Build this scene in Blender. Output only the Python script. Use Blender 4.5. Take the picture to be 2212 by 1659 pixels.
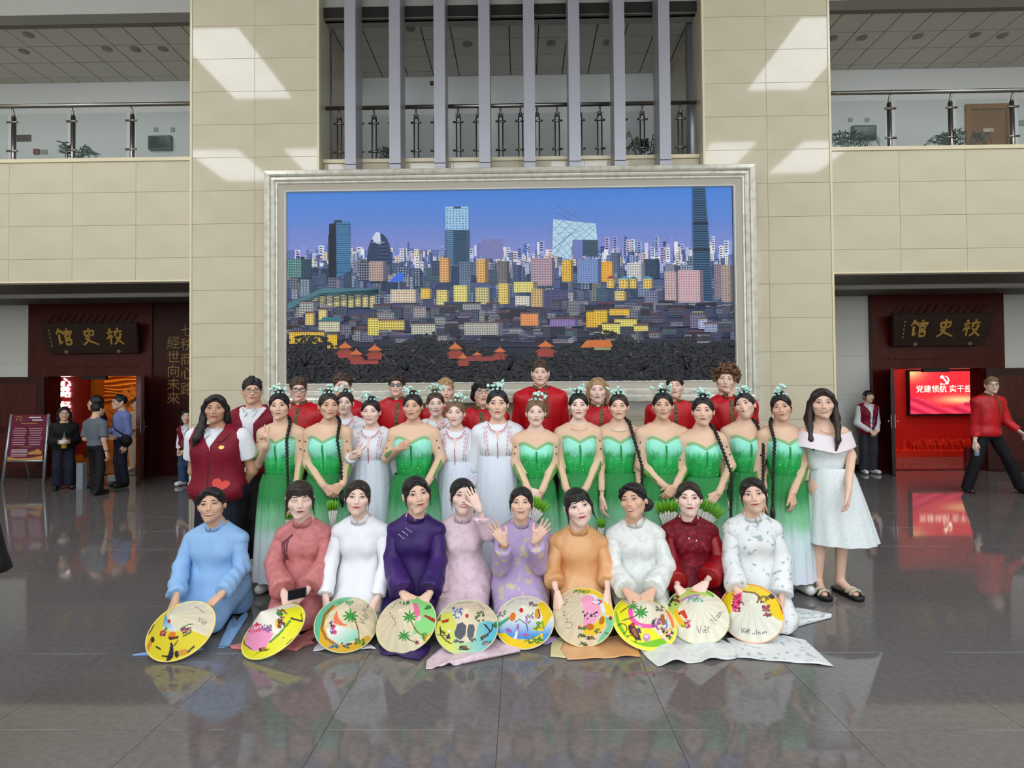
import bpy, math, random
import numpy as np
from mathutils import Vector, Matrix
from mathutils.bvhtree import BVHTree

for _o in list(bpy.data.objects):
    bpy.data.objects.remove(_o)
SC = bpy.context.scene
COL = SC.collection

# ---------------------------------------------------------------- camera
CAMH = 1.54
FPX = 1260.0
YAW, PIT, ROL = 0.01511, 0.01899, 0.00842


def cam_rot():
    cy, sy = math.cos(YAW), math.sin(YAW)
    cp, sp = math.cos(PIT), math.sin(PIT)
    cr, sr = math.cos(ROL), math.sin(ROL)
    rz = np.array([[cy, -sy, 0], [sy, cy, 0], [0, 0, 1]])
    rx = np.array([[1, 0, 0], [0, cp, -sp], [0, sp, cp]])
    ry = np.array([[cr, 0, sr], [0, 1, 0], [-sr, 0, cr]])
    return rz @ rx @ ry


CR = cam_rot()
cam_d = bpy.data.cameras.new('camera')
cam = bpy.data.objects.new('camera', cam_d)
COL.objects.link(cam)
cam_d.sensor_fit = 'HORIZONTAL'
cam_d.sensor_width = 36.0
cam_d.lens = FPX / 2212 * 36.0
cam_d.clip_start = 0.05
cam_d.clip_end = 200
_m = CR @ np.array([[1, 0, 0], [0, 0, -1], [0, 1, 0]])
cam.matrix_world = Matrix.Translation((0, 0, CAMH)) @ Matrix(_m.tolist()).to_4x4()
SC.camera = cam


def at(px, py, Y):
    """the point of the hall seen at photo pixel (px, py) at distance Y from the camera's place"""
    d = CR @ np.array([(px - 1106) / FPX, 1.0, (829.5 - py) / FPX])
    d = d / d[1] * Y
    return np.array([d[0], Y, d[2] + CAMH])


# ---------------------------------------------------------------- world, lights, exposure
W = bpy.data.worlds.new('overcast_sky')
SC.world = W
W.use_nodes = True
_bg = W.node_tree.nodes['Background']
_bg.inputs[0].default_value = (0.86, 0.93, 1.0, 1)
_bg.inputs[1].default_value = 3.3

SKYLIGHT_E = 8.5
SC.view_settings.view_transform = 'Standard'
SC.view_settings.look = 'None'
SC.view_settings.gamma = 1.0
SC.view_settings.exposure = 0.0
SC.view_settings.use_curve_mapping = False
SC.cycles.use_denoising = True
SC.cycles.use_adaptive_sampling = True
SC.cycles.adaptive_threshold = 0.06
SC.cycles.adaptive_min_samples = 12
SC.cycles.max_bounces = 6
SC.cycles.diffuse_bounces = 3
SC.cycles.glossy_bounces = 3
SC.cycles.transmission_bounces = 6
SC.cycles.transparent_max_bounces = 12
SC.cycles.caustics_reflective = False
SC.cycles.caustics_refractive = False
SC.cycles.sample_clamp_indirect = 6.0

# ---------------------------------------------------------------- small tools
def lin(h):
    if isinstance(h, str):
        h = h.lstrip('#')
        c = [int(h[i:i + 2], 16) / 255 for i in (0, 2, 4)]
    else:
        c = [x / 255 for x in h]
    return tuple(x / 12.92 if x <= 0.04045 else ((x + 0.055) / 1.055) ** 2.4 for x in c)


MATS = {}


def M(name, c=(200, 200, 200), r=0.5, m=0.0, spec=0.5, var=None, bump=None, emit=None, alpha=None, coat=0.0, sheen=0.0,
      ramp=None, attr=None, trans=0.0, ior=1.45, sss=0.0):
    """procedural principled material.
    var=(colour2, scale, stretch xyz, lo, hi): noise-mixed second colour;  bump=(scale, strength, stretch xyz);
    ramp=(axis, [(pos, colour), ...]): colours dyed along an object axis in metres (min, max taken from the list)"""
    if name in MATS:
        return MATS[name]
    mt = bpy.data.materials.new(name)
    MATS[name] = mt
    mt.use_nodes = True
    nt = mt.node_tree
    N, L = nt.nodes, nt.links
    b = N['Principled BSDF']
    b.inputs['Roughness'].default_value = r
    b.inputs['Metallic'].default_value = m
    b.inputs['Specular IOR Level'].default_value = spec
    b.inputs['IOR'].default_value = ior
    if coat:
        b.inputs['Coat Weight'].default_value = coat
        b.inputs['Coat Roughness'].default_value = 0.05
    if sheen:
        b.inputs['Sheen Weight'].default_value = sheen
    if trans:
        b.inputs['Transmission Weight'].default_value = trans
    if alpha is not None:
        b.inputs['Alpha'].default_value = alpha
    if sss:
        b.inputs['Subsurface Weight'].default_value = sss
        b.inputs['Subsurface Radius'].default_value = (0.02, 0.008, 0.004)
        b.inputs['Subsurface Scale'].default_value = 0.5
    base = lin(c) + (1,)
    out = None
    tc = None

    def coords(st):
        nonlocal tc
        if tc is None:
            tc = N.new('ShaderNodeTexCoord')
        mp = N.new('ShaderNodeMapping')
        mp.inputs['Scale'].default_value = st
        L.new(tc.outputs['Object'], mp.inputs['Vector'])
        return mp.outputs['Vector']
    if attr:
        a = N.new('ShaderNodeAttribute')
        a.attribute_name = attr
        out = a.outputs['Color']
    if ramp:
        ax, stops = ramp
        sx = N.new('ShaderNodeSeparateXYZ')
        L.new(coords((1, 1, 1)), sx.inputs[0])
        lo, hi = stops[0][0], stops[-1][0]
        nz = N.new('ShaderNodeTexNoise')
        nz.inputs['Scale'].default_value = 1.0
        L.new(coords((34, 34, 3)), nz.inputs['Vector'])
        ad = N.new('ShaderNodeMath')
        ad.operation = 'MULTIPLY_ADD'
        ad.inputs[1].default_value = 0.12
        L.new(nz.outputs['Fac'], ad.inputs[0])
        L.new(sx.outputs['XYZ'.index(ax)], ad.inputs[2])
        mr = N.new('ShaderNodeMapRange')
        mr.inputs['From Min'].default_value = lo + 0.06
        mr.inputs['From Max'].default_value = hi + 0.06
        L.new(ad.outputs[0], mr.inputs['Value'])
        cr = N.new('ShaderNodeValToRGB')
        cr.color_ramp.interpolation = 'EASE'
        el = cr.color_ramp.elements
        while len(el) < len(stops):
            el.new(0.5)
        for e, (p, cc) in zip(el, stops):
            e.position = (p - lo) / (hi - lo)
            e.color = lin(cc) + (1,)
        L.new(mr.outputs[0], cr.inputs[0])
        out = cr.outputs[0]
    if var:
        c2, sc_, st, lo, hi = var
        nz = N.new('ShaderNodeTexNoise')
        nz.inputs['Scale'].default_value = sc_
        nz.inputs['Detail'].default_value = 5
        L.new(coords(st), nz.inputs['Vector'])
        mr = N.new('ShaderNodeMapRange')
        mr.inputs['From Min'].default_value = lo
        mr.inputs['From Max'].default_value = hi
        L.new(nz.outputs['Fac'], mr.inputs['Value'])
        mx = N.new('ShaderNodeMix')
        mx.data_type = 'RGBA'
        L.new(mr.outputs[0], mx.inputs['Factor'])
        if out is not None:
            L.new(out, mx.inputs['A'])
        else:
            mx.inputs['A'].default_value = base
        mx.inputs['B'].default_value = lin(c2) + (1,)
        if out is not None and attr:
            mx.blend_type = 'MULTIPLY'
        out = mx.outputs['Result']
    if out is None:
        b.inputs['Base Color'].default_value = base
    else:
        L.new(out, b.inputs['Base Color'])
    if bump:
        bs, bst, st = bump
        nz = N.new('ShaderNodeTexNoise')
        nz.inputs['Scale'].default_value = bs
        nz.inputs['Detail'].default_value = 3
        L.new(coords(st), nz.inputs['Vector'])
        bp = N.new('ShaderNodeBump')
        bp.inputs['Strength'].default_value = bst
        bp.inputs['Distance'].default_value = 0.01
        L.new(nz.outputs['Fac'], bp.inputs['Height'])
        L.new(bp.outputs[0], b.inputs['Normal'])
    if emit:
        ec, es = emit
        b.inputs['Emission Strength'].default_value = es
        if ec == 'attr':
            L.new(out, b.inputs['Emission Color'])
        else:
            b.inputs['Emission Color'].default_value = lin(ec) + (1,)
    return mt


class Geo:
    """collects vertices and faces (with material slots) into ONE mesh"""

    def __init__(self):
        self.v, self.f, self.n, self.mats, self.cols = [], [], 0, [], []

    def slot(self, m):
        if m not in self.mats:
            self.mats.append(m)
        return self.mats.index(m)

    def add(self, v, f, m, col=None):
        v = np.asarray(v, float).reshape(-1, 3)
        s = self.slot(m)
        if isinstance(f, np.ndarray):
            if len(f):
                self.f.append((f + self.n, s, col))
        else:
            by = {}
            for q in f:
                by.setdefault(len(q), []).append(q)
            for k in by:
                self.f.append((np.array(by[k], int) + self.n, s, col))
        self.v.append(v)
        self.n += len(v)
        return self

    def box(self, x0, x1, y0, y1, z0, z1, m, col=None):
        v = [(x, y, z) for z in (z0, z1) for y in (y0, y1) for x in (x0, x1)]
        f = [(0, 2, 3, 1), (4, 5, 7, 6), (0, 1, 5, 4), (2, 6, 7, 3), (0, 4, 6, 2), (1, 3, 7, 5)]
        return self.add(v, np.array(f), m, col)

    def mesh(self, name, smooth=False):
        me = bpy.data.meshes.new(name)
        if not self.v:
            return me
        V = np.concatenate(self.v)
        tot = np.concatenate([np.full(len(a), a.shape[1]) for a, _, _ in self.f])
        li = np.concatenate([a.ravel() for a, _, _ in self.f])
        mi = np.concatenate([np.full(len(a), s) for a, s, _ in self.f])
        me.vertices.add(len(V))
        me.vertices.foreach_set('co', V.astype(np.float32).ravel())
        me.loops.add(len(li))
        me.loops.foreach_set('vertex_index', li.astype(np.int32))
        me.polygons.add(len(tot))
        st = np.concatenate([[0], np.cumsum(tot)[:-1]])
        me.polygons.foreach_set('loop_start', st.astype(np.int32))
        me.polygons.foreach_set('material_index', mi.astype(np.int32))
        me.polygons.foreach_set('use_smooth', np.full(len(tot), bool(smooth)))
        for m in self.mats:
            me.materials.append(m)
        if any(c is not None for _, _, c in self.f):
            ca = me.color_attributes.new('Col', 'FLOAT_COLOR', 'CORNER')
            out = []
            for a, _, c in self.f:
                k = a.size
                if c is None:
                    c = (1, 1, 1)
                c = np.asarray(c, float)
                if c.ndim == 1:
                    c = np.tile(c, (k, 1))
                out.append(np.concatenate([c, np.ones((k, 1))], 1))
            ca.data.foreach_set('color', np.concatenate(out).astype(np.float32).ravel())
        me.update(calc_edges=True)
        me.validate()
        return me

    def obj(self, name, parent=None, smooth=False, loc=None):
        o = bpy.data.objects.new(name, self.mesh(name, smooth))
        COL.objects.link(o)
        if parent:
            o.parent = parent
        if loc is not None:
            o.location = loc
        return o


def inst(name, me, parent=None, loc=(0, 0, 0), mat4=None):
    o = bpy.data.objects.new(name, me)
    COL.objects.link(o)
    if parent:
        o.parent = parent
    if mat4 is not None:
        o.matrix_local = mat4
    else:
        o.location = loc
    return o


def empty(name, loc=(0, 0, 0)):
    o = bpy.data.objects.new(name, None)
    o.empty_display_size = 0.1
    COL.objects.link(o)
    o.location = loc
    return o


def tag(o, label=None, cat=None, group=None, kind=None):
    if label:
        o['label'] = label
    if cat:
        o['category'] = cat
    if group:
        o['group'] = group
    if kind:
        o['kind'] = kind
    return o


def boxobj(name, x0, x1, y0, y1, z0, z1, m, parent=None, kind=None):
    o = Geo().box(x0, x1, y0, y1, z0, z1, m).obj(name, parent)
    if kind:
        o['kind'] = kind
    return o


def frame_of(a, b):
    """axes (u, w) perpendicular to a->b"""
    d = np.asarray(b, float) - np.asarray(a, float)
    d = d / (np.linalg.norm(d) + 1e-9)
    h = np.array([0, 0, 1.0]) if abs(d[2]) < 0.9 else np.array([1.0, 0, 0])
    u = np.cross(h, d)
    u /= np.linalg.norm(u)
    return d, u, np.cross(d, u)


def tube(pts, rad, n=10, cap=True, flat=1.0, up=None):
    """swept tube along points with radii -> verts, faces list"""
    pts = [np.asarray(p, float) for p in pts]
    k = len(pts)
    if np.isscalar(rad):
        rad = [rad] * k
    v = []
    u0 = None
    for i in range(k):
        a = pts[max(i - 1, 0)]
        b = pts[min(i + 1, k - 1)]
        d, u, w = frame_of(a, b)
        if u0 is None:
            if up is not None:
                u = np.asarray(up, float) - d * np.dot(up, d)
                u /= np.linalg.norm(u) + 1e-9
            u0 = u
        else:
            u = u0 - d * np.dot(u0, d)
            u /= np.linalg.norm(u) + 1e-9
            u0 = u
        w = np.cross(d, u)
        for j in range(n):
            t = 2 * math.pi * j / n
            v.append(pts[i] + rad[i] * (math.cos(t) * u + flat * math.sin(t) * w))
    f = []
    for i in range(k - 1):
        for j in range(n):
            f.append((i * n + j, i * n + (j + 1) % n, (i + 1) * n + (j + 1) % n, (i + 1) * n + j))
    if cap:
        f.append(tuple(range(n))[::-1])
        f.append(tuple((k - 1) * n + j for j in range(n)))
    return np.array(v), f


def lathe(prof, n=32, ax=None):
    """profile [(r, z)] revolved about z"""
    v, f = [], []
    for r, z in prof:
        for j in range(n):
            t = 2 * math.pi * j / n
            v.append((r * math.cos(t), r * math.sin(t), z))
    for i in range(len(prof) - 1):
        for j in range(n):
            f.append((i * n + j, i * n + (j + 1) % n, (i + 1) * n + (j + 1) % n, (i + 1) * n + j))
    return np.array(v), np.array(f)


def ico(c, r, sub=1):
    key = ('ico', sub)
    if key not in MATS_G:
        import bmesh
        bm = bmesh.new()
        bmesh.ops.create_icosphere(bm, subdivisions=sub, radius=1.0)
        bm.verts.ensure_lookup_table()
        MATS_G[key] = (np.array([v.co[:] for v in bm.verts]), np.array([[v.index for v in q.verts] for q in bm.faces]))
        bm.free()
    v, f = MATS_G[key]
    return v * np.asarray(r) + np.asarray(c), f


MATS_G = {}


def text_mesh(body, size=1.0, depth=0.0, align='CENTER'):
    cu = bpy.data.curves.new('lettering', 'FONT')
    cu.body = body
    cu.size = size
    cu.align_x = align
    cu.align_y = 'CENTER'
    cu.extrude = depth
    cu.resolution_u = 2
    o = bpy.data.objects.new('lettering', cu)
    COL.objects.link(o)
    dg = bpy.context.evaluated_depsgraph_get()
    dg.update()
    me = bpy.data.meshes.new_from_object(o.evaluated_get(dg))
    bpy.data.objects.remove(o)
    bpy.data.curves.remove(cu)
    return me


def text_obj(name, body, size, m, parent, loc, rot=(math.pi / 2, 0, 0), depth=0.004, align='CENTER'):
    me = text_mesh(body, size, depth, align)
    me.materials.clear()
    me.materials.append(m)
    o = inst(name, me, parent, loc)
    o.rotation_euler = rot
    return o


# ---------------------------------------------------------------- signed distance fields -> smooth meshes
def smin(a, b, k):
    if k <= 0:
        return np.minimum(a, b)
    h = np.maximum(k - np.abs(a - b), 0) / k
    return np.minimum(a, b) - h * h * k * 0.25


class Field:
    def __init__(self, lo, hi, h):
        self.o = np.asarray(lo, float)
        self.h = h
        self.n = np.maximum(np.ceil((np.asarray(hi, float) - self.o) / h).astype(int) + 1, 4)
        self.V = np.full(self.n, 0.3, np.float32)

    def like(self):
        f = Field.__new__(Field)
        f.o, f.h, f.n = self.o, self.h, self.n
        f.V = np.full(self.n, 0.3, np.float32)
        return f

    def block(self, lo, hi):
        i0 = np.clip(np.floor((np.asarray(lo) - self.o) / self.h).astype(int), 0, self.n)
        i1 = np.clip(np.ceil((np.asarray(hi) - self.o) / self.h).astype(int) + 1, 0, self.n)
        if np.any(i1 <= i0):
            return None, None
        sl = tuple(slice(a, b) for a, b in zip(i0, i1))
        P = np.meshgrid(*[self.o[d] + self.h * np.arange(i0[d], i1[d], dtype=np.float32) for d in range(3)], indexing='ij', sparse=True)
        return sl, P

    def _put(self, sl, d, k, op):
        if op == 'add':
            self.V[sl] = smin(self.V[sl], d, k)
        else:
            self.V[sl] = -smin(-self.V[sl], d, k)

    def cap(self, a, b, ra, rb, k=0.02, op='add', sq=None):
        a, b = np.asarray(a, float), np.asarray(b, float)
        R = max(ra, rb) + k + 3 * self.h
        if sq is not None:
            R *= max(1.0, max(sq))
        sl, P = self.block(np.minimum(a, b) - R, np.maximum(a, b) + R)
        if sl is None:
            return self
        ab = b - a
        L2 = float(np.dot(ab, ab)) + 1e-9
        x, y, z = P[0] - a[0], P[1] - a[1], P[2] - a[2]
        t = np.clip((x * ab[0] + y * ab[1] + z * ab[2]) / L2, 0, 1)
        dx, dy, dz = x - t * ab[0], y - t * ab[1], z - t * ab[2]
        if sq is not None:
            dx, dy, dz = dx / sq[0], dy / sq[1], dz / sq[2]
        d = np.sqrt(dx * dx + dy * dy + dz * dz) - (ra + (rb - ra) * t)
        self._put(sl, d.astype(np.float32), k, op)
        return self

    def chain(self, pts, rad, k=0.015, op='add'):
        for i in range(len(pts) - 1):
            self.cap(pts[i], pts[i + 1], rad[i], rad[i + 1], k, op)
        return self

    def ell(self, c, r, k=0.02, op='add', rot=None):
        c, r = np.asarray(c, float), np.asarray(r, float)
        R = (np.full(3, r.max()) if rot is not None else r) + k + 3 * self.h
        sl, P = self.block(c - R, c + R)
        if sl is None:
            return self
        x, y, z = P[0] - c[0], P[1] - c[1], P[2] - c[2]
        if rot is not None:
            q = rot
            x, y, z = (q[0][0] * x + q[1][0] * y + q[2][0] * z, q[0][1] * x + q[1][1] * y + q[2][1] * z, q[0][2] * x + q[1][2] * y + q[2][2] * z)
        k0 = np.sqrt((x / r[0]) ** 2 + (y / r[1]) ** 2 + (z / r[2]) ** 2)
        k1 = np.sqrt((x / r[0] ** 2) ** 2 + (y / r[1] ** 2) ** 2 + (z / r[2] ** 2) ** 2) + 1e-9
        d = k0 * (k0 - 1) / k1
        self._put(sl, d.astype(np.float32), k, op)
        return self

    def cut(self, fn, k=0.0):
        """keep where fn(x, y, z) < 0"""
        P = np.meshgrid(*[self.o[d] + self.h * np.arange(self.n[d], dtype=np.float32) for d in range(3)], indexing='ij', sparse=True)
        d = np.broadcast_to(fn(*P), self.V.shape).astype(np.float32)
        self.V = -smin(-self.V, -d, k)
        return self

    def join(self, other, k):
        self.V = smin(self.V, other.V, k)
        return self

    def mesh(self):
        V = np.pad(self.V, 1, constant_values=0.3)
        o = self.o - self.h
        S = V < 0
        c = np.zeros(tuple(n - 1 for n in V.shape), np.int8)
        for a in (0, 1):
            for b in (0, 1):
                for d in (0, 1):
                    c += S[a:a + c.shape[0], b:b + c.shape[1], d:d + c.shape[2]]
        act = (c > 0) & (c < 8)
        I = np.array(np.nonzero(act)).T
        n = len(I)
        vid = np.full(c.shape, -1, np.int64)
        vid[act] = np.arange(n)
        acc = np.zeros((n, 3))
        cnt = np.zeros(n)
        for ax in range(3):
            e = np.zeros(3, int)
            e[ax] = 1
            oth = [d for d in range(3) if d != ax]
            for a in (0, 1):
                for b in (0, 1):
                    s = np.zeros(3, int)
                    s[oth[0]], s[oth[1]] = a, b
                    p = I + s
                    q = p + e
                    v0 = V[p[:, 0], p[:, 1], p[:, 2]]
                    v1 = V[q[:, 0], q[:, 1], q[:, 2]]
                    m = (v0 < 0) != (v1 < 0)
                    t = v0[m] / (v0[m] - v1[m])
                    pos = s + t[:, None] * e
                    acc[m] += pos
                    cnt[m] += 1
        verts = (acc / cnt[:, None] + I) * self.h + o
        F = []
        for ax in range(3):
            sl0 = [slice(None)] * 3
            sl1 = [slice(None)] * 3
            sl0[ax], sl1[ax] = slice(0, -1), slice(1, None)
            m = S[tuple(sl0)] != S[tuple(sl1)]
            E = np.array(np.nonzero(m)).T
            o1, o2 = [d for d in range(3) if d != ax]
            if ax == 1:
                o1, o2 = o2, o1
            E = E[(E[:, o1] > 0) & (E[:, o2] > 0)]
            inside = S[E[:, 0], E[:, 1], E[:, 2]]
            q = []
            for da, db in ((1, 1), (0, 1), (0, 0), (1, 0)):
                p = E.copy()
                p[:, o1] -= da
                p[:, o2] -= db
                q.append(vid[p[:, 0], p[:, 1], p[:, 2]])
            q = np.stack(q, 1)
            q[~inside] = q[~inside][:, ::-1]
            F.append(q)
        F = np.concatenate(F)
        return verts, F[(F >= 0).all(1)]

# ================================================================ the hall
rng = random.Random(7)
stone = M('cream_stone', (214, 205, 179), r=0.05, spec=0.5, var=((207, 197, 169), 1.6, (1, 1, 1), 0.35, 0.7))
stone_edge = M('pale_stone_edge', (232, 220, 185), r=0.2)
joint = M('stone_joint', (198, 189, 162), r=0.8)
greywall = M('pale_grey_wall', (214, 214, 206), r=0.35, spec=0.4)
whitewall = M('white_wall_paint', (222, 224, 222), r=0.7)
lintelm = M('grey_lintel_paint', (170, 168, 160), r=0.7)
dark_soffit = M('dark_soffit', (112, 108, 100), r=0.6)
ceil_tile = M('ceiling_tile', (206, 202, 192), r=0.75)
ceil_gap = M('ceiling_gap', (40, 36, 32), r=0.8)
wood = M('dark_red_wood', (80, 20, 15), r=0.28, spec=0.4, var=((56, 13, 11), 3.0, (6, 6, 0.6), 0.35, 0.7))
wood_dk = M('black_brown_wood', (58, 17, 15), r=0.3, spec=0.35, var=((42, 12, 12), 4.0, (6, 6, 0.7), 0.3, 0.7))
gold = M('gold_lettering', (196, 160, 78), r=0.4, m=0.6)
steel = M('brushed_steel', (150, 147, 142), r=0.3, m=1.0)
steel_dk = M('dark_steel', (120, 118, 116), r=0.3, m=0.9)
finm = M('lavender_grey_metal', (166, 166, 172), r=0.38, m=0.35)
glassm = M('rail_glass', (110, 132, 122), r=0.03, alpha=0.16, spec=0.4)
blackm = M('black_plastic', (18, 18, 20), r=0.35)
tilem = M('dark_grey_floor_stone', (113, 109, 107), r=0.05, spec=0.5, var=((105, 101, 99), 30.0, (1, 1, 1), 0.4, 0.62))
groutm = M('floor_grout', (84, 81, 80), r=0.3)
skyl = M('skylight_glow', (240, 240, 240), r=0.5, emit=((240, 244, 255), SKYLIGHT_E))

YF, YB = 9.5, 11.6            # front plane of the facade, back wall of the galleries
CL0, CL1, CR0, CR1 = -5.44, -3.29, 3.01, 5.09
ZP, ZB, ZL, ZTOP = 5.53, 3.46, 7.95, 10.0
XL, XR, YREAR = -12.5, 12.5, -10.0

# floor: a bed of grout with stone tiles
floor = boxobj('floor', XL, XR, YREAR, 15.2, -0.2, -0.006, groutm, kind='structure')
T = 0.8
_gx = at(1076, 1577, 1.0)
_d = CR @ np.array([(1076 - 1106) / FPX, 1, (829.5 - 1577) / FPX])
_p = _d / -_d[2] * CAMH
gx0, gy0 = _p[0], _p[1]


def tile_mesh(name, sx, sy, sz, m, bev=0.0015):
    g = Geo()
    b = bev
    z1 = 0.0
    v = [(-sx, -sy, -sz), (sx, -sy, -sz), (sx, sy, -sz), (-sx, sy, -sz),
         (-sx, -sy, z1 - b), (sx, -sy, z1 - b), (sx, sy, z1 - b), (-sx, sy, z1 - b),
         (-sx + b, -sy + b, z1), (sx - b, -sy + b, z1), (sx - b, sy - b, z1), (-sx + b, sy - b, z1)]
    f = [(3, 2, 1, 0), (0, 1, 5, 4), (1, 2, 6, 5), (2, 3, 7, 6), (3, 0, 4, 7), (4, 5, 9, 8), (5, 6, 10, 9), (6, 7, 11, 10), (7, 4, 8, 11), (8, 9, 10, 11)]
    return g.add(v, f, m).mesh(name)


_tm = tile_mesh('floor_tile', T / 2 - 0.001, T / 2 - 0.001, 0.02, tilem, 0.0008)
outer = Geo()
for iy in range(-16, 16):
    for ix in range(-17, 17):
        cx, cy = gx0 + (ix + 0.5) * T, gy0 + (iy + 0.5) * T
        if cy < 1.9 or cy > YB + 0.3 or abs(cx) > 0.92 * cy + 0.9:
            if XL < cx < XR and YREAR < cy < 15:
                s = T / 2 - 0.0015
                outer.add([(cx - s, cy - s, 0), (cx + s, cy - s, 0), (cx + s, cy + s, 0), (cx - s, cy + s, 0)], np.array([[0, 1, 2, 3]]), tilem)
            continue
        inst('floor_tile', _tm, floor, (cx, cy, 0))
tag(outer.obj('outer_floor_tiles', floor), kind='stuff')

# ---- stone slabs
_slabs = {}


def slab_mesh(w, h, t, m):
    key = (round(w, 4), round(h, 4), round(t, 4), m.name)
    if key not in _slabs:
        me = tile_mesh('stone_slab', w / 2 - 0.002, h / 2 - 0.002, t, m, 0.001)
        _slabs[key] = me
    return _slabs[key]


def slab(parent, x0, x1, z0, z1, y, m=None, t=0.03, name='stone_slab'):
    """stone slab facing the camera (front at y)"""
    o = inst(name, slab_mesh(x1 - x0, z1 - z0, t, m or stone), parent, ((x0 + x1) / 2, y, (z0 + z1) / 2))
    o.rotation_euler = (math.pi / 2, 0, 0)
    return o


SZ0 = at(550, 197, YF)[2]
SDZ = at(550, 126, YF)[2] - SZ0


def rows(z0, z1):
    zs = [z0]
    k = math.ceil((z0 - SZ0) / SDZ + 0.05)
    while SZ0 + k * SDZ < z1 - 0.03:
        zs.append(SZ0 + k * SDZ)
        k += 1
    return zs + [z1]


def clad(parent, xs, z0, z1, y, m=None):
    zz = rows(z0, z1)
    for a, b in zip(xs[:-1], xs[1:]):
        for c, d in zip(zz[:-1], zz[1:]):
            slab(parent, a, b, c, d, y, m)


for nm, a, b in (('column_left', CL0, CL1), ('column_right', CR0, CR1)):
    c = boxobj(nm, a + 0.03, b - 0.03, YF + 0.028, YF + 2.1, 0, ZTOP, joint, kind='structure')
    clad(c, [a + 0.035, (a + b) / 2, b - 0.035], 0.12, ZTOP, YF)
    g = Geo()
    for x in (a, b - 0.035):
        g.box(x, x + 0.035, YF - 0.012, YF + 0.06, 0.12, ZTOP, stone_edge)
    g.obj('edge_trim', c)
    Geo().box(a - 0.01, b + 0.01, YF - 0.02, YF + 0.06, 0, 0.12, M('dark_skirting', (30, 28, 28), r=0.2)).obj('skirting', c)
    g = Geo()
    for x, s in ((a + 0.004, -1), (b - 0.004, 1)):
        g.box(min(x, x - 0.025 * s), max(x, x - 0.025 * s), YF + 0.06, YF + 2.1, 0.0, ZTOP, stone)
    g.obj('return_face', c)

# parapets of the galleries
PX = 1.065
for nm, a, b, first in (('wall_left', XL, CL0, at(155, 450, YF)[0]), ('wall_right', CR1, XR, at(1945, 450, YF)[0])):
    w = boxobj(nm, a, b, YF + 0.04, YF + 0.2, ZB, ZP - 0.03, joint, kind='structure')
    xs = sorted([first + PX * k for k in range(-12, 12) if a + 0.05 < first + PX * k < b - 0.05])
    clad(w, [a] + xs + [b], ZB + 0.03, ZP - 0.06, YF + 0.012)
    Geo().box(a, b, YF - 0.01, YF + 0.25, ZP - 0.06, ZP, stone_edge).obj('ledge', w)
    Geo().box(a, b, YF - 0.002, YF + 0.06, ZB, ZB + 0.03, stone_edge).obj('edge_trim', w)
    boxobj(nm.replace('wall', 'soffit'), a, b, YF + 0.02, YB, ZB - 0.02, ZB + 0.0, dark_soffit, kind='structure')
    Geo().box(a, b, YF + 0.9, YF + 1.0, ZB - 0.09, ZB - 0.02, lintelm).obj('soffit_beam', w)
    # lintel above the gallery opening
    boxobj(nm.replace('wall', 'lintel'), a, b, YF, YF + 0.25, ZL, ZTOP, lintelm, kind='structure')

# centre wall behind the painting and fins
YC = 9.72
w = boxobj('wall_centre', CL1, CR0, YC + 0.03, YC + 0.2, 0, ZP - 0.03, joint, kind='structure')
FX = [-2.72 + 5.07 / 7 * k for k in range(8)]
clad(w, [CL1, -2.2, -1.1, 0, 1.1, 2.2, CR0], 0.1, ZP - 0.06, YC)
Geo().box(CL1, CR0, YC - 0.03, YC + 0.24, ZP - 0.06, ZP, stone_edge).obj('ledge', w)
Geo().box(CL1, CR0, YC - 0.02, YC + 0.03, 0, 0.1, MATS['dark_skirting']).obj('skirting', w)
boxobj('lintel_centre', CL1, CR0, YF + 0.3, YF + 0.5, ZL, ZTOP, lintelm, kind='structure')
# upper gallery floor, walls and ceiling
boxobj('gallery_floor', XL, XR, 9.93, YB, 4.45, 4.6, M('gallery_floor_grey', (120, 118, 116), r=0.2), kind='structure')
boxobj('wall_gallery', XL, XR, YB, YB + 0.15, 4.6, ZL + 0.4, whitewall, kind='structure')
gc = boxobj('ceiling_gallery', XL, XR, YF + 0.24, YB, ZL + 0.02, ZL + 0.2, ceil_gap, kind='structure')
ct = 0.515
cy0 = 9.86
cm = tile_mesh('ceiling_tile', ct / 2 - 0.009, ct / 2 - 0.009, 0.012, ceil_tile)
x_ref = at(1101, 100, 10.6)[0]
for iy in range(4):
    for ix in range(-24, 24):
        cx = x_ref + (ix + 0.5) * ct
        y0 = cy0 + iy * ct
        y1 = min(y0 + ct, YB)
        if y1 - y0 < 0.05 or (CL0 + 0.3 < cx < CL1 - 0.3) or (CR0 + 0.3 < cx < CR1 - 0.3) or abs(cx) > 11.9:
            continue
        o = inst('ceiling_tile', cm, gc, (cx, (y0 + y1) / 2, ZL + 0.008))
        o.rotation_euler = (math.pi, 0, 0)
        if y1 - y0 < ct - 0.01:
            o.scale = (1, (y1 - y0) / ct, 1)
for sx0, sx1 in ((XL, CL0), (CL1, CR0), (CR1, XR)):
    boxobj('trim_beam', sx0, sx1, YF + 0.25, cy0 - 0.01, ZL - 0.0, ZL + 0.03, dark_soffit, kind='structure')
dl = Geo()
v, f = lathe([(0.0, -0.004), (0.07, -0.006), (0.085, -0.002), (0.085, 0.01)], 20)
dl.add(v, f, M('downlight_rim', (128, 124, 116), r=0.4))
dlm = dl.mesh('downlight', True)
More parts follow.
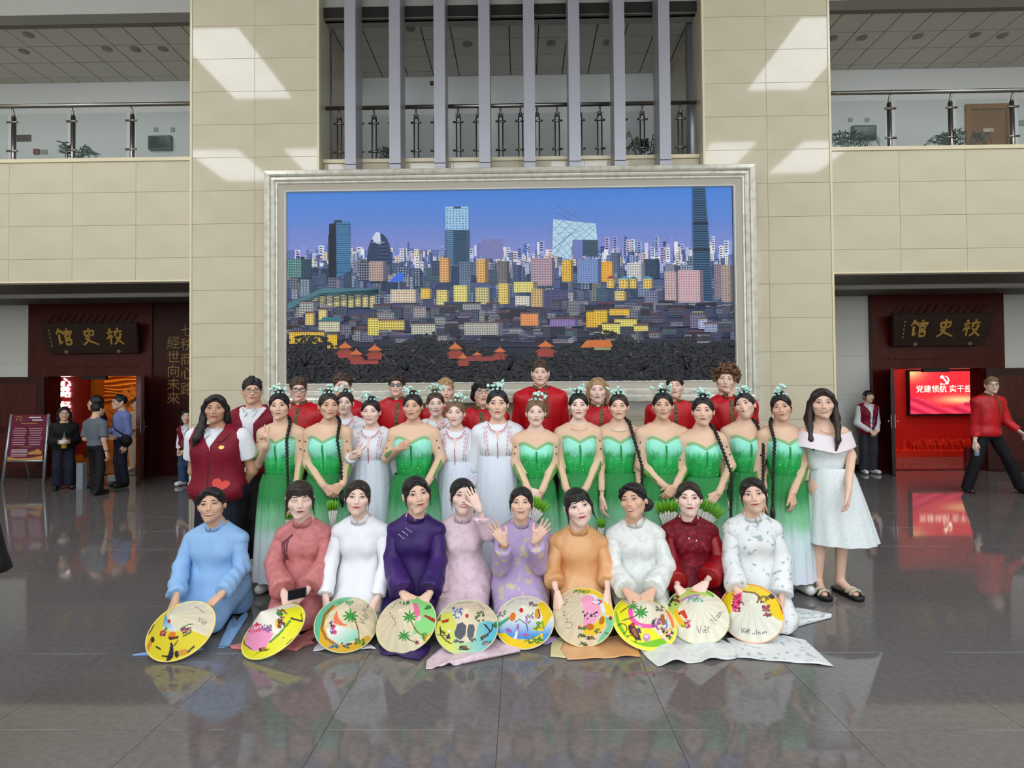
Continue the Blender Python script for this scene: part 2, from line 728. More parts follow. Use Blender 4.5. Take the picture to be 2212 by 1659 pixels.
for k, (px, py) in enumerate([(52, 112), (62, 76), (231, 106), (293, 107), (352, 106), (886, 62), (1010, 96), (1191, 93), (1313, 92), (1798, 83), (1862, 82), (1983, 79), (2106, 76), (2166, 78)]):
    s = (ZL - 0.003 - CAMH) / (at(px, py, 1.0)[2] - CAMH)
    p = at(px, py, 1.0)
    n_, w_ = (k, 'left gallery ceiling') if k < 5 else (k - 5, 'ceiling behind the metal fins') if k < 9 else (k - 9, 'right gallery ceiling')
    tag(inst('downlight', dlm, None, (p[0] * s, s, ZL - 0.004)), 'round recessed light in the %s, %s from the left' % (w_, ('first', 'second', 'third', 'fourth', 'fifth')[n_]), 'light', 'recessed lights in the gallery ceiling')

# hall ceiling, side and rear walls, skylights (their reflections show on the columns)
hc = boxobj('ceiling', XL, XR, YREAR, YF + 0.6, ZTOP, ZTOP + 0.15, M('hall_ceiling', (150, 146, 138), r=0.8), kind='structure')
for sx in (-1, 1):
    for k, (x0, x1, y0, y1) in enumerate([(6.4, 8.0, 2.8, 5.9), (6.5, 8.0, -3.4, -0.6), (6.5, 8.0, -8.4, -5.6), (9.6, 11.4, -3.4, -0.6), (9.6, 11.4, 2.8, 5.9)]):
        a, b = sorted((sx * x0, sx * x1))
        g = Geo().box(a, b, y0, y1, ZTOP - 0.03, ZTOP - 0.01, skyl)
        o = g.obj('skylight', hc)
for k, (x0, x1, y0, y1) in enumerate([(-4.2, -1.4, -4.4, -1.6), (1.2, 4.0, -4.4, -1.6), (-4.2, -1.4, -9, -6), (1.2, 4.0, -9, -6)]):
    Geo().box(x0, x1, y0, y1, ZTOP - 0.03, ZTOP - 0.01, skyl).obj('skylight', hc)
sw = M('side_wall_stone', (206, 198, 172), r=0.4)
boxobj('wall_side_left', XL - 0.2, XL, YREAR, 15.2, 0, ZTOP, sw, kind='structure')
boxobj('wall_side_right', XR, XR + 0.2, YREAR, 15.2, 0, ZTOP, sw, kind='structure')
g = Geo()
for k in range(7):
    x = -12.5 + k * 25 / 6
    g.box(x - 0.45, x + 0.45, YREAR - 0.3, YREAR, 0, ZTOP, sw)
g.box(XL, XR, YREAR - 0.3, YREAR, 0, 0.5, sw)
g.box(XL, XR, YREAR - 0.3, YREAR, 9.2, ZTOP, sw)
g.box(XL, XR, YREAR - 0.2, YREAR - 0.1, 4.6, 5.0, sw)
tag(g.obj('wall_rear'), kind='structure')

# ---- metal fins between the columns
fin = Geo()
fin.box(-0.09, 0.09, 0, 0.40, 0, ZTOP - 5.29, finm)
fin.box(-0.09, 0.09, 0.004, 0.40, -0.13, -0.012, finm)
fin_me = fin.mesh('sunshade_fin')
ordn = ['first', 'second', 'third', 'fourth', 'fifth', 'sixth', 'seventh', 'eighth']
for k, x in enumerate(FX):
    o = inst('metal_fin', fin_me, None, (x, 9.3, 5.29))
    tag(o, 'tall grey metal fin above the painting, %s from the left' % ordn[k], 'fin', 'vertical metal fins above the painting')
# steel pillars at the ends of the recess
for x, lb in ((at(704, 200, 10.1)[0], 'left'), (at(1494, 200, 10.1)[0], 'right')):
    v, f = tube([(x, 10.1, 4.6), (x, 10.1, ZL)], 0.1, 20)
    o = Geo().add(v, f, M('painted_pipe', (150, 150, 154), r=0.3, m=0.5)).obj('steel_pillar', None, True)
    tag(o, 'grey round steel pillar behind the gallery rail beside the %s stone column' % lb, 'pillar')


# ---- gallery rails: handrail, posts with clamps, glass panes
def gallery_rail(x0, x1, posts, y, zr, panes, label, knob=False):
    root = tag(empty('glass_railing', ((x0 + x1) / 2, y, ZP)), label, 'railing')
    rx = (x0 + x1) / 2

    def put(g, n, sm=True):
        o = g.obj(n, root, sm)
        return o
    v, f = tube([(x0 - rx, 0, zr - ZP), (x1 - rx, 0, zr - ZP)], 0.034, 14)
    put(Geo().add(v, f, steel), 'handrail')
    for px in posts:
        g = Geo()
        hp = zr - ZP
        r = 0.02 if knob else 0.036
        for dx in ((-0.035, 0.035) if knob else (0,)):
            v, f = tube([(px - rx + dx, 0.05, -0.9), (px - rx + dx, 0.05, hp - 0.16)], r * (0.6 if knob else 1), 12)
            g.add(v, f, steel)
        v, f = tube([(px - rx, 0.05, hp - 0.17), (px - rx, 0.045, hp - 0.1), (px - rx, 0.0, hp)], [0.03, 0.018, 0.015], 10)
        g.add(v, f, steel)
        if knob:
            for cx, cz, rr in ((0, 0.0, 0.035), (-0.035, 0.0, 0.018), (0.035, 0, 0.018), (0, 0.04, 0.018)):
                v, f = ico((px - rx + cx, 0.04, hp - 0.13 + cz), rr)
                g.add(v, f, steel)
        post = put(g, 'post')
        for cz in (hp - 0.26, hp - 0.75 if hp > 0.8 else -0.1):
            v, f = tube([(px - rx - 0.09, 0.02, cz), (px - rx + 0.09, 0.02, cz)], [0.018, 0.018], 8)
            put(Geo().add(v, f, steel), 'clamp').parent = post
    for a, b in panes:
        put(Geo().box(a - rx, b - rx, 0.015, 0.027, -0.9, zr - ZP - 0.13, glassm), 'glass_pane', False)
    return root


ZR = at(200, 227, YF + 0.1)[2]
pl = [at(x, 280, YF + 0.15)[0] for x in (-96, 30, 158, 286)]
gallery_rail(XL + 0.5, CL0, pl, YF + 0.1, ZR, [(a + 0.08, b - 0.08) for a, b in zip(pl[:-1], pl[1:])] + [(pl[-1] + 0.08, CL0 - 0.06)], 'glass and steel balcony railing left of the left stone column')
pr = [at(x, 260, YF + 0.15)[0] for x in (1921, 2053, 2186, 2320)]
gallery_rail(CR1, XR - 0.5, pr, YF + 0.1, ZR, [(CR1 + 0.06, pr[0] - 0.08)] + [(a + 0.08, b - 0.08) for a, b in zip(pr[:-1], pr[1:])], 'glass and steel balcony railing right of the right stone column')
pc, pn = [], []
edges = [CL1 + 0.1] + FX + [CR0 - 0.1]
for a, b in zip(edges[:-1], edges[1:]):
    m = (a + b) / 2 + (0.05 if a < 0 else -0.05)
    pc += [m - 0.17, m + 0.17]
    pn.append((m - 0.12, m + 0.12))
gallery_rail(CL1, CR0, pc, YC + 0.12, ZR, pn, 'steel balcony railing with small glass panes behind the metal fins', True)

# ---- ground floor back wall: pale walls, dark wood portals
PL0, PL1 = -9.83, -7.31
PR0, PR1 = 6.87, 9.42
DL0, DL1 = -9.42, -7.62
DR0, DR1 = 7.24, 8.98
ZD = 1.99


def grey_clad(parent, x0, x1, z0, z1, y):
    n = max(1, round((x1 - x0) / 0.9))
    for i in range(n):
        a = x0 + (x1 - x0) * i / n
        b = x0 + (x1 - x0) * (i + 1) / n
        zz = [z0] + [z for z in (0.75, 1.5, 2.25, 3.0) if z0 + 0.1 < z < z1 - 0.1] + [z1]
        for c, d in zip(zz[:-1], zz[1:]):
            slab(parent, a, b, c, d, y, greywall, 0.02, 'wall_panel')


for nm, a, b in (('wall_back_left', XL, PL0), ('wall_back_right', PR1, XR), ('wall_back_inner', CR1 - 0.4, PR0)):
    w = boxobj(nm, a, b, YB, YB + 0.2, 0, ZB, joint, kind='structure')
    grey_clad(w, a, b, 0.12, ZB - 0.02, YB - 0.01)
    Geo().box(a, b, YB - 0.03, YB, 0, 0.12, MATS['dark_skirting']).obj('skirting', w)


def portal(nm, x0, x1, d0, d1, label):
    w = tag(empty(nm, ((x0 + x1) / 2, YB, 0)), label, 'doorway', kind='structure')
    cx = (x0 + x1) / 2

    def bx(n, a, b, y0, y1, z0, z1, m):
        return Geo().box(a - cx, b - cx, y0, y1, z0, z1, m).obj(n, w)
    bx('jamb', x0, d0, -0.12, 0.2, 0, ZD, wood)
    bx('jamb', d1, x1, -0.12, 0.2, 0, ZD, wood)
    bx('transom', x0, x1, -0.12, 0.2, ZD, ZB, wood)
    bx('moulding', x0 + 0.3, x1 - 0.3, -0.15, -0.12, ZB - 0.52, ZB - 0.44, wood_dk)
    bx('moulding', x0 + 0.3, x1 - 0.3, -0.145, -0.12, ZD + 0.18, ZD + 0.21, wood)
    g = Geo()
    for k in range(12):
        u = x0 + 0.35 + k * (x1 - x0 - 0.7) / 12
        v = [(u - cx, -0.14, ZB - 0.42), (u + 0.06 - cx, -0.14, ZB - 0.42), (u + 0.2 - cx, -0.14, ZB - 0.24), (u + 0.14 - cx, -0.14, ZB - 0.24)]
        g.add(v, np.array([[0, 1, 2, 3]]), wood_dk)
    g.obj('carved_band', w)
    bx('threshold', d0, d1, -0.1, 0.2, 0.0, 0.008, MATS['dark_skirting'])
    bx('door_closer', (d0 + d1) / 2 - 0.25, (d0 + d1) / 2 + 0.25, -0.1, -0.04, ZD - 0.07, ZD, blackm)
    return w


portal('door_1', PL0, PL1, DL0, DL1, 'dark red wooden portal around the lit orange room at the left')
portal('door_2', PR0, PR1, DR0, DR1, 'dark red wooden portal around the lit red room at the right')
# panelled wall with calligraphy beside the left portal
w = tag(boxobj('wall_calligraphy', PL1, CL0 + 0.4, YB - 0.16, YB + 0.2, 0, ZB, wood_dk, kind='structure'))
boxobj('trim_1', PL1 - 0.02, PL1 + 0.02, YB - 0.19, YB - 0.12, 0, ZB, wood, kind='structure')


# door leaves
def leaf(x_h, y_h, ang, wdt, name, label, side):
    r = tag(empty('door_leaf', (x_h, y_h, 0)), label, 'door')
    r.rotation_euler = (0, 0, ang)
    s = side
    a, b = sorted((0, s * wdt))
    o = Geo().box(a, b, -0.025, 0.025, 0.01, ZD - 0.01, wood_dk).obj('panel', r)
    for z0, z1 in ((0.2, 0.85), (1.0, ZD - 0.15)):
        Geo().box(a + 0.14, b - 0.14, -0.032, 0.032, z0, z1, wood).obj('inset_panel', r)
    hx = s * (wdt - 0.07)
    g = Geo().box(hx - 0.02, hx + 0.02, -0.036, 0.036, 0.88, 1.12, steel)
    v, f = tube([(hx, -0.07, 1.0), (hx - s * 0.12, -0.07, 1.0)], 0.012, 8)
    g.add(v, f, steel)
    v, f = tube([(hx, 0.07, 1.0), (hx - s * 0.12, 0.07, 1.0)], 0.012, 8)
    g.add(v, f, steel)
    g.obj('handle', r)


leaf(DL0 - 0.02, YB - 0.17, math.radians(8), 1.2, 'leaf', 'dark wooden door leaf opened flat behind the easel sign', -1)
leaf(DL1 + 0.02, YB - 0.15, math.radians(-50), 0.75, 'leaf', 'dark wooden door leaf opened beside the man in the blue shirt', 1)
leaf(DR0 - 0.02, YB - 0.15, math.radians(58), 0.75, 'leaf', 'dark wooden door leaf seen edge-on left of the red room', -1)
leaf(DR1 + 0.02, YB - 0.17, math.radians(-10), 1.6, 'leaf', 'wide dark wooden door leaf opened behind the walking man', 1)

# ---- rooms behind the doors
orange_w = M('orange_relief', (226, 150, 66), r=0.6, bump=(9, 1.0, (1, 1, 2.2)))
red_w = M('red_room_paint', (206, 32, 26), r=0.5)
room_w = M('room_wood', (150, 84, 40), r=0.5)
room_c = M('room_ceiling', (120, 110, 100), r=0.7)
room = boxobj('wall_room_left', -12.4, -7.0, 14.6, 14.8, 0, 3.2, orange_w, kind='structure')
# relief rays and arcs on the orange wall
g = Geo()
cx, cz = at(330, 930, 14.55)[0], at(330, 930, 14.55)[2]
for k in range(16):
    a = math.pi * (0.25 + 0.75 * k / 15)
    for rr in (0.5, 0.95):
        p = [(cx + rr * math.cos(a + d), 14.55, cz + rr * math.sin(a + d)) for d in (-0.05, 0.05)]
        q = [(cx + (rr + 0.3) * math.cos(a + d), 14.55, cz + (rr + 0.3) * math.sin(a + d)) for d in (0.05, -0.05)]
        pts = p + q
        v = np.array([(x, y, z) for x, y, z in pts] + [(x, y + 0.06, z) for x, y, z in pts])
        g.add(v, [(0, 1, 2, 3), (0, 4, 5, 1), (1, 5, 6, 2), (2, 6, 7, 3), (3, 7, 4, 0)], orange_w)
for k in range(14):
    zz = cz + 0.75 + 0.1 * k
    pts = [(cx - 2.6 + 0.2 * i, 14.585, zz + 0.035 * math.sin(i * 0.9 + k)) for i in range(15)]
    v, f = tube(pts, 0.03, 6)
    g.add(v, f, orange_w)
tag(g.obj('wall_relief', room), kind='stuff')
boxobj('wall_room_left_side', -12.6, -12.4, YB + 0.2, 14.8, 0, 3.2, room_w, kind='structure')
boxobj('wall_room_left_far', -7.0, -6.8, YB + 0.2, 14.8, 0, 3.2, room_w, kind='structure')
rc = boxobj('ceiling_room_left', -12.6, -6.8, YB + 0.2, 14.8, 3.2, 3.3, room_c, kind='structure')
wl = M('warm_spot', (255, 225, 170), emit=((255, 206, 130), 45))
for x, y in ((-11.2, 13.7), (-10.2, 13.7), (-9.2, 13.7), (-9.6, 12.6)):
    Geo().box(x - 0.12, x + 0.12, y - 0.12, y + 0.12, 3.17, 3.2, wl).obj('ceiling_lamp', rc)
bx0, bx1 = at(126, 860, 12.9)[0], at(176, 860, 12.9)[0]
rp = tag(Geo().box(bx0, bx1, 12.9, 13.15, 0.3, 3.1, M('red_banner', (150, 24, 30), r=0.4)).obj('sign_pillar'), 'red upright sign with glowing white characters inside the left room', 'sign')
boxobj('wall_room_left_pier', at(180, 860, 13.2)[0], at(205, 860, 13.2)[0], 13.2, 13.5, 0, 3.2, M('orange_wood', (190, 110, 44), r=0.5), kind='structure')
glow = M('white_neon', (255, 255, 255), emit=((255, 250, 255), 5))
for k, ch in enumerate('育心路经世'):
    zc = at(140, (797, 829, 849, 880, 902)[k], 12.88)[2]
    text_obj('glowing_character', ch, 0.25, glow, rp, (at(141, 830, 12.88)[0], 12.885, zc), depth=0.012)
boxobj('wall_room_right', 6.4, 12.4, 14.8, 15.0, 0, 3.2, red_w, kind='structure')
boxobj('wall_room_right_side', 6.4, 6.6, YB + 0.2, 15.0, 0, 3.2, red_w, kind='structure')
boxobj('wall_room_right_far', 12.2, 12.4, YB + 0.2, 15.0, 0, 3.2, M('room_pale', (206, 160, 160), r=0.5), kind='structure')
rc = boxobj('ceiling_room_right', 6.4, 12.4, YB + 0.2, 15.0, 3.0, 3.1, room_c, kind='structure')
wl2 = M('white_spot', (255, 240, 230), emit=((255, 230, 220), 50))
for x in (8.4, 9.6, 10.8):
    Geo().box(x - 0.1, x + 0.1, 13.7, 13.9, 2.97, 3.0, wl2).obj('ceiling_lamp', rc)
    Geo().box(x - 0.1, x + 0.1, 12.4, 12.6, 2.97, 3.0, wl2).obj('ceiling_lamp', rc)
ZPL = at(2020, 973, 14.0)[2]
boxobj('room_plinth', 6.6, 12.2, 13.9, 14.8, 0, ZPL, M('orange_red_plinth', (226, 42, 14), r=0.5), kind='structure')

# ================================================================ the large framed city painting
PY = 9.25
QX0, QX1, QZ0, QZ1 = -3.7247, 3.3752, 1.7392, 4.8312
paint = M('oil_paint', attr='Col', r=0.42, spec=0.35, var=((236, 236, 240), 60, (1, 1, 1), 0.3, 0.7), bump=(120, 0.25, (1, 1, 1)))
frame_m = M('silver_leaf_frame', (222, 219, 204), r=0.3, m=0.3, var=((186, 181, 160), 9, (1, 1, 1), 0.45, 0.8))
liner_m = M('linen_liner', (188, 180, 164), r=0.7)
frame_root = tag(empty('framed_painting', ((QX0 + QX1) / 2, YF, 1.42)), 'huge framed oil painting of a city skyline above dark trees', 'painting')
FCX = (QX0 + QX1) / 2


def mitre(profile, x0, x1, z0, z1, m, name):
    """four mitred rails; profile [(inset, y)]"""
    for k in range(4):
        v = []
        for d, y in profile:
            c = [(x0 + d, z0 + d), (x1 - d, z0 + d), (x1 - d, z1 - d), (x0 + d, z1 - d)]
            for q in (c[k], c[(k + 1) % 4]):
                v.append((q[0] - FCX, y - YF, q[1] - 1.42))
        n = len(profile)
        f = [(2 * i, 2 * i + 1, 2 * i + 3, 2 * i + 2) for i in range(n - 1)]
        Geo().add(v, f, m).obj(name, frame_root)


FO = (-4.065, 3.725, 1.42, 5.15)
mitre([(0, YF), (0, 9.17), (0.012, 9.15), (0.07, 9.14), (0.095, 9.155), (0.1, 9.185), (0.115, 9.185), (0.12, 9.165), (0.15, 9.16), (0.17, 9.175), (0.175, 9.195), (0.185, 9.195), (0.19, 9.18), (0.205, 9.185), (0.21, 9.2)],
      *FO, frame_m, 'frame_rail')
mitre([(0.21, 9.2), (0.215, 9.205), (0.31, 9.225)], *FO, liner_m, 'liner_strip')
mitre([(0.308, 9.223), (0.312, 9.212), (0.325, 9.212), (0.333, 9.235), (0.336, 9.262)], *FO, M('white_bead', (226, 224, 214), r=0.4), 'inner_bead')

prng = random.Random(11)
PG = Geo()
_layer = [0]


def pxz(px, py):
    u = (px - 620.5) / (1584.5 - 620.5)
    v = (py - (414.2 - 12.8 * u)) / ((829 - 6 * u) - (414.2 - 12.8 * u))
    v = min(max(v, 0.0), 1.0)
    return QX0 + (QX1 - QX0) * u - FCX, QZ1 - (QZ1 - QZ0) * v - 1.42


def poly(pts, col, new=True):
    if new:
        _layer[0] += 1
    y = PY - 0.001 - _layer[0] * 1.1e-5 - YF
    pts = [(min(max(p[0], 620.5), 1584.5), min(max(p[1], 402), 829)) for p in pts]
    v = [(x, y, z) for x, z in (pxz(*p) for p in pts)]
    PG.add(v, [tuple(range(len(v)))], paint, tuple(min(1, 1.42 * q) for q in lin(col)))


def rect(x, y, w, h, col, new=True):
    poly([(x, y), (x + w, y), (x + w, y + h), (x, y + h)], col, new)


def mixc(a, b, t):
    return tuple(a[i] + (b[i] - a[i]) * t for i in range(3))


def jit(c, s=12):
    d = prng.uniform(-s, s)
    return tuple(min(255, max(0, q + d + prng.uniform(-s / 2, s / 2))) for q in c)


def bld(x, y, w, h, col, win=None, side=0.25, rows_=None, cols_=None, ww=0.55, wh=0.5, roof=None):
    """a painted block: lit face, darker side, rows of windows"""
    _layer[0] += 1
    sw_ = w * side
    rect(x, y, w - sw_, h, col, False)
    if sw_:
        rect(x + w - sw_, y, sw_, h, mixc(col, (30, 36, 66), 0.55), False)
    if roof:
        _layer[0] += 1
        rect(x - 1, y - 2.5, w + 2, 3.5, roof, False)
    win = win or mixc(col, (40, 44, 70), 0.6)
    r_ = rows_ or max(1, int(h / 5.2))
    c_ = cols_ or max(1, int((w - sw_) / 5.0))
    _layer[0] += 1
    fw = w - sw_
    for i in range(r_):
        for j in range(c_):
            rect(x + fw * (j + 0.5 - ww / 2) / c_, y + h * (i + 0.62 - wh / 2) / (r_ + 0.25), fw * ww / c_, h * wh / (r_ + 0.25), jit(win, 10), False)


# sky: graded quads
for j in range(12):
    for i in range(16):
        xs = [620.5 + 964 * (i + k) / 16 for k in (0, 1)]
        ys = [401 + 145 * (j + k) / 12 for k in (0, 1)]
        v, c = [], []
        for (x, y) in ((xs[0], ys[0]), (xs[1], ys[0]), (xs[1], ys[1]), (xs[0], ys[1])):
            a, z = pxz(x, y)
            t = (y - 401) / 145
            v.append((a, PY - YF, z))
            q = mixc((62, 118, 192), (108, 122, 182), t)
            q = mixc(q, (132, 128, 176), 0.5 * max(0, t - 0.55) * 2)
            c.append(tuple(min(1, 1.6 * x) for x in lin(q)))
        PG.add(v, np.array([[0, 1, 2, 3]]), paint, c)
# base of the city
for j in range(14):
    t = j / 13
    rect(620.5, 540 + 21 * j, 964, 22, mixc((92, 108, 160), (26, 26, 34), min(1, t * 1.15)), False)
# far haze towers
pal_far = [(196, 204, 228), (146, 158, 208), (112, 128, 190), (226, 222, 228), (160, 150, 196), (92, 108, 170), (216, 196, 196)]
for k in range(260):
    x = prng.uniform(620, 1580)
    h = prng.uniform(6, 26) * (1.0 + 0.5 * (x > 1300))
    yb = prng.uniform(545, 572)
    w = prng.uniform(5, 13)
    c = jit(prng.choice(pal_far), 12)
    rect(x, yb - h, w, h + 6, c)
    if prng.random() < 0.7:
        for q in range(int(h / 5)):
            rect(x + w * 0.15, yb - h + 3 + q * 5, w * 0.55, 2, mixc(c, (80, 96, 160), 0.5), False)
for k in range(230):
    x = prng.uniform(620, 1580)
    yb = prng.uniform(562, 600)
    w, h = prng.uniform(6, 15), prng.uniform(10, 28)
    c = jit(prng.choice([(226, 224, 226), (206, 206, 220), (240, 228, 206), (176, 186, 214), (128, 146, 190), (232, 204, 186), (90, 108, 150)]), 12)
    bld(x, yb - h, w, h, c, None, 0.3, ww=0.6, wh=0.45)
rect(1044, 517, 46, 42, (118, 118, 168))
# middle distance: blue-grey mass
for k in range(200):
    x = prng.uniform(615, 1580)
    yb = prng.uniform(590, 668)
    w, h = prng.uniform(12, 34), prng.uniform(16, 44)
    c = jit(prng.choice([(66, 84, 104), (52, 70, 92), (88, 104, 122), (62, 92, 104), (110, 112, 124), (44, 56, 82), (78, 98, 128), (136, 128, 130)]), 10)
    bld(x, yb - h, w, h, c, jit((38, 50, 72), 8) if prng.random() < 0.6 else jit((150, 160, 172), 14), prng.choice([0.2, 0.35, 0.0]))
# landmark towers
poly([(713, 484), (727, 482), (729, 600), (711, 600)], (26, 34, 44))
rect(711, 508, 12, 90, (24, 30, 48))
poly([(729, 479), (757, 478), (760, 585), (729, 600)], (70, 124, 160))
for k in range(26):
    rect(729, 484 + k * 4.2, 30, 1.6, (38, 74, 110) if k % 5 else (20, 44, 80))
rect(724, 476, 17, 5, (36, 56, 64))
# dome tower
dome = [(792 + 5 * 0, 572)] + [(795 + 27 * (1 - math.cos(a)), 572 - 68 * math.sin(a) ** 0.9) for a in np.linspace(0.05, math.pi - 0.05, 22)] + [(846, 572)]
poly(dome, (40, 58, 86))
poly([(806, 516), (814, 503), (818, 501), (824, 504), (826, 530), (812, 524)], (196, 204, 230))
for k in range(13):
    poly([(820, 524 + 4 * k), (838 + 0.4 * k, 524 + 4 * k), (838 + 0.5 * k, 525.5 + 4 * k), (820, 525.5 + 4 * k)], (24, 38, 52) if k % 2 else (56, 80, 124))
rect(805, 523, 28, 1.5, (150, 170, 206))
# pale tower
rect(966, 447, 50, 52, (150, 190, 214))
for j in range(9):
    for i in range(7):
        rect(968 + i * 6.8, 450 + j * 5.4, 3.6, 2.4, jit((80, 120, 160), 26), i == 0)
rect(966, 497, 52, 76, (52, 80, 104))
for j in range(20):
    rect(968, 500 + j * 4.2, 14, 2, (96, 136, 170))
    rect(986, 500 + j * 4.2, 24, 1.6, (34, 54, 74), False)
rect(984, 447, 16, 4, (70, 66, 80))
rect(975, 575, 26, 44, (40, 60, 92))
rect(995, 565, 26, 76, (70, 86, 110))
for j in range(19):
    for i in range(5):
        rect(996 + i * 5, 567 + j * 3.9, 2.6, 1.8, (136, 150, 172), i == 0)
# leaning loop tower
poly([(1199, 474), (1291, 484), (1294, 519), (1241, 519), (1236, 562), (1196, 552)], (176, 204, 226))
poly([(1262, 519), (1294, 519), (1296, 556), (1262, 552)], (54, 74, 92))
rect(1241, 519.5, 21, 40, (104, 116, 176))


def pline(x0, y0, x1, y1, w, col, new=False):
    dx, dy = x1 - x0, y1 - y0
    L = math.hypot(dx, dy) + 1e-6
    nx, ny = -dy / L * w / 2, dx / L * w / 2
    poly([(x0 + nx, y0 + ny), (x1 + nx, y1 + ny), (x1 - nx, y1 - ny), (x0 - nx, y0 - ny)], col, new)


_layer[0] += 1
for k in range(9):
    pline(1197 + k * 1.0, 540 - 16 * k + 30, 1205 + 20 + k * 8, 476 + 3 + 30 - k * 2, 0.8, (110, 140, 170))
for a, b, c, d in ((1199, 500, 1222, 476), (1197, 520, 1245, 478), (1196, 540, 1268, 481), (1197, 552, 1290, 486), (1215, 556, 1258, 519), (1230, 560, 1240, 548), (1262, 519, 1293, 492), (1198, 490, 1240, 540), (1200, 476, 1252, 519), (1222, 477, 1268, 519), (1245, 480, 1290, 518), (1268, 482, 1293, 505), (1197, 512, 1236, 556), (1196, 530, 1226, 558)):
    pline(a, b, c, d, 0.9, (96, 128, 160))
# tall dark tower
poly([(1500, 405), (1527, 404), (1541, 652), (1497, 652)], (52, 92, 124))
for k in range(48):
    y = 408 + k * 5.1
    poly([(1501 - 0.012 * k, y), (1526 + 0.26 * k, y), (1526 + 0.27 * k, y + 2.6), (1501 - 0.012 * k, y + 2.6)], (24, 44, 66), k == 0)
rect(1499, 480, 33, 7, (22, 36, 60))
rect(1498, 538, 37, 6, (20, 44, 60))
# named mid buildings  (x, y, w, h, colour, windows, side)
for b in [(622, 560, 50, 40, (64, 104, 104), (120, 160, 150), 0.4), (776, 567, 26, 40, (52, 58, 78), (150, 152, 160), 0.0), (800, 565, 38, 42, (176, 152, 142), (110, 92, 96), 0.2),
          (953, 558, 25, 52, (216, 166, 106), (150, 96, 60), 0.25), (1033, 561, 26, 50, (226, 172, 96), (160, 108, 60), 0.3), (1078, 565, 26, 48, (120, 104, 104), (60, 90, 100), 0.25),
          (1150, 558, 51, 60, (178, 150, 158), (96, 84, 104), 0.12), (1217, 563, 24, 46, (232, 178, 70), (150, 108, 50), 0.2), (1250, 560, 52, 52, (120, 142, 186), (76, 96, 146), 0.15), (1302, 566, 26, 44, (232, 168, 62), (200, 120, 40), 0.12),
          (1357, 569, 38, 40, (206, 202, 196), (104, 112, 130), 0.2), (1437, 588, 32, 62, (196, 164, 160), (120, 108, 116), 0.25), (1466, 585, 54, 70, (206, 166, 168), (130, 118, 130), 0.14), (1543, 572, 22, 74, (136, 120, 130), (84, 78, 100), 0.3), (1558, 574, 28, 80, (166, 146, 132), (104, 96, 104), 0.3),
          (946, 627, 27, 40, (222, 204, 124), (140, 118, 60), 0.18), (983, 617, 32, 50, (230, 212, 124), (150, 130, 64), 0.12), (1030, 622, 31, 46, (196, 186, 126), (110, 106, 84), 0.1), (1080, 613, 25, 44, (224, 196, 104), (150, 120, 50), 0.2),
          (1113, 610, 52, 22, (226, 206, 124), (160, 136, 70), 0.2), (1116, 640, 33, 22, (214, 206, 190), (130, 122, 120), 0.1), (1150, 625, 34, 40, (196, 166, 112), (126, 98, 66), 0.3), (1178, 628, 52, 38, (76, 78, 112), (46, 48, 78), 0.0),
          (846, 626, 57, 28, (216, 200, 172), (120, 104, 96), 0.05), (912, 624, 24, 22, (236, 186, 80), (180, 130, 50), 0.2), (1330, 630, 26, 20, (226, 192, 116), (140, 110, 60), 0.2), (1380, 612, 30, 30, (112, 130, 150), (70, 86, 110), 0.2), (1393, 630, 40, 46, (120, 120, 140), (60, 66, 96), 0.3)]:
    bld(*b)
for k in range(9):
    bld(677 + k * 15.5, 637 + (k % 3), 13, 25, jit((206, 192, 132), 8), (120, 104, 70), 0.2)
# green-blue roof rows
poly([(636, 650), (700, 622), (820, 624), (822, 634), (690, 640), (640, 668), (622, 670), (622, 654)], (70, 112, 120))
for k in range(8):
    pline(624 + k * 9, 668 - k * 4.6, 820, 637 - k * 1.6, 1.2, (34, 62, 72))
poly([(841, 610), (866, 588), (876, 592), (876, 608)], (58, 104, 206))
# pointed red and blue roofs at the right middle
for x, y, w, c in ((1312, 603, 20, (150, 40, 50)), (1338, 604, 26, (72, 148, 176)), (1390, 604, 24, (76, 144, 178)), (1362, 604, 18, (60, 120, 130))):
    poly([(x, y), (x + w, y), (x + w * 0.5, y - 7)], c)
    bld(x + 1, y, w - 2, 20, (226, 190, 96), (150, 110, 60), 0.2)
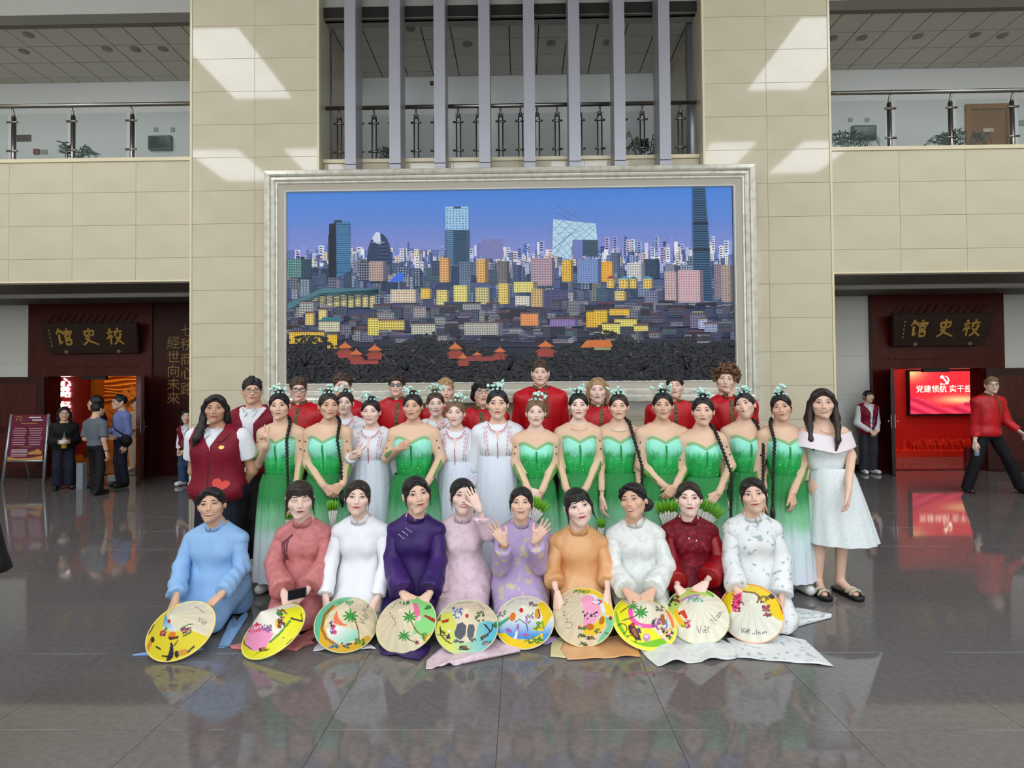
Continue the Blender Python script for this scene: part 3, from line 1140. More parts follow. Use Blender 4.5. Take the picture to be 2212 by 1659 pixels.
# nearer houses
for k in range(260):
    x = prng.uniform(615, 1580)
    yb = prng.uniform(668, 742)
    w, h = prng.uniform(14, 40), prng.uniform(8, 24)
    c = jit(prng.choice([(72, 76, 92), (96, 98, 112), (54, 54, 70), (130, 128, 132), (84, 92, 110), (152, 150, 146), (60, 62, 86), (48, 46, 58)]), 12)
    bld(x, yb - h, w, h, c, jit((40, 42, 60), 10), prng.choice([0.0, 0.25]), ww=0.5, wh=0.45, roof=jit(prng.choice([(50, 46, 56), (92, 60, 64), (110, 108, 116), (60, 70, 96)]), 10))
for b in [(797, 687, 23, 37, (226, 204, 96), (120, 104, 60), 0.0), (820, 692, 56, 20, (222, 196, 92), (110, 92, 60), 0.0), (661, 676, 22, 26, (226, 194, 112), (150, 120, 70), 0.2), (690, 668, 20, 24, (234, 206, 120), (150, 120, 70), 0.2), (690, 694, 46, 22, (206, 200, 166), (120, 116, 100), 0.0),
          (626, 716, 76, 26, (236, 186, 60), (150, 104, 40), 0.0), (709, 722, 21, 30, (240, 184, 52), (170, 116, 40), 0.0), (891, 700, 54, 22, (190, 188, 168), (96, 92, 90), 0.05), (1006, 698, 82, 26, (176, 172, 160), (100, 98, 100), 0.12), (1127, 678, 38, 26, (238, 146, 84), (190, 100, 60), 0.0),
          (1268, 674, 26, 34, (240, 176, 46), (160, 100, 40), 0.1), (1285, 671, 30, 32, (242, 186, 50), (160, 106, 40), 0.1), (1318, 668, 42, 14, (238, 184, 56), (170, 120, 50), 0.0), (1328, 690, 48, 16, (226, 206, 104), (150, 130, 70), 0.0), (1302, 700, 38, 22, (232, 212, 108), (150, 130, 70), 0.0), (1370, 704, 30, 12, (226, 204, 96), (150, 130, 70), 0.0),
          (1490, 680, 36, 30, (112, 108, 132), (66, 66, 92), 0.1), (1508, 690, 20, 22, (180, 186, 206), (90, 96, 120), 0.1), (1520, 700, 30, 18, (150, 158, 180), (80, 88, 112), 0.1), (1190, 690, 60, 16, (140, 118, 168), (84, 74, 120), 0.1)]:
    bld(*b, roof=jit((84, 66, 70), 14))
poly([(693, 693), (700, 685), (735, 685), (738, 693)], (42, 112, 118))
for x, y, w in ((1420, 650, 40), (1440, 660, 60), (1500, 655, 50), (1060, 726, 50)):
    poly([(x, y + 6), (x + 6, y), (x + w - 6, y), (x + w, y + 6)], (40, 36, 50))
# trees at the bottom: overlapping dark leaf patches
for k in range(4600):
    x = prng.uniform(610, 1590)
    edge = 752 - 16 * math.sin(x * 0.021) - 22 * (abs(x - 880) < 70) - 26 * (abs(x - 1390) < 110) - 12 * (abs(x - 650) < 60)
    y = edge + prng.random() ** 1.1 * (832 - edge)
    r = prng.uniform(2, 6)
    c = jit(prng.choice([(34, 36, 38), (30, 32, 38), (40, 42, 40), (36, 36, 44), (46, 44, 41), (42, 39, 48), (33, 38, 38)]), 4)
    if prng.random() < 0.05:
        r *= 0.55
        c = jit(prng.choice([(96, 74, 84), (80, 84, 104), (110, 96, 70), (84, 60, 66)]), 10)
    n = 6
    a0 = prng.uniform(0, 6)
    poly([(x + r * prng.uniform(0.6, 1.1) * math.cos(a0 + 6.283 * i / n), min(829, y + r * 0.7 * prng.uniform(0.6, 1.1) * math.sin(a0 + 6.283 * i / n))) for i in range(n)], c, k % 5 == 0)


# palaces with orange roofs
def palace(x, y, w, h, two=True):
    o1, o2 = (200, 108, 56), (150, 66, 44)
    poly([(x - w * 0.62, y + h), (x - w * 0.34, y + h * 0.72), (x + w * 0.34, y + h * 0.72), (x + w * 0.62, y + h)], o2)
    rect(x - w * 0.42, y + h, w * 0.84, h * 0.34, (150, 60, 56))
    if two:
        rect(x - w * 0.3, y + h * 0.5, w * 0.6, h * 0.24, (110, 60, 52))
        poly([(x - w * 0.46, y + h * 0.52), (x - 1.5, y + 2), (x, y - 3), (x + 1.5, y + 2), (x + w * 0.46, y + h * 0.52)], o1)
    for s in np.linspace(-0.5, 0.5, 7):
        pline(x + s * w * 0.5, y + h * 0.74, x + s * w, y + h * 0.98, 0.8, (112, 50, 38))


for x, y, w, h in ((748, 738, 36, 26), (772, 754, 32, 22), (812, 744, 36, 24), (986, 740, 34, 26), (1003, 764, 26, 20), (1033, 760, 26, 14), (1082, 750, 30, 20), (1180, 736, 40, 26)):
    palace(x, y, w, h)
poly([(1254, 752), (1268, 736), (1318, 735), (1324, 750)], (196, 106, 48))
rect(1284, 751, 36, 6, (140, 140, 100))
rect(760, 778, 60, 8, (150, 62, 60))
rect(1010, 770, 60, 10, (140, 60, 62))
for bx, by in ((880, 800), (1390, 800), (660, 790), (1480, 800), (1100, 800)):
    for q in range(12):
        a = math.pi * (0.1 + 0.8 * prng.random())
        L = prng.uniform(14, 44)
        pline(bx + prng.uniform(-3, 3), by, bx + L * math.cos(a), by - L * math.sin(a), 1.4, (18, 18, 22), q == 0)
    pline(bx, 829, bx, by - 4, 4, (30, 28, 28))
PG.obj('canvas', frame_root)

# ================================================================ figures: heads, hands, hair, clothes
def rotm(yaw=0, pitch=0, roll=0):
    """degrees. yaw>0 turns the face to image right, pitch>0 lifts the chin, roll>0 tilts the crown to image right"""
    return np.array(Matrix.Rotation(math.radians(yaw), 3, 'Z') @ Matrix.Rotation(math.radians(-pitch), 3, 'X') @ Matrix.Rotation(math.radians(roll), 3, 'Y'))


def base_head(sex):
    m = sex[0] == 'm'
    f = Field((-0.1, -0.13, -0.21), (0.1, 0.13, 0.13), (0.0064 if m else 0.0053) if len(sex) == 1 else 0.0085)
    f.ell((0, 0.014, 0.03), (0.0745, 0.094, 0.086), 0.01)
    f.ell((0, -0.028, -0.034), (0.061 if m else 0.0575, 0.062, 0.079), 0.03)
    jw = 0.05 if m else 0.042
    for s in (-1, 1):
        f.cap((s * jw, 0.004, -0.05), (s * 0.012, -0.066, -0.099), 0.022 if m else 0.02, 0.017 if m else 0.015, 0.03)
        f.ell((s * 0.041, -0.058, -0.022), (0.025, 0.028, 0.025), 0.022)
        f.ell((s * 0.0765, 0.014, -0.008), (0.009, 0.019, 0.031), 0.006)
    f.ell((0, -0.076, -0.099), (0.02 if m else 0.017, 0.017, 0.016), 0.02)
    f.cap((-0.032, -0.081, 0.02), (0.032, -0.081, 0.02), 0.013, 0.013, 0.022)
    for s in (-1, 1):
        f.ell((s * 0.031, -0.104, 0.004), (0.018, 0.014, 0.0105), 0.014, 'sub')
        f.ell((s * 0.031, -0.078, 0.003), (0.0165, 0.0135, 0.013), 0.006)
    f.chain([(0, -0.088, 0.012), (0, -0.098, -0.012), (0, -0.109 if m else -0.106, -0.03)], [0.0065, 0.0075, 0.0095], 0.012)
    for s in (-1, 1):
        f.ell((s * 0.0115, -0.096, -0.034), (0.0085, 0.011, 0.0075), 0.007)
        f.ell((s * 0.0075, -0.1035, -0.0405), (0.0035, 0.0045, 0.003), 0.003, 'sub')
    f.ell((0, -0.089, -0.058), (0.026, 0.012, 0.02), 0.02)
    f.cap((-0.014, -0.0965, -0.0565), (0.014, -0.0965, -0.0565), 0.0045, 0.0045, 0.006)
    f.cap((-0.011, -0.097, -0.0655), (0.011, -0.097, -0.0655), 0.0056, 0.0056, 0.006)
    r = 0.056 if m else 0.047
    f.cap((0, 0.026, -0.05), (0, 0.034, -0.15), r, r - 0.004, 0.022)
    v, q = f.mesh()
    return v, q


HEADS = {}


def head_base(sex):
    if sex not in HEADS:
        v, q = base_head(sex)
        HEADS[sex] = (v, q, BVHTree.FromPolygons(v.tolist(), q.tolist()))
    return HEADS[sex]


def proj_front(bvh, pts, off):
    out = []
    for x, z in pts:
        hit = bvh.ray_cast(Vector((x, -1.0, z)), Vector((0, 1, 0)))
        y = hit[0].y if hit[0] else -0.06
        out.append((x, y - off, z))
    return out


def strip(xs, lo, hi, nv=2):
    """grid patch between two curves"""
    pts, f = [], []
    n = len(xs)
    for j in range(nv + 1):
        t = j / nv
        for i in range(n):
            pts.append((xs[i], lo[i] * (1 - t) + hi[i] * t))
    for j in range(nv):
        for i in range(n - 1):
            f.append((j * n + i, j * n + i + 1, (j + 1) * n + i + 1, (j + 1) * n + i))
    return pts, f


def face_patches(sex, o):
    """eyes, brows, lips laid on the face; o: dict(smile, teeth, open, brow, browc, lips, iris, shadow, closed)"""
    v, q, bvh = head_base(sex)
    out = []

    def put(xs, lo, hi, m, off, nv=2):
        p, f = strip(xs, lo, hi, nv)
        out.append((np.array(proj_front(bvh, p, off)), f, m))
    sm = o.get('smile', 0.3)
    op = o.get('open', 0.86)
    white = M('eye_white', (204, 196, 188), r=0.25)
    iris = M('iris_' + o.get('iris', 'dark'), {'dark': (38, 24, 18), 'blue': (84, 106, 120), 'brown': (70, 46, 30)}[o.get('iris', 'dark')], r=0.15)
    lash = M('lash_black', (22, 16, 15), r=0.6)
    brow = M('brow_' + o.get('browc', 'black'), {'black': (38, 29, 26), 'brown': (92, 66, 48), 'fair': (140, 108, 78)}[o.get('browc', 'black')], r=0.8)
    lid = M('lid_shadow_' + o.get('skin', 'a'), o['skincol2'], r=0.5)
    lc = o.get('lips', (178, 92, 88))
    lips = M('lips_%d_%d_%d' % lc, lc, r=0.35)
    mouthm = M('mouth_line', (96, 40, 40), r=0.6)
    teeth = M('teeth', (232, 226, 214), r=0.3)
    for s in (-1, 1):
        cx, cz = s * 0.0315, 0.003
        u = np.linspace(-1, 1, 9)
        xs = cx + u * 0.0158
        tilt = s * u * 0.0012
        top = cz + tilt + 0.0064 * op * (1 - u ** 2) ** 0.7
        bot = cz + tilt - 0.005 * op * (1 - u ** 2) ** 0.7 * (1 - 0.4 * sm)
        if op < 0.25:
            put(xs, cz - 0.002 - 0.002 * (1 - u ** 2), cz - 0.0005 - 0.002 * (1 - u ** 2), lash, 0.0012, 1)
        else:
            put(xs, bot, top, white, 0.0006)
            r = 0.0072
            iu = np.linspace(-1, 1, 7)
            ix = cx + o.get('gaze', 0) * 0.004 + iu * r
            hh = r * np.sqrt(np.maximum(0, 1 - iu ** 2))
            lt = np.interp(ix, xs, top)
            lb = np.interp(ix, xs, bot)
            put(ix, np.maximum(cz + 0.0006 - hh, lb), np.minimum(cz + 0.0006 + hh, lt), iris, 0.0011)
            th = 0.0022 if sex[0] == 'm' else 0.0034
            put(xs * 1.0 + 0 * u, top - 0.0003, top + th * (0.35 + 0.65 * np.clip((s * u + 1) / 1.4, 0, 1)), lash, 0.0014, 1)
            put(xs, bot - 0.0008, bot + 0.0003, lid, 0.0013, 1)
        put(xs, top + 0.003, top + 0.0078 * np.ones(9) * (0.8 + 0.2 * (1 - u ** 2)), lid, 0.0005, 1)
        bu = np.linspace(-1, 1, 9)
        bx = cx + s * 0.001 + bu * 0.019
        arch = 0.0248 + (0.003 if sex[0] == 'f' else 0.001) * (1 - bu ** 2) - 0.0015 * np.maximum(0, s * bu) ** 2 + o.get('brow', 0) * 0.004
        th = (0.003 if sex[0] == 'f' else 0.0042) * (1 - 0.6 * np.maximum(0, s * bu)) * np.minimum(1, 1.4 - 0.6 * np.abs(bu))
        put(bx, arch - th, arch + th, brow, 0.0008, 1)
        out.append((np.array(proj_front(bvh, [(s * 0.0075 + 0.0038 * math.cos(a), -0.0405 + 0.0017 * math.sin(a)) for a in np.linspace(0, 6.283, 8, False)], 0.0005)), [tuple(range(8))], mouthm))
    # mouth
    wd = 0.0215 + 0.007 * sm + o.get('mw', 0)
    if o.get('pout'):
        wd = 0.0155
    u = np.linspace(-1, 1, 13)
    xs = u * wd
    cz = -0.061
    cv = cz + 0.0085 * sm * u ** 2 - 0.001
    op_ = 0.0068 * (1 - u ** 2) if o.get('teeth') else 0.0 * u
    cup = 0.0012 * np.exp(-(u / 0.12) ** 2)
    up = cv + op_ * 0.4 + (0.0062 if not o.get('pout') else 0.0085) * (1 - u ** 2) ** 0.8 - cup
    lo = cv - op_ - (0.0078 if not o.get('pout') else 0.0095) * (1 - u ** 2) ** 0.8
    put(xs, cv + op_ * 0.4, up, lips, 0.001, 2)
    put(xs, lo, cv - op_, lips, 0.0012, 2)
    if o.get('teeth'):
        put(xs, cv - op_, cv + op_ * 0.4, teeth, 0.0006, 1)
    else:
        put(xs, cv - 0.0009, cv + 0.0007, mouthm, 0.0022, 1)
    return out


# ---- hands: fingers along +x, palm towards -z, thumb on the -y side
HANDS = {}
HPOSE = {'relax': ([(18, 25, 15), (20, 28, 16), (24, 30, 18), (28, 32, 18)], 0.0, (25, 10)),
         'flat': ([(2, 5, 3)] * 4, 1.0, (38, 5)),
         'open': ([(4, 10, 6), (0, 8, 6), (2, 10, 6), (6, 12, 8)], 1.6, (46, 0)),
         'grip': ([(50, 55, 30), (52, 58, 32), (54, 60, 34), (56, 62, 34)], 0.0, (15, 40)),
         'drape': ([(30, 24, 14), (32, 26, 14), (34, 26, 14), (36, 28, 16)], 0.35, (30, 20)),
         'vee': ([(-4, 4, 2), (-4, 4, 2), (80, 95, 55), (84, 95, 55)], 2.2, (-10, 60)),
         'fist': ([(72, 85, 50), (74, 88, 50), (76, 90, 52), (78, 92, 52)], 0.0, (5, 55))}


def hand_base(pose, low=False):
    if (pose, low) in HANDS:
        return HANDS[pose, low]
    curls, spread, (ta, tc) = HPOSE[pose]
    f = Field((-0.045, -0.09, -0.11), (0.2, 0.07, 0.05), 0.0065 if low else 0.0043)
    ky = (-0.027, -0.009, 0.009, 0.025)
    kl = (0.087, 0.09, 0.086, 0.078)
    fl = (0.068, 0.076, 0.07, 0.055)
    fr = (0.0085, 0.0088, 0.0083, 0.0072)
    f.cap((-0.016, 0, 0), (0.006, 0, 0), 0.0205, 0.0205, 0.01)
    for i in range(4):
        f.cap((0.004, ky[i] * 0.55, 0), (kl[i], ky[i], 0.002), 0.014, 0.0105, 0.012)
    f.cap((0.012, -0.016, -0.008), (0.05, -0.03, -0.012), 0.014, 0.012, 0.014)
    for i in range(4):
        p = np.array([kl[i], ky[i], 0.002])
        a = 0
        sp = math.radians((i - 1.5) * 6.0 * spread * (1 if pose != 'vee' else (1.5 if i < 2 else 0)))
        for j, (c, lr) in enumerate(zip(curls[i], (0.45, 0.3, 0.25))):
            a += math.radians(c)
            d = np.array([math.cos(a) * math.cos(sp), math.cos(a) * math.sin(sp) if a < 1.2 else 0, -math.sin(a)])
            q = p + d * fl[i] * lr
            f.cap(p, q, fr[i] * (1 - 0.09 * j), fr[i] * (1 - 0.09 * (j + 1)), 0.0025)
            p = q
    t0 = np.array([0.03, -0.03, -0.006])
    a = math.radians(ta)
    b = math.radians(tc)
    d1 = np.array([math.cos(a) * math.cos(b * 0.6), -math.sin(a), -math.sin(b * 0.6)])
    t1 = t0 + d1 * 0.04
    a2 = a * 0.55
    d2 = np.array([math.cos(a2) * math.cos(b), -math.sin(a2), -math.sin(b)])
    t2 = t1 + d2 * 0.03
    f.cap(t0, t1, 0.0125, 0.0105, 0.008)
    f.cap(t1, t2, 0.0102, 0.0078, 0.003)
    HANDS[pose, low] = f.mesh()
    return HANDS[pose, low]


def hand_geo(pose, wrist, fdir, pnorm, thumb, scale=1.0, low=False):
    """thumb: vector the thumb side should point to (decides handedness)"""
    v, q = hand_base(pose, low)
    x = np.asarray(fdir, float)
    x /= np.linalg.norm(x)
    z = -np.asarray(pnorm, float)
    z -= x * np.dot(z, x)
    z /= np.linalg.norm(z) + 1e-9
    y = np.cross(z, x)
    v2 = v.copy()
    if np.dot(-y, np.asarray(thumb, float)) < 0:
        v2[:, 1] *= -1
        q = q[:, ::-1]
    return v2 * scale @ np.stack([x, y, z]) + np.asarray(wrist, float), q


# ---- hair: built once per style in head space, shared by everyone who wears it
HAIR = {}


def hair_mesh(style, mat):
    key = style
    if key in HAIR:
        return HAIR[key]
    hr = random.Random(hash(style) % 1000 if False else sum(map(ord, style)))
    long_ = style in ('long', 'long_side', 'long_back')
    h = 0.0058
    f = Field((-0.15, -0.16, -0.42 if long_ else -0.2), (0.15, 0.17, 0.2), h if not long_ else 0.0066)
    male = style in ('short', 'crop', 'curly', 'bigcurl', 'mop', 'fairlong', 'tousled', 'quiff')
    g = 0.006 if not male else 0.008
    f.ell((0, 0.016, 0.03), (0.0745 + g, 0.095 + g, 0.0865 + g), 0.01)
    if style in ('updo', 'bunlow', 'bunside', 'curtain', 'fringe', 'sleek'):
        f.ell((0, 0.07, -0.03), (0.06, 0.045, 0.06), 0.04)
    # opening for the face
    if male:
        op = f.like()
        op.ell((0, -0.112, -0.035), (0.079, 0.095, 0.09 if style != 'mop' else 0.075), 0.0)
        op.ell((0, -0.05, -0.13), (0.1, 0.13, 0.085), 0.02)
        if style not in ('mop', 'fairlong', 'curly'):
            for s in (-1, 1):
                op.ell((s * 0.085, 0.005, -0.02), (0.02, 0.03, 0.04), 0.01)
            op.ell((0, 0.1, -0.13), (0.11, 0.12, 0.09), 0.01)
        f.V = -smin(-f.V, op.V, 0.012)
    else:
        op = f.like()
        op.ell((0, -0.118, -0.035), (0.073, 0.077, 0.118 if style.startswith('updo') or style in ('sleek', 'bunlow', 'bunside') else 0.11), 0.0)
        op.ell((0, -0.06, -0.125), (0.085, 0.13, 0.075), 0.03)
        if style not in ('long', 'long_side', 'long_back'):
            for s in (-1, 1):
                op.ell((s * 0.085, 0.006, -0.025), (0.018, 0.024, 0.036), 0.01)
            op.ell((0, 0.05, -0.15), (0.1, 0.14, 0.075), 0.02)
        f.V = -smin(-f.V, op.V, 0.01)

    def lock(pts, rad, k=0.012, fl=None):
        f.chain(pts, rad, k)
    if style == 'updo':
        f.ell((0, 0.045, 0.118), (0.042, 0.042, 0.034), 0.015)
        for s in (-1, 1):
            lock([(s * 0.004, -0.072, 0.1), (s * 0.052, -0.05, 0.07), (s * 0.072, -0.01, 0.02), (s * 0.072, 0.02, -0.01)], [0.005, 0.007, 0.009, 0.008])
    if style == 'updo_wisps':
        f.ell((0, 0.045, 0.118), (0.042, 0.042, 0.034), 0.015)
        for s in (-1, 1):
            lock([(s * 0.006, -0.08, 0.086), (s * 0.05, -0.068, 0.05), (s * 0.071, -0.035, -0.01), (s * 0.07, -0.03, -0.07)], [0.007, 0.009, 0.005, 0.003])
    if style == 'sleek':
        f.ell((0, 0.1, -0.02), (0.045, 0.035, 0.045), 0.02)
        for s in (-1, 1):
            lock([(s * 0.012, -0.079, 0.09), (s * 0.056, -0.056, 0.056), (s * 0.077, 0.0, 0.01), (s * 0.06, 0.06, -0.03)], [0.009, 0.012, 0.012, 0.01])
    if style == 'curtain':
        f.ell((0, 0.105, -0.03), (0.042, 0.035, 0.042), 0.02)
        for s in (-1, 1):
            lock([(s * 0.006, -0.079, 0.094), (s * 0.046, -0.08, 0.064), (s * 0.069, -0.056, 0.015), (s * 0.074, -0.03, -0.035)], [0.004, 0.007, 0.008, 0.006], 0.022)
            lock([(s * 0.074, -0.034, -0.03), (s * 0.07, -0.042, -0.075), (s * 0.066, -0.05, -0.115)], [0.005, 0.0038, 0.0024], 0.004)
    if style == 'fringe':
        f.ell((0, 0.095, 0.0), (0.045, 0.035, 0.045), 0.02)
        for i in range(9):
            x = -0.054 + 0.0135 * i
            z1 = 0.03 + 0.012 * abs(x) / 0.054 + hr.uniform(-0.004, 0.004) - 0.02 * (abs(x) > 0.045)
            lock([(x * 0.4, -0.05, 0.1), (x * 0.85, -0.086 + 0.3 * abs(x), 0.072), (x, -0.099 + 0.45 * abs(x), z1)], [0.007, 0.009, 0.0045], 0.012)
        for s in (-1, 1):
            lock([(s * 0.055, -0.064, 0.07), (s * 0.074, -0.045, 0.0), (s * 0.074, -0.04, -0.06), (s * 0.082, -0.045, -0.105)], [0.012, 0.009, 0.006, 0.003], 0.008)
    if style in ('bunlow', 'bunside'):
        f.ell((0.045 if style == 'bunside' else 0, 0.1, -0.04), (0.05, 0.04, 0.048), 0.02)
        for s in (-1, 1):
            lock([(s * 0.008 - 0.015, -0.082, 0.094), (s * 0.05, -0.07, 0.068), (s * 0.076, -0.02, 0.03), (s * 0.078, 0.03, -0.01)], [0.01, 0.014, 0.013, 0.01])
    if style == 'long':
        for s in (-1, 1):
            lock([(s * 0.01, -0.08, 0.094), (s * 0.056, -0.062, 0.06), (s * 0.078, -0.02, 0.0), (s * 0.082, -0.02, -0.08), (s * 0.088, -0.055, -0.18), (s * 0.085, -0.085, -0.28), (s * 0.07, -0.095, -0.36)],
                 [0.011, 0.014, 0.016, 0.018, 0.02, 0.018, 0.008], 0.02)
            lock([(s * 0.075, 0.03, 0.0), (s * 0.085, 0.04, -0.12), (s * 0.09, 0.04, -0.24)], [0.025, 0.03, 0.02], 0.03)
        f.cap((0, 0.07, 0.0), (0, 0.085, -0.26), 0.06, 0.045, 0.04, sq=(1.25, 0.7, 1))
    if style == 'long_side':
        for s in (-1, 1):
            lock([(0.012 + s * 0.012, -0.08, 0.094), (s * 0.052, -0.066, 0.066), (s * 0.077, -0.03, 0.01), (s * 0.083, -0.012, -0.08)], [0.012, 0.016, 0.018, 0.022], 0.018)
        lock([(0.05, -0.075, 0.075), (0.078, -0.03, 0.0), (0.086, 0.0, -0.1), (0.11, 0.02, -0.16)], [0.015, 0.018, 0.022, 0.014], 0.02)
        lock([(-0.08, 0.0, -0.06), (-0.09, -0.04, -0.15), (-0.12, -0.075, -0.24), (-0.14, -0.08, -0.3)], [0.024, 0.03, 0.026, 0.01], 0.025)
        f.cap((0, 0.07, 0.0), (0.03, 0.085, -0.18), 0.06, 0.045, 0.04, sq=(1.25, 0.7, 1))
    if style == 'long_back':
        for s in (-1, 1):
            lock([(s * 0.01, -0.078, 0.092), (s * 0.055, -0.06, 0.06), (s * 0.078, -0.01, 0.0), (s * 0.08, 0.02, -0.1), (s * 0.075, 0.03, -0.16)], [0.011, 0.014, 0.018, 0.022, 0.016], 0.018)
        f.cap((0, 0.07, 0.0), (0, 0.085, -0.2), 0.06, 0.05, 0.04, sq=(1.25, 0.7, 1))
    if style in ('short', 'tousled', 'quiff', 'crop'):
        n = {'short': 46, 'tousled': 70, 'quiff': 50, 'crop': 0}[style]
        for i in range(n):
            a = hr.uniform(-1.25, 1.25)
            b = hr.uniform(-0.7, 1.5)
            d = np.array([math.sin(a) * math.cos(b), -math.cos(a) * math.cos(b) if hr.random() < 0.6 else math.cos(a) * math.cos(b), abs(math.sin(b)) * 0.8 + 0.25])
            d /= np.linalg.norm(d)
            p = np.array([0, 0.016, 0.03]) + d * np.array([0.078, 0.098, 0.09])
            if p[2] < 0.062 and p[1] < 0:
                continue
            L = 0.02 if style != 'tousled' else 0.03
            q = p + d * 0.008 + np.array([hr.uniform(-1, 1) * 0.012, -0.012 if style != 'quiff' else -0.004, 0.004 + (0.014 if style == 'quiff' and p[1] < -0.02 else 0)]) * (L / 0.02)
            f.cap(p - d * 0.004, q - d * 0.004, 0.012, 0.006, 0.014)
    if style in ('curly', 'bigcurl'):
        n, R, gs = (130, 0.012, 0.012) if style == 'curly' else (260, 0.034, 0.016)
        for i in range(n):
            a = hr.uniform(0, 6.283)
            zz = hr.uniform(-0.25 if style == 'curly' else -0.45, 1)
            rr = math.sqrt(max(0, 1 - zz * zz))
            d = np.array([rr * math.cos(a), rr * math.sin(a), zz])
            p = np.array([0, 0.018, 0.034]) + d * (np.array([0.078, 0.098, 0.09]) + R * hr.uniform(0.2, 1.0))
            if p[1] < -0.02 and p[2] < 0.058 and abs(p[0]) < 0.066:
                continue
            if p[2] < -0.05:
                continue
            f.ell(p, np.full(3, gs * hr.uniform(0.6, 1.0)), 0.006)
    if style in ('mop', 'fairlong'):
        for i in range(15):
            x = -0.07 + 0.01 * i
            if style == 'mop':
                lock([(x * 0.6, -0.05, 0.115), (x * 0.95, -0.088 + 0.35 * abs(x), 0.07), (x, -0.098 + 0.5 * abs(x), 0.03 + hr.uniform(-0.008, 0.008) - 0.5 * max(0, abs(x) - 0.05))], [0.015, 0.013, 0.006], 0.008)
        for s in (-1, 1):
            e = -0.06 if style == 'mop' else -0.13
            lock([(s * 0.03, -0.06, 0.1), (s * 0.078, -0.025, 0.04), (s * 0.085, -0.005, -0.02), (s * 0.083, 0.01, e)], [0.016, 0.018, 0.017, 0.01], 0.014)
            lock([(s * 0.075, 0.03, 0.03), (s * 0.08, 0.05, -0.05), (s * 0.07, 0.06, e - 0.02)], [0.02, 0.022, 0.012], 0.02)
    if style in ('curtain', 'updo', 'updo_wisps', 'sleek', 'long', 'long_back'):
        f.chain([(0, -0.1, 0.085), (0, -0.06, 0.118), (0, 0.0, 0.132)], [0.006, 0.006, 0.004], 0.006, 'sub')
    v, q = f.mesh()
    me = Geo().add(v, q, mat).mesh('hair_' + style, True)
    HAIR[key] = me
    return me


def hair_mat(c):
    cols = {'black': ((20, 17, 18), (34, 29, 30)), 'brown': ((58, 42, 32), (84, 62, 46)), 'darkbrown': ((36, 27, 23), (58, 44, 36)), 'blond': ((150, 118, 82), (184, 152, 110)), 'auburn': ((76, 50, 30), (118, 82, 50)), 'ash': ((104, 82, 60), (138, 112, 84))}[c]
    return M('hair_' + c, cols[0], r=0.36, spec=0.5, var=(cols[1], 40, (3, 3, 0.25), 0.35, 0.7), bump=(80, 0.4, (4, 4, 0.25)))


SKIN = {'a': ((230, 190, 166), (200, 148, 126)), 'b': ((220, 176, 148), (186, 134, 110)), 'c': ((200, 152, 124), (164, 114, 92)), 'w': ((232, 194, 174), (206, 150, 134)), 'p': ((238, 204, 188), (208, 154, 140))}


def skin_mat(k):
    return M('skin_' + k, SKIN[k][0], r=0.48, spec=0.35, var=(SKIN[k][1], 9, (1, 1, 1), 0.62, 0.95))


# ---- loose cloth helpers
def loft(rings, n, fn=None):
    """rings: [(cx, cy, z, rx, ry)]; fn(theta, i) -> radial multiplier"""
    v, f = [], []
    for i, (cx, cy, z, rx, ry) in enumerate(rings):
        for j in range(n):
            t = 2 * math.pi * j / n
            k = 1.0 if fn is None else fn(t, i)
            v.append((cx + rx * k * math.sin(t), cy - ry * k * math.cos(t), z))
    for i in range(len(rings) - 1):
        for j in range(n):
            f.append((i * n + j, i * n + (j + 1) % n, (i + 1) * n + (j + 1) % n, (i + 1) * n + j))
    return np.array(v), np.array(f)


def pleats(seed, n, amp):
    pr = random.Random(seed)
    ph = [(pr.uniform(0, 6.28), pr.choice([n - 3, n, n + 4]), pr.uniform(0.5, 1)) for _ in range(3)]

    def fn(t, i):
        return 1 + amp[i] * sum(a * math.sin(q * t + p) for p, q, a in ph) / 2
    return fn


def ring_collar(c, r, hgt, m, n=30, gap=0.12, ry=1.0, flare=1.0, lean=-0.25, thick=0.004):
    """standing collar round the neck, open a little at the front"""
    v, f = [], []
    th = np.linspace(gap, 2 * math.pi - gap, n)
    for i, t in enumerate(th):
        dip = 0.35 * hgt * math.exp(-((min(t, 2 * math.pi - t)) / 0.45) ** 2)
        for (rr, z) in ((r * flare, 0), (r, hgt - dip), (r - thick, hgt - dip), (r * flare - thick, 0)):
            x, y = rr * math.sin(t), -rr * ry * math.cos(t)
            v.append((c[0] + x, c[1] + y, c[2] + z - lean * y))
    for i in range(n - 1):
        for j in range(4):
            f.append((4 * i + j, 4 * i + (j + 1) % 4, 4 * i + 4 + (j + 1) % 4, 4 * i + 4 + j))
    f += [(0, 1, 2, 3), (4 * n - 4, 4 * n - 1, 4 * n - 2, 4 * n - 3)]
    return np.array(v), f


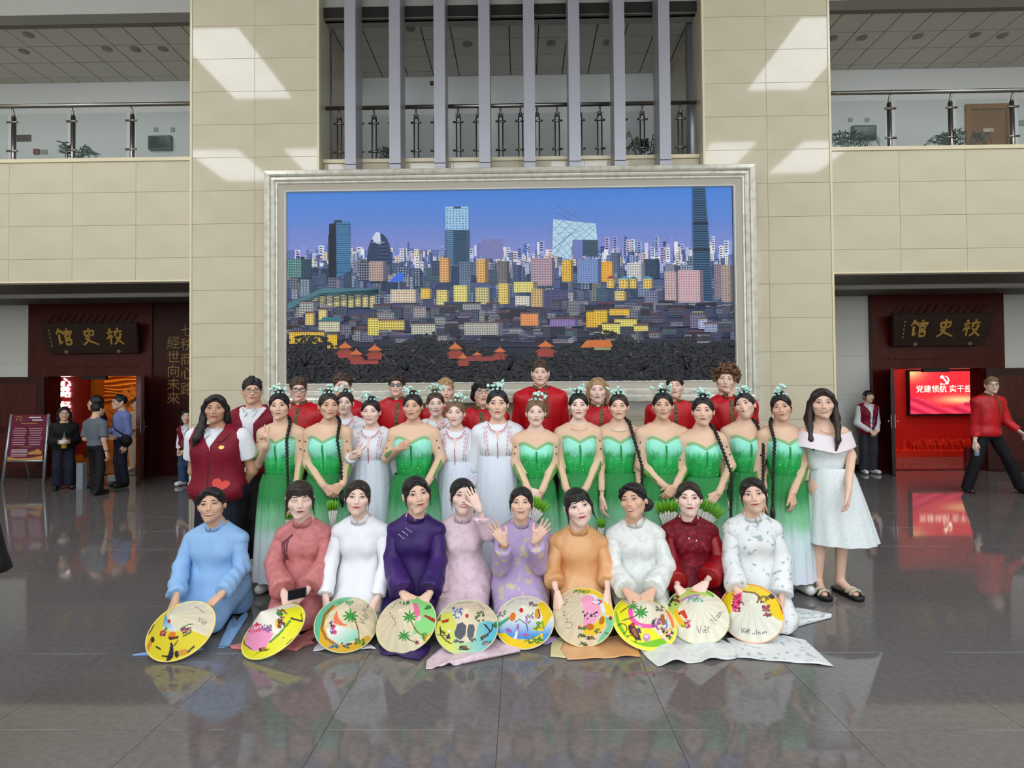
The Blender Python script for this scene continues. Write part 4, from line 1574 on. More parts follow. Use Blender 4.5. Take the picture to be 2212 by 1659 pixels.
class Cloth:
    """a garment mesh with a BVH so that trims can be laid on it from the front"""

    def __init__(self, v, q):
        self.v, self.q = v, q
        self.bvh = BVHTree.FromPolygons(v.tolist(), q.tolist())

    def lay(self, pts, off=0.003, y0=-1.2, d=(0, 1, 0)):
        out = []
        for x, z in pts:
            h = self.bvh.ray_cast(Vector((x, y0, z)), Vector(d))
            out.append((x, (h[0].y if h[0] else -0.1) - off, z))
        return np.array(out)

    def patch(self, geo, pts, m, off=0.003):
        """fan polygon laid on the cloth"""
        c = np.mean(np.array(pts), 0)
        p = self.lay([tuple(c)] + list(pts), off)
        n = len(pts)
        geo.add(p, [(0, 1 + i, 1 + (i + 1) % n) for i in range(n)], m)

    def band(self, geo, line, w, m, off=0.003, sub=4):
        """ribbon along a polyline (x, z)"""
        L, R = [], []
        pts = []
        for a, b in zip(line[:-1], line[1:]):
            for k in range(sub):
                t = k / sub
                pts.append((a[0] + (b[0] - a[0]) * t, a[1] + (b[1] - a[1]) * t))
        pts.append(line[-1])
        for i, p in enumerate(pts):
            a, b = pts[max(0, i - 1)], pts[min(len(pts) - 1, i + 1)]
            dx, dz = b[0] - a[0], b[1] - a[1]
            l = math.hypot(dx, dz) + 1e-9
            nx, nz = -dz / l * w / 2, dx / l * w / 2
            L.append((p[0] + nx, p[1] + nz))
            R.append((p[0] - nx, p[1] - nz))
        v = self.lay(L + R, off)
        n = len(pts)
        geo.add(v, [(i, i + 1, n + i + 1, n + i) for i in range(n - 1)], m)


def vnormals(v, q):
    n = np.zeros_like(v)
    a = np.cross(v[q[:, 2]] - v[q[:, 0]], v[q[:, 3]] - v[q[:, 1]]) if q.shape[1] == 4 else np.cross(v[q[:, 1]] - v[q[:, 0]], v[q[:, 2]] - v[q[:, 0]])
    for k in range(q.shape[1]):
        np.add.at(n, q[:, k], a)
    return n / (np.linalg.norm(n, axis=1, keepdims=True) + 1e-12)


def wrinkle(v, q, amp, freq=(28, 28, 12), seed=0, n=5):
    """soft folds: displace along the normal by a few oblique waves"""
    r = np.random.RandomState(seed)
    d = np.zeros(len(v))
    for k in range(n):
        w = r.normal(size=3) * np.array(freq) * r.uniform(0.5, 1.3)
        d += np.sin(v @ w + r.uniform(0, 6.28)) * r.uniform(0.4, 1)
    return v + vnormals(v, q) * (d / n * 2 * amp)[:, None]


class Fig:
    """one person: skeleton from the photo's measurements; body first, clothes laid over it"""

    def __init__(self, label, hx, top, chin, Y, sex='f', skin='a', hair=('updo', 'black'), yaw=0, pitch=0, roll=0, kneel=False, bx=None,
                 face=None, L=None, R=None, lh=None, rh=None, wide=1.0, rot=0.0, group=None, sw=None, hs=None, bodyres=0.023, stance=0.085, bare=False, lean=0.0, hdy=None, drop=0.085, steps=None):
        self.sex, self.Y, self.kneel, self.wide = sex, Y, kneel, wide
        hw = at(hx, (top + chin) / 2, Y)
        rx = hw[0] if bx is None else at(bx, chin, Y)[0]
        self.root = tag(empty('person', (rx, Y, 0)), label, 'person', group)
        self.root.rotation_euler = (0, 0, math.radians(rot))
        self.rot = math.radians(rot)
        self.hs = hs = hs or min(1.1, max(0.88, (chin - top) / (FPX / Y) / 0.236))
        self.o = np.array([rx, Y, 0.0])
        hdy = (-0.03 if not kneel else -0.06) if hdy is None else hdy
        self.hc = hc = np.array([hw[0] - rx, hdy, hw[2]]) if not rot else np.array([0, hdy, hw[2]])
        if not rot:      # people look towards the photographer
            yaw += 0.85 * math.degrees(math.atan2(-hw[0], Y))
            pitch += 0.75 * math.degrees(math.atan2(CAMH - hw[2], Y))
        self.R3 = rotm(yaw, pitch, roll)
        self.stat = hc[2] + 0.118 * hs
        self.zs = hc[2] - 0.115 * hs - drop
        k = self.stat / (1.62 if sex == 'f' else 1.76) if not kneel else 1.0
        self.k = k
        self.sw = (sw or (0.145 if sex == 'f' else 0.176)) * (k if not kneel else 1)
        self.zp = 0.525 * self.stat if not kneel else 0.23
        self.py = 0.0 if not kneel else 0.06
        nb = np.array([hc[0] * 0.55, 0.012, self.zs + 0.035])
        self.nb = nb
        s = self.sw
        dzs = (0.046 if kneel else 0.036) if sex == 'f' else 0.048
        if kneel:
            self.zs -= 0.012
        self.sh = {-1: np.array([hc[0] * 0.5 - s, 0.01, self.zs - dzs]), 1: np.array([hc[0] * 0.5 + s, 0.01, self.zs - dzs])}
        self.el, self.wr = {}, {}
        for sd, sp in ((-1, L), (1, R)):
            self.arm_pose(sd, sp or 'side')
        self.hand = {-1: lh, 1: rh}
        self.skin = skin_mat(skin)
        fo = dict(face or {})
        fo['skin'] = skin
        fo['skincol2'] = tuple(int(a * 0.55 + b * 0.45) for a, b in zip(SKIN[skin][0], (120, 70, 60))) if sex == 'f' else SKIN[skin][1]
        self.bare = bare
        self.legs(stance, steps)
        self.body(bodyres, fo)
        if hair:
            hm = hair_mesh(hair[0], hair_mat(hair[1]))
            self.hair = inst('hair', hm, self.root, mat4=self.headm())
            self.hair.material_slots[0].link = 'OBJECT'
            self.hair.material_slots[0].material = hair_mat(hair[1])

    def headm(self):
        m = Matrix(self.R3.tolist()).to_4x4()
        return Matrix.Translation(self.hc.tolist()) @ m @ Matrix.Diagonal((self.hs * (1.06 if self.sex == 'm' else 1.09), self.hs, self.hs, 1))

    def P(self, px, py, dy):
        return at(px, py, self.Y + dy) - self.o

    def arm_pose(self, sd, sp):
        s, zs, k = self.sh[sd], self.zs, self.k
        fl = 1.0 if not self.kneel else 0.97
        if isinstance(sp, str):
            if sp == 'side':
                e, w = s + np.array([sd * 0.045, 0.03, -0.285]) * k, s + np.array([sd * 0.05, -0.03, -0.53]) * k
            elif sp == 'clasp':
                e = s + np.array([sd * 0.05, 0.02, -0.28]) * k
                w = np.array([s[0] - sd * (self.sw - 0.06), -0.175, zs - 0.47 * k])
            elif sp == 'back':
                e, w = s + np.array([sd * 0.06, 0.07, -0.28]) * k, np.array([s[0] - sd * 0.06, 0.14, zs - 0.48 * k])
            elif sp == 'lap':
                e = s + np.array([sd * 0.055, 0.0, -0.27])
                w = np.array([s[0] - sd * (self.sw - 0.07), -0.3, zs - 0.4])
            elif sp == 'waist':
                e = s + np.array([sd * 0.05, 0.02, -0.28]) * k
                w = np.array([s[0] - sd * (self.sw - 0.05), -0.2, zs - 0.33 * k])
        else:
            e, w = self.P(*sp[0]), self.P(*sp[1])
        self.el[sd], self.wr[sd] = np.array(e), np.array(w)

    def legs(self, st, steps):
        zp, k = self.zp, self.k
        self.hip, self.kn, self.an, self.toe = {}, {}, {}, {}
        for sd in (-1, 1):
            self.hip[sd] = np.array([sd * 0.08 * k, self.py, zp - 0.03])
            if self.kneel:
                self.kn[sd] = np.array([sd * 0.09, -0.2, 0.085])
                self.an[sd] = np.array([sd * 0.08, 0.14, 0.06])
                self.toe[sd] = np.array([sd * 0.08, 0.28, 0.04])
            else:
                f = (0, 0) if steps is None else steps[0 if sd < 0 else 1]
                self.kn[sd] = np.array([sd * st + f[0] * 0.5, f[1] * 0.5 - 0.015, zp * 0.52])
                self.an[sd] = np.array([sd * st + f[0], 0.03 + f[1], 0.085])
                self.toe[sd] = np.array([sd * (st + 0.03) + f[0], -0.12 + f[1], 0.035])

    # --- primitives
    def tline(self, t):
        a = np.array([0, self.py, self.zp])
        b = np.array([self.nb[0] * 0.9, 0.01, self.zs])
        return a + (b - a) * t

    def torso(self, F, e=0.0, bust=True, upper=True):
        k = self.k * self.wide
        f = self.sex == 'f'
        spec = [(0.0, (0.165, 0.118, 0.105)), (0.36, (0.118, 0.09, 0.13)), (0.66, (0.135, 0.102, 0.13)), (0.86, (0.14, 0.085, 0.08))] if f else \
               [(0.0, (0.16, 0.115, 0.11)), (0.36, (0.15, 0.11, 0.15)), (0.66, (0.17, 0.122, 0.15)), (0.86, (0.172, 0.1, 0.085))]
        for t, r in spec:
            F.ell(self.tline(t), np.array(r) * np.array([k, k, self.k]) + e, 0.06)
        for sd in (-1, 1):
            F.cap(self.tline(0.97), self.sh[sd], 0.055 + e, 0.046 + e, 0.05)
            F.cap(self.nb + np.array([0, 0.015, 0.02]), self.sh[sd] + np.array([0, 0.01, 0.005]), 0.04 + e * 0.6, 0.04 + e, 0.04)
        if f and bust:
            for sd in (-1, 1):
                F.ell(self.tline(0.68) + np.array([sd * 0.062 * k, -0.072, 0]), np.array([0.055, 0.044, 0.052]) * k + e, 0.045)
        return F

    def neck(self, F, e=0.0):
        r = 0.05 if self.sex == 'f' else 0.058
        F.cap(self.hc + np.array([0, 0.03, -0.08]), self.nb, r * self.hs + e - 0.003, r * self.hs + 0.006 + e, 0.03)

    def arm(self, F, sd, e=0.0, k=0.02):
        m = 1.0 if self.sex == 'f' else 1.2
        q = self.k * (0.5 + 0.5 * self.wide)
        F.chain([self.sh[sd], self.el[sd], self.wr[sd]], [0.047 * m * q + e, 0.036 * m * q + e, 0.024 * m + e], k)

    def leg(self, F, sd, e=0.0):
        q = self.k * (0.6 + 0.4 * self.wide)
        F.chain([self.hip[sd], self.kn[sd], self.an[sd]], [0.083 * q + e, 0.055 * q + e, 0.036 * q + e], 0.03)

    def box(self, z0=None, pad=0.1):
        P = list(self.sh.values()) + list(self.el.values()) + list(self.wr.values()) + [self.tline(0)] + list(self.hip.values())
        P = np.array(P)
        lo, hi = P.min(0) - pad - 0.04, P.max(0) + pad + 0.04
        lo[:2] = np.minimum(lo[:2], [-0.26 * self.wide, -0.24])
        hi[:2] = np.maximum(hi[:2], [0.26 * self.wide, 0.2])
        if z0 is not None:
            lo[2] = z0
        return lo, hi

    def body(self, h, fo):
        g = Geo()
        low = 0.02 <= h < 0.023 or h > 0.024
        hk = self.sex + ('low' if low else '')
        v, q, _ = head_base(hk)
        sc = np.array([self.hs * (1.06 if self.sex == 'm' else 1.09), self.hs, self.hs])
        w = np.clip((v[:, 2:3] + 0.15) / 0.075, 0, 1)
        w = w * w * (3 - 2 * w)
        vv = v * sc
        g.add((vv @ self.R3.T) * w + vv * (1 - w) + self.hc, q, self.skin)
        for pv, pf, m in face_patches(hk, fo):
            g.add((pv * sc) @ self.R3.T + self.hc, pf, m)
        lo, hi = self.box(0.0)
        P = np.array(list(self.an.values()) + list(self.toe.values()) + list(self.kn.values()))
        lo = np.minimum(lo, P.min(0) - 0.1)
        hi = np.maximum(hi, P.max(0) + 0.1)
        hi[2] = max(hi[2], self.hc[2] - 0.05)
        F = Field(lo, hi, h)
        e = -0.004
        self.torso(F, e)
        self.neck(F, 0.003)
        for sd in (-1, 1):
            self.arm(F, sd, 0.0 if self.bare else e)
            self.leg(F, sd, e)
            F.cap(self.an[sd], self.toe[sd], 0.033, 0.026, 0.02, sq=None)
        bv, bq = F.mesh()
        g.add(bv, bq, self.skin)
        for sd in (-1, 1):
            hd = self.hand[sd]
            if hd is False:
                continue
            pose, fd, pn, th = hd or ('relax', None, None, None)
            if fd is None:
                fd = self.wr[sd] - self.el[sd]
                fd = fd / np.linalg.norm(fd)
                if not self.kneel:
                    fd = fd + np.array([0, 0, -0.2])
            pn = pn if pn is not None else (-sd, 0.3, 0.0)
            th = th if th is not None else (0, -1, 0.6)
            hv, hq = hand_geo(pose, self.wr[sd], fd, pn, th, 0.95 if self.sex == 'f' else 1.08, low)
            g.add(hv, hq, self.skin)
        self.bodyobj = g.obj('body', self.root, True)

    # --- clothes
    def put(self, name, v, q, m, wr=0.0, seed=1, freq=(26, 26, 12)):
        if wr:
            v = wrinkle(v, q, wr, freq, seed)
        Geo().add(v, q, m).obj(name, self.root, True)
        return Cloth(v, q)

    def sleeve(self, F, sd, r, frac=0.95, k=0.03):
        """r=(shoulder, elbow, cuff)"""
        S = F.like()
        s, e, w = self.sh[sd], self.el[sd], self.wr[sd]
        c = e + (w - e) * frac
        d = (w - e) / (np.linalg.norm(w - e) + 1e-9)
        S.chain([s, e], [r[0], r[1]], 0.02)
        S.cap(e, c + d * r[2] * 0.9, r[1], r[2] * 1.06, 0.02)
        R = r[2] * 2.4 + 0.03
        sl, P = S.block(c - R, c + R)
        if sl is not None:
            x, y, z = P[0] - c[0], P[1] - c[1], P[2] - c[2]
            pl = -(x * d[0] + y * d[1] + z * d[2])
            ball = np.sqrt(x * x + y * y + z * z) - R
            S.V[sl] = np.maximum(S.V[sl], -np.maximum(pl, ball))
        F.join(S, k)
        return F

    def short_sleeve(self, F, sd, r, frac, k=0.02):
        S = F.like()
        s, e = self.sh[sd], self.el[sd]
        c = s + (e - s) * frac
        d = (e - s) / np.linalg.norm(e - s)
        S.cap(s, c + d * r[1], r[0], r[1], 0.02)
        R = r[1] * 2.4
        sl, P = S.block(c - R, c + R)
        x, y, z = P[0] - c[0], P[1] - c[1], P[2] - c[2]
        pl = -(x * d[0] + y * d[1] + z * d[2])
        S.V[sl] = np.maximum(S.V[sl], -np.maximum(pl, np.sqrt(x * x + y * y + z * z) - R))
        F.join(S, k)

    def neckcut(self, F, dz=0.04, rad=0.085):
        """open the garment round the neck"""
        c = self.nb
        F.cut(lambda x, y, z: np.minimum(z - (self.zs + dz), rad * self.hs - np.sqrt((x - c[0]) ** 2 + (y - c[1]) ** 2)))
        F.cut(lambda x, y, z: z - (self.zs + dz + 0.03))

    def field(self, h=0.0125, z0=0.0, pad=0.12):
        lo, hi = self.box(z0, pad)
        return Field(lo, hi, h)

    def collar(self, m, r=None, hgt=0.045, name='collar', gap=0.1, dz=0.0, flare=1.12, dy=-0.004):
        r = r or (0.056 if self.sex == 'f' else 0.067) * self.hs
        c = self.nb * 0.6 + (self.hc + np.array([0, 0.032, -0.16 * self.hs])) * 0.4
        c = np.array([c[0], c[1] + dy, self.zs + 0.04 + dz])
        v, f = ring_collar(c, r, hgt, m, gap=gap, flare=flare)
        g = Geo().add(v, f, m)
        return g.obj(name, self.root, True)

    def skirt(self, name, m, z0, z1, r0, r1, n=72, nz=12, amp=0.03, seed=1, cyc=15, cx=0.0, cy=0.0, dx1=0.0, pw=0.8):
        rg, am = [], []
        for i in range(nz + 1):
            t = i / nz
            q = t ** pw
            rg.append((cx + dx1 * t, cy, z0 + (z1 - z0) * t, r0[0] + (r1[0] - r0[0]) * q, r0[1] + (r1[1] - r0[1]) * q))
            am.append(amp * (0.25 + 0.75 * t))
        v, q = loft(rg, n, pleats(seed, cyc, am))
        Geo().add(v, q, m).obj(name, self.root, True)
        return Cloth(v, q)

    def trousers(self, m, flare=0.02, z0=0.06, h=0.018, name='trousers'):
        h = 0.03 if 4.9 < self.Y < 6 else h
        P = np.array(list(self.an.values()) + list(self.hip.values()) + list(self.kn.values()))
        F = Field(np.minimum(P.min(0) - 0.16, [-0.3, -0.2, z0]), np.maximum(P.max(0) + 0.2, [0.3, 0.2, 0]), h)
        F.ell(self.tline(0), np.array([0.168, 0.122, 0.11]) * self.k * self.wide + 0.012, 0.05)
        for sd in (-1, 1):
            q = self.k * (0.6 + 0.4 * self.wide)
            F.chain([self.hip[sd], self.kn[sd], self.an[sd] - np.array([0, 0, 0.03])], [0.09 * q, 0.068 * q + flare * 0.5, 0.055 * q + flare], 0.03)
        F.cut(lambda x, y, z: z0 - z)
        v, q = F.mesh()
        return self.put(name, v, q, m, 0.004, 3, (20, 20, 14))

    def shoes(self, m, sole=None):
        if self.Y > 4.75 and self.Y < 6:
            return
        for sd in (-1, 1):
            a, t = self.an[sd], self.toe[sd]
            F = Field(np.minimum(a, t) - 0.12, np.maximum(a, t) + 0.1, 0.014)
            F.cap((a[0], a[1] + 0.02, 0.052), (t[0], t[1], 0.042), 0.044, 0.04, 0.02)
            F.cap((a[0], a[1], 0.05), (a[0], a[1], 0.1), 0.045, 0.04, 0.02)
            F.cut(lambda x, y, z: 0.004 - z)
            F.cut(lambda x, y, z: z - 0.1)
            v, q = F.mesh()
            g = Geo().add(v, q, m)
            o = g.obj('shoe', self.root, True)
            if sole:
                F2 = Field(np.minimum(a, t) - 0.12, np.maximum(a, t) + 0.1, 0.014)
                F2.cap((a[0], a[1] + 0.02, 0.03), (t[0], t[1], 0.03), 0.05, 0.046, 0.02)
                F2.cut(lambda x, y, z: z - 0.028)
                F2.cut(lambda x, y, z: 0.002 - z)
                v, q = F2.mesh()
                Geo().add(v, q, sole).obj('sole', o, True)

    def glasses(self, m, lens=None, rx=0.026, rz=0.019, th=0.0022, square=False):
        g = Geo()
        M4 = self.headm()
        gl = Geo()
        for s in (-1, 1):
            pts = []
            for k in range(21):
                a = 2 * math.pi * k / 20
                ca, sa = math.cos(a), math.sin(a)
                if square:
                    e = 0.55
                    ca, sa = math.copysign(abs(ca) ** e, ca), math.copysign(abs(sa) ** e, sa)
                pts.append((s * 0.033 + rx * ca, -0.106 + 0.012 * abs(s * 0.033 + rx * ca) / 0.06, 0.0 + rz * sa))
            v, f = tube(pts, th, 6, False)
            g.add(v, f, m)
            if lens:
                gl.add(np.array(pts[:-1]), [tuple(range(20))], lens)
            v, f = tube([(s * (0.033 + rx), -0.098, 0.004), (s * 0.08, -0.05, 0.006), (s * 0.082, 0.02, 0.0)], th * 0.9, 6)
            g.add(v, f, m)
        v, f = tube([(-0.008, -0.107, 0.003), (0, -0.109, 0.006), (0.008, -0.107, 0.003)], th, 6)
        g.add(v, f, m)
        o = g.obj('glasses', self.root, True)
        o.matrix_local = M4
        if lens:
            l = gl.obj('lenses', o)
        return o


# ================================================================ costumes
def cloth_m(name, c, r=0.7, var=None, sheen=0.2, bump=(55, 0.25, (1, 1, 0.6)), **k):
    return M(name, c, r=r, spec=0.3, var=var, bump=bump, **k)


white_cot = cloth_m('white_cotton', (228, 230, 234))
maroon = cloth_m('maroon_twill', (122, 16, 38), r=0.55)
blackcl = cloth_m('black_cloth', (22, 21, 24))
navycl = cloth_m('navy_cloth', (26, 28, 44))
redsatin = M('red_satin', (196, 14, 26), r=0.42, spec=0.45, var=((150, 6, 18), 5, (1, 1, 0.5), 0.4, 0.75), bump=(14, 0.5, (2, 2, 0.5)))
brocade = M('gold_brocade', (120, 92, 40), r=0.5, var=((44, 22, 10), 60, (1, 1, 1), 0.45, 0.6), bump=(90, 0.5, (1, 1, 1)))
nude = cloth_m('nude_mesh', (226, 190, 160), r=0.65)
bodice_m = M('aqua_green_bodice', r=0.5, spec=0.4, bump=(18, 0.7, (4, 4, 0.6)), ramp=('Z', [(0.88, (14, 128, 48)), (0.97, (22, 158, 66)), (1.05, (60, 196, 112)), (1.11, (150, 232, 204)), (1.25, (160, 236, 214))]))
skirt_m = M('green_white_tulle', r=0.75, spec=0.2, bump=(12, 0.6, (5, 5, 0.4)), ramp=('Z', [(0.1, (226, 232, 244)), (0.4, (212, 230, 230)), (0.58, (132, 198, 152)), (0.76, (58, 144, 80)), (1.1, (40, 118, 62))]))
leafgreen = M('sequin_leaf', (86, 140, 56), r=0.3, var=((150, 196, 104), 120, (1, 1, 1), 0.5, 0.62), bump=(160, 0.5, (1, 1, 1)))
gem = M('dark_gem', (30, 44, 36), r=0.1)
aqua_fl = M('pale_aqua_petal', (176, 230, 212), r=0.5, var=((226, 246, 238), 60, (1, 1, 1), 0.4, 0.65))
twig = M('green_twig', (76, 140, 120), r=0.5)
emb = M('red_embroidery', (176, 22, 38), r=0.7)
embk = M('dark_embroidery', (58, 30, 44), r=0.7)
goldm = M('gold_metal', (206, 160, 84), r=0.25, m=1.0)
pearl = M('pearl', (236, 232, 224), r=0.2)
whiteshoe = M('white_shoe', (226, 226, 224), r=0.4)
blackshoe = M('black_shoe', (20, 19, 20), r=0.3)
jeans = cloth_m('blue_jeans', (52, 72, 102))


def fig_trim(fig, name, geo):
    return geo.obj(name, fig.root, True)


# ---- flower headdress (shared meshes) and braid
FLOWERS = {}


def flowers(var):
    if var not in FLOWERS:
        r = random.Random(var)
        g = Geo()
        for k in range(7 + var % 3):
            a = r.uniform(-1.3, 1.3)
            base = np.array([r.uniform(-0.03, 0.03), r.uniform(0.0, 0.05), 0.12])
            tip = base + np.array([math.sin(a) * r.uniform(0.03, 0.09), r.uniform(-0.03, 0.02), math.cos(a) * r.uniform(0.025, 0.075)])
            mid = (base + tip) / 2 + np.array([0, 0, 0.012])
            v, f = tube([base, mid, tip], [0.0022, 0.002, 0.0015], 5)
            g.add(v, f, twig)
            for q in range(r.choice([2, 3, 3])):
                c = tip + np.array([r.uniform(-1, 1), r.uniform(-1, 1), r.uniform(-1, 0.6)]) * 0.012
                v, f = ico(c, np.array([1, 1, 1.15]) * r.uniform(0.0095, 0.015), 1)
                g.add(v, f, aqua_fl)
        for k in range(0, 9, 2):
            t = math.pi * (k + 0.5) / 9
            v, f = ico((0.052 * math.cos(t), 0.03 - 0.05 * math.sin(t), 0.108 + 0.012 * math.sin(t)), r.uniform(0.009, 0.013), 1)
            g.add(v, f, aqua_fl)
        FLOWERS[var] = g.mesh('flower_headdress', True)
    return FLOWERS[var]


def headdress(fig, var):
    inst('flower_headdress', flowers(var), fig.root, mat4=fig.headm())


def braid(fig, side, length=0.62, end=None, m=None):
    """plait from the nape over one shoulder, down the front"""
    m = m or hair_mat('black')
    hc = fig.hc
    s = side
    p0 = hc + np.array([s * 0.05, 0.06, -0.09])
    p1 = np.array([hc[0] + s * 0.085, -0.02, fig.zs + 0.06])
    p2 = np.array([hc[0] + s * 0.1, -0.135, fig.zs - 0.07])
    p3 = p2 + np.array([s * (0.02 if end is None else end), -0.035, -0.2])
    p4 = p2 + np.array([s * (0.035 if end is None else end), -0.01, -length])
    P = [p0, p1, p2, p3, p4]
    seg = np.linalg.norm(np.diff(P, axis=0), axis=1)
    cum = np.concatenate([[0], np.cumsum(seg)])
    n = int(cum[-1] / 0.0145)
    g = Geo()
    for k in range(n):
        d = cum[-1] * k / n
        i = min(len(seg) - 1, int(np.searchsorted(cum, d, 'right') - 1))
        t = (d - cum[i]) / seg[i]
        c = P[i] + (P[i + 1] - P[i]) * t
        w = 0.0145 * (1 - 0.25 * k / n)
        v, f = ico((0, 0, 0), (w * 0.85, w * 0.85, w * 1.2), 1)
        a = 0.45 * (1 if k % 2 else -1)
        R = np.array([[math.cos(a), 0, math.sin(a)], [0, 1, 0], [-math.sin(a), 0, math.cos(a)]])
        g.add(v @ R.T + c + np.array([w * 0.24 * (1 if k % 2 else -1), 0, 0]), f, m)
    v, f = tube([p4 + np.array([0, 0, 0.02]), p4 + np.array([0, 0, -0.05]), p4 + np.array([0.004, 0, -0.11])], [0.012, 0.02, 0.006], 10)
    g.add(v, f, m)
    g.obj('braid', fig.root, True)


def dancer(f, var, br=0, brlen=0.62, brend=None, seed=1, rings=None, necklace=False):
    zs, k = f.zs, f.k
    F = f.field(0.013, f.zp - 0.02)
    wz = f.zp + 0.12
    f.torso(F, 0.003)
    F.cut(lambda x, y, z: (wz + 0.02) - z)
    f.neckcut(F, 0.045)
    A = F.like()
    for sd in (-1, 1):
        f.arm(A, sd, 0.004)
    F.join(A, 0.02)
    v, q = F.mesh()
    top = f.put('sheer_top', v, q, nude, 0.0015, seed, (40, 40, 40))
    B = f.field(0.0118, f.zp - 0.02)
    f.torso(B, 0.009)
    zb = zs - 0.115 * k
    cx = f.tline(0.7)[0]
    B.cut(lambda x, y, z: z - (zb + 0.045 * np.minimum(1, np.abs(x - cx) / 0.085) ** 0.8 - 0.025 * np.clip((np.abs(x - cx) - 0.1) / 0.05, 0, 1) + np.clip(y - 0.0, 0, 0.1) * 0.3))
    B.cut(lambda x, y, z: (wz - 0.03) - z)
    v, q = B.mesh()
    bod = f.put('bodice', v, q, bodice_m, 0.002, seed, (60, 60, 14))
    g = Geo()
    bod.band(g, [(cx, zb - 0.005), (cx + 0.004, zb - 0.1), (cx, wz - 0.02)], 0.016, M('bodice_seam_green', (26, 150, 70), r=0.5), 0.002)
    # gauzy green edge above the bodice
    line = [(cx + s * x, zb + 0.045 * min(1, x / 0.085) ** 0.8 + 0.012 - 0.02 * max(0, (x - 0.1) / 0.05)) for s, x in ((-1, 0.135), (-1, 0.1), (-1, 0.07), (-1, 0.035), (1, 0.0), (1, 0.035), (1, 0.07), (1, 0.1), (1, 0.135))]
    top.band(g, line, 0.02, M('green_gauze', (136, 182, 126), r=0.8), 0.004)
    rr = random.Random(seed)
    for i in range(16):
        x, z = cx + rr.uniform(-0.09, 0.09), rr.uniform(wz, zb - 0.06)
        p = bod.lay([(x, z)], 0.002)[0]
        vv, ff = ico(p, 0.003, 1)
        g.add(vv, ff, pearl)
    fig_trim(f, 'bodice_trim', g)
    t0 = f.tline(0.3)
    f.skirt('skirt', skirt_m, wz - 0.015, 0.1, (0.14 * k * f.wide, 0.114 * k * f.wide), (0.218 * k * f.wide, 0.188 * k), amp=0.075, seed=seed, cyc=17, cx=t0[0] * 0.5, pw=0.48)
    # leaf appliques along the forearms and small gems on the sleeves
    for sd in (-1, 1):
        e, w, s = f.el[sd], f.wr[sd], f.sh[sd]
        d, u, n = frame_of(e, w)
        out = np.array([sd * 0.9, -0.55, 0.1])
        out = out - d * np.dot(out, d)
        out /= np.linalg.norm(out)
        a = e + (s - e) * 0.12 + out * 0.034
        b = e + (w - e) * 0.78 + out * 0.03
        mid = e + (w - e) * 0.3 + out * 0.036
        vv, ff = tube([a, (a * 0.4 + mid * 0.6), mid, (mid + b) / 2, b], [0.004, 0.018, 0.022, 0.017, 0.004], 10, True, 0.3, np.cross(d, out))
        Geo().add(vv, ff, leafgreen).obj('leaf_applique', f.root, True)
        g = Geo()
        for t in (0.25, 0.55):
            p = s + (e - s) * t + np.array([sd * 0.02, -0.045, 0])
            vv, ff = ico(p, (0.006, 0.004, 0.009), 1)
            g.add(vv, ff, gem)
        tag(fig_trim(f, 'sleeve_gems', g), kind='stuff')
    headdress(f, var)
    if br:
        braid(f, br, brlen, brend)
    if seed in (1, 12):
        f.shoes(whiteshoe)
    if necklace:
        c = np.array([f.nb[0], 0, zs + 0.03])
        pts = [(c[0] + 0.062 * math.sin(a), -0.052 - 0.035 * math.cos(a), c[2] - 0.035 * (1 + math.cos(a)) / 2) for a in np.linspace(-1.6, 1.6, 15)]
        vv, ff = tube(pts, 0.0035 if necklace == 'pearl' else 0.0016, 6)
        Geo().add(vv, ff, pearl if necklace == 'pearl' else goldm).obj('necklace', f.root, True)


def motif(cl, g, x, z, s, m1, m2):
    """cross-stitch sprig"""
    for dx, dz, w, h in ((0, 0, 0.5, 0.5), (-0.55, 0.35, 0.4, 0.28), (0.55, 0.35, 0.4, 0.28), (0, -0.6, 0.22, 0.5), (-0.4, -0.3, 0.3, 0.2), (0.4, -0.3, 0.3, 0.2), (0, 0.55, 0.24, 0.3)):
        cl.patch(g, [(x + (dx - w / 2) * s, z + dz * s), (x + dx * s, z + (dz - h / 2) * s), (x + (dx + w / 2) * s, z + dz * s), (x + dx * s, z + (dz + h / 2) * s)], m1, 0.0035)
    cl.patch(g, [(x - 0.12 * s, z - 0.95 * s), (x, z - 1.05 * s), (x + 0.12 * s, z - 0.95 * s), (x, z - 0.85 * s)], m2, 0.0035)


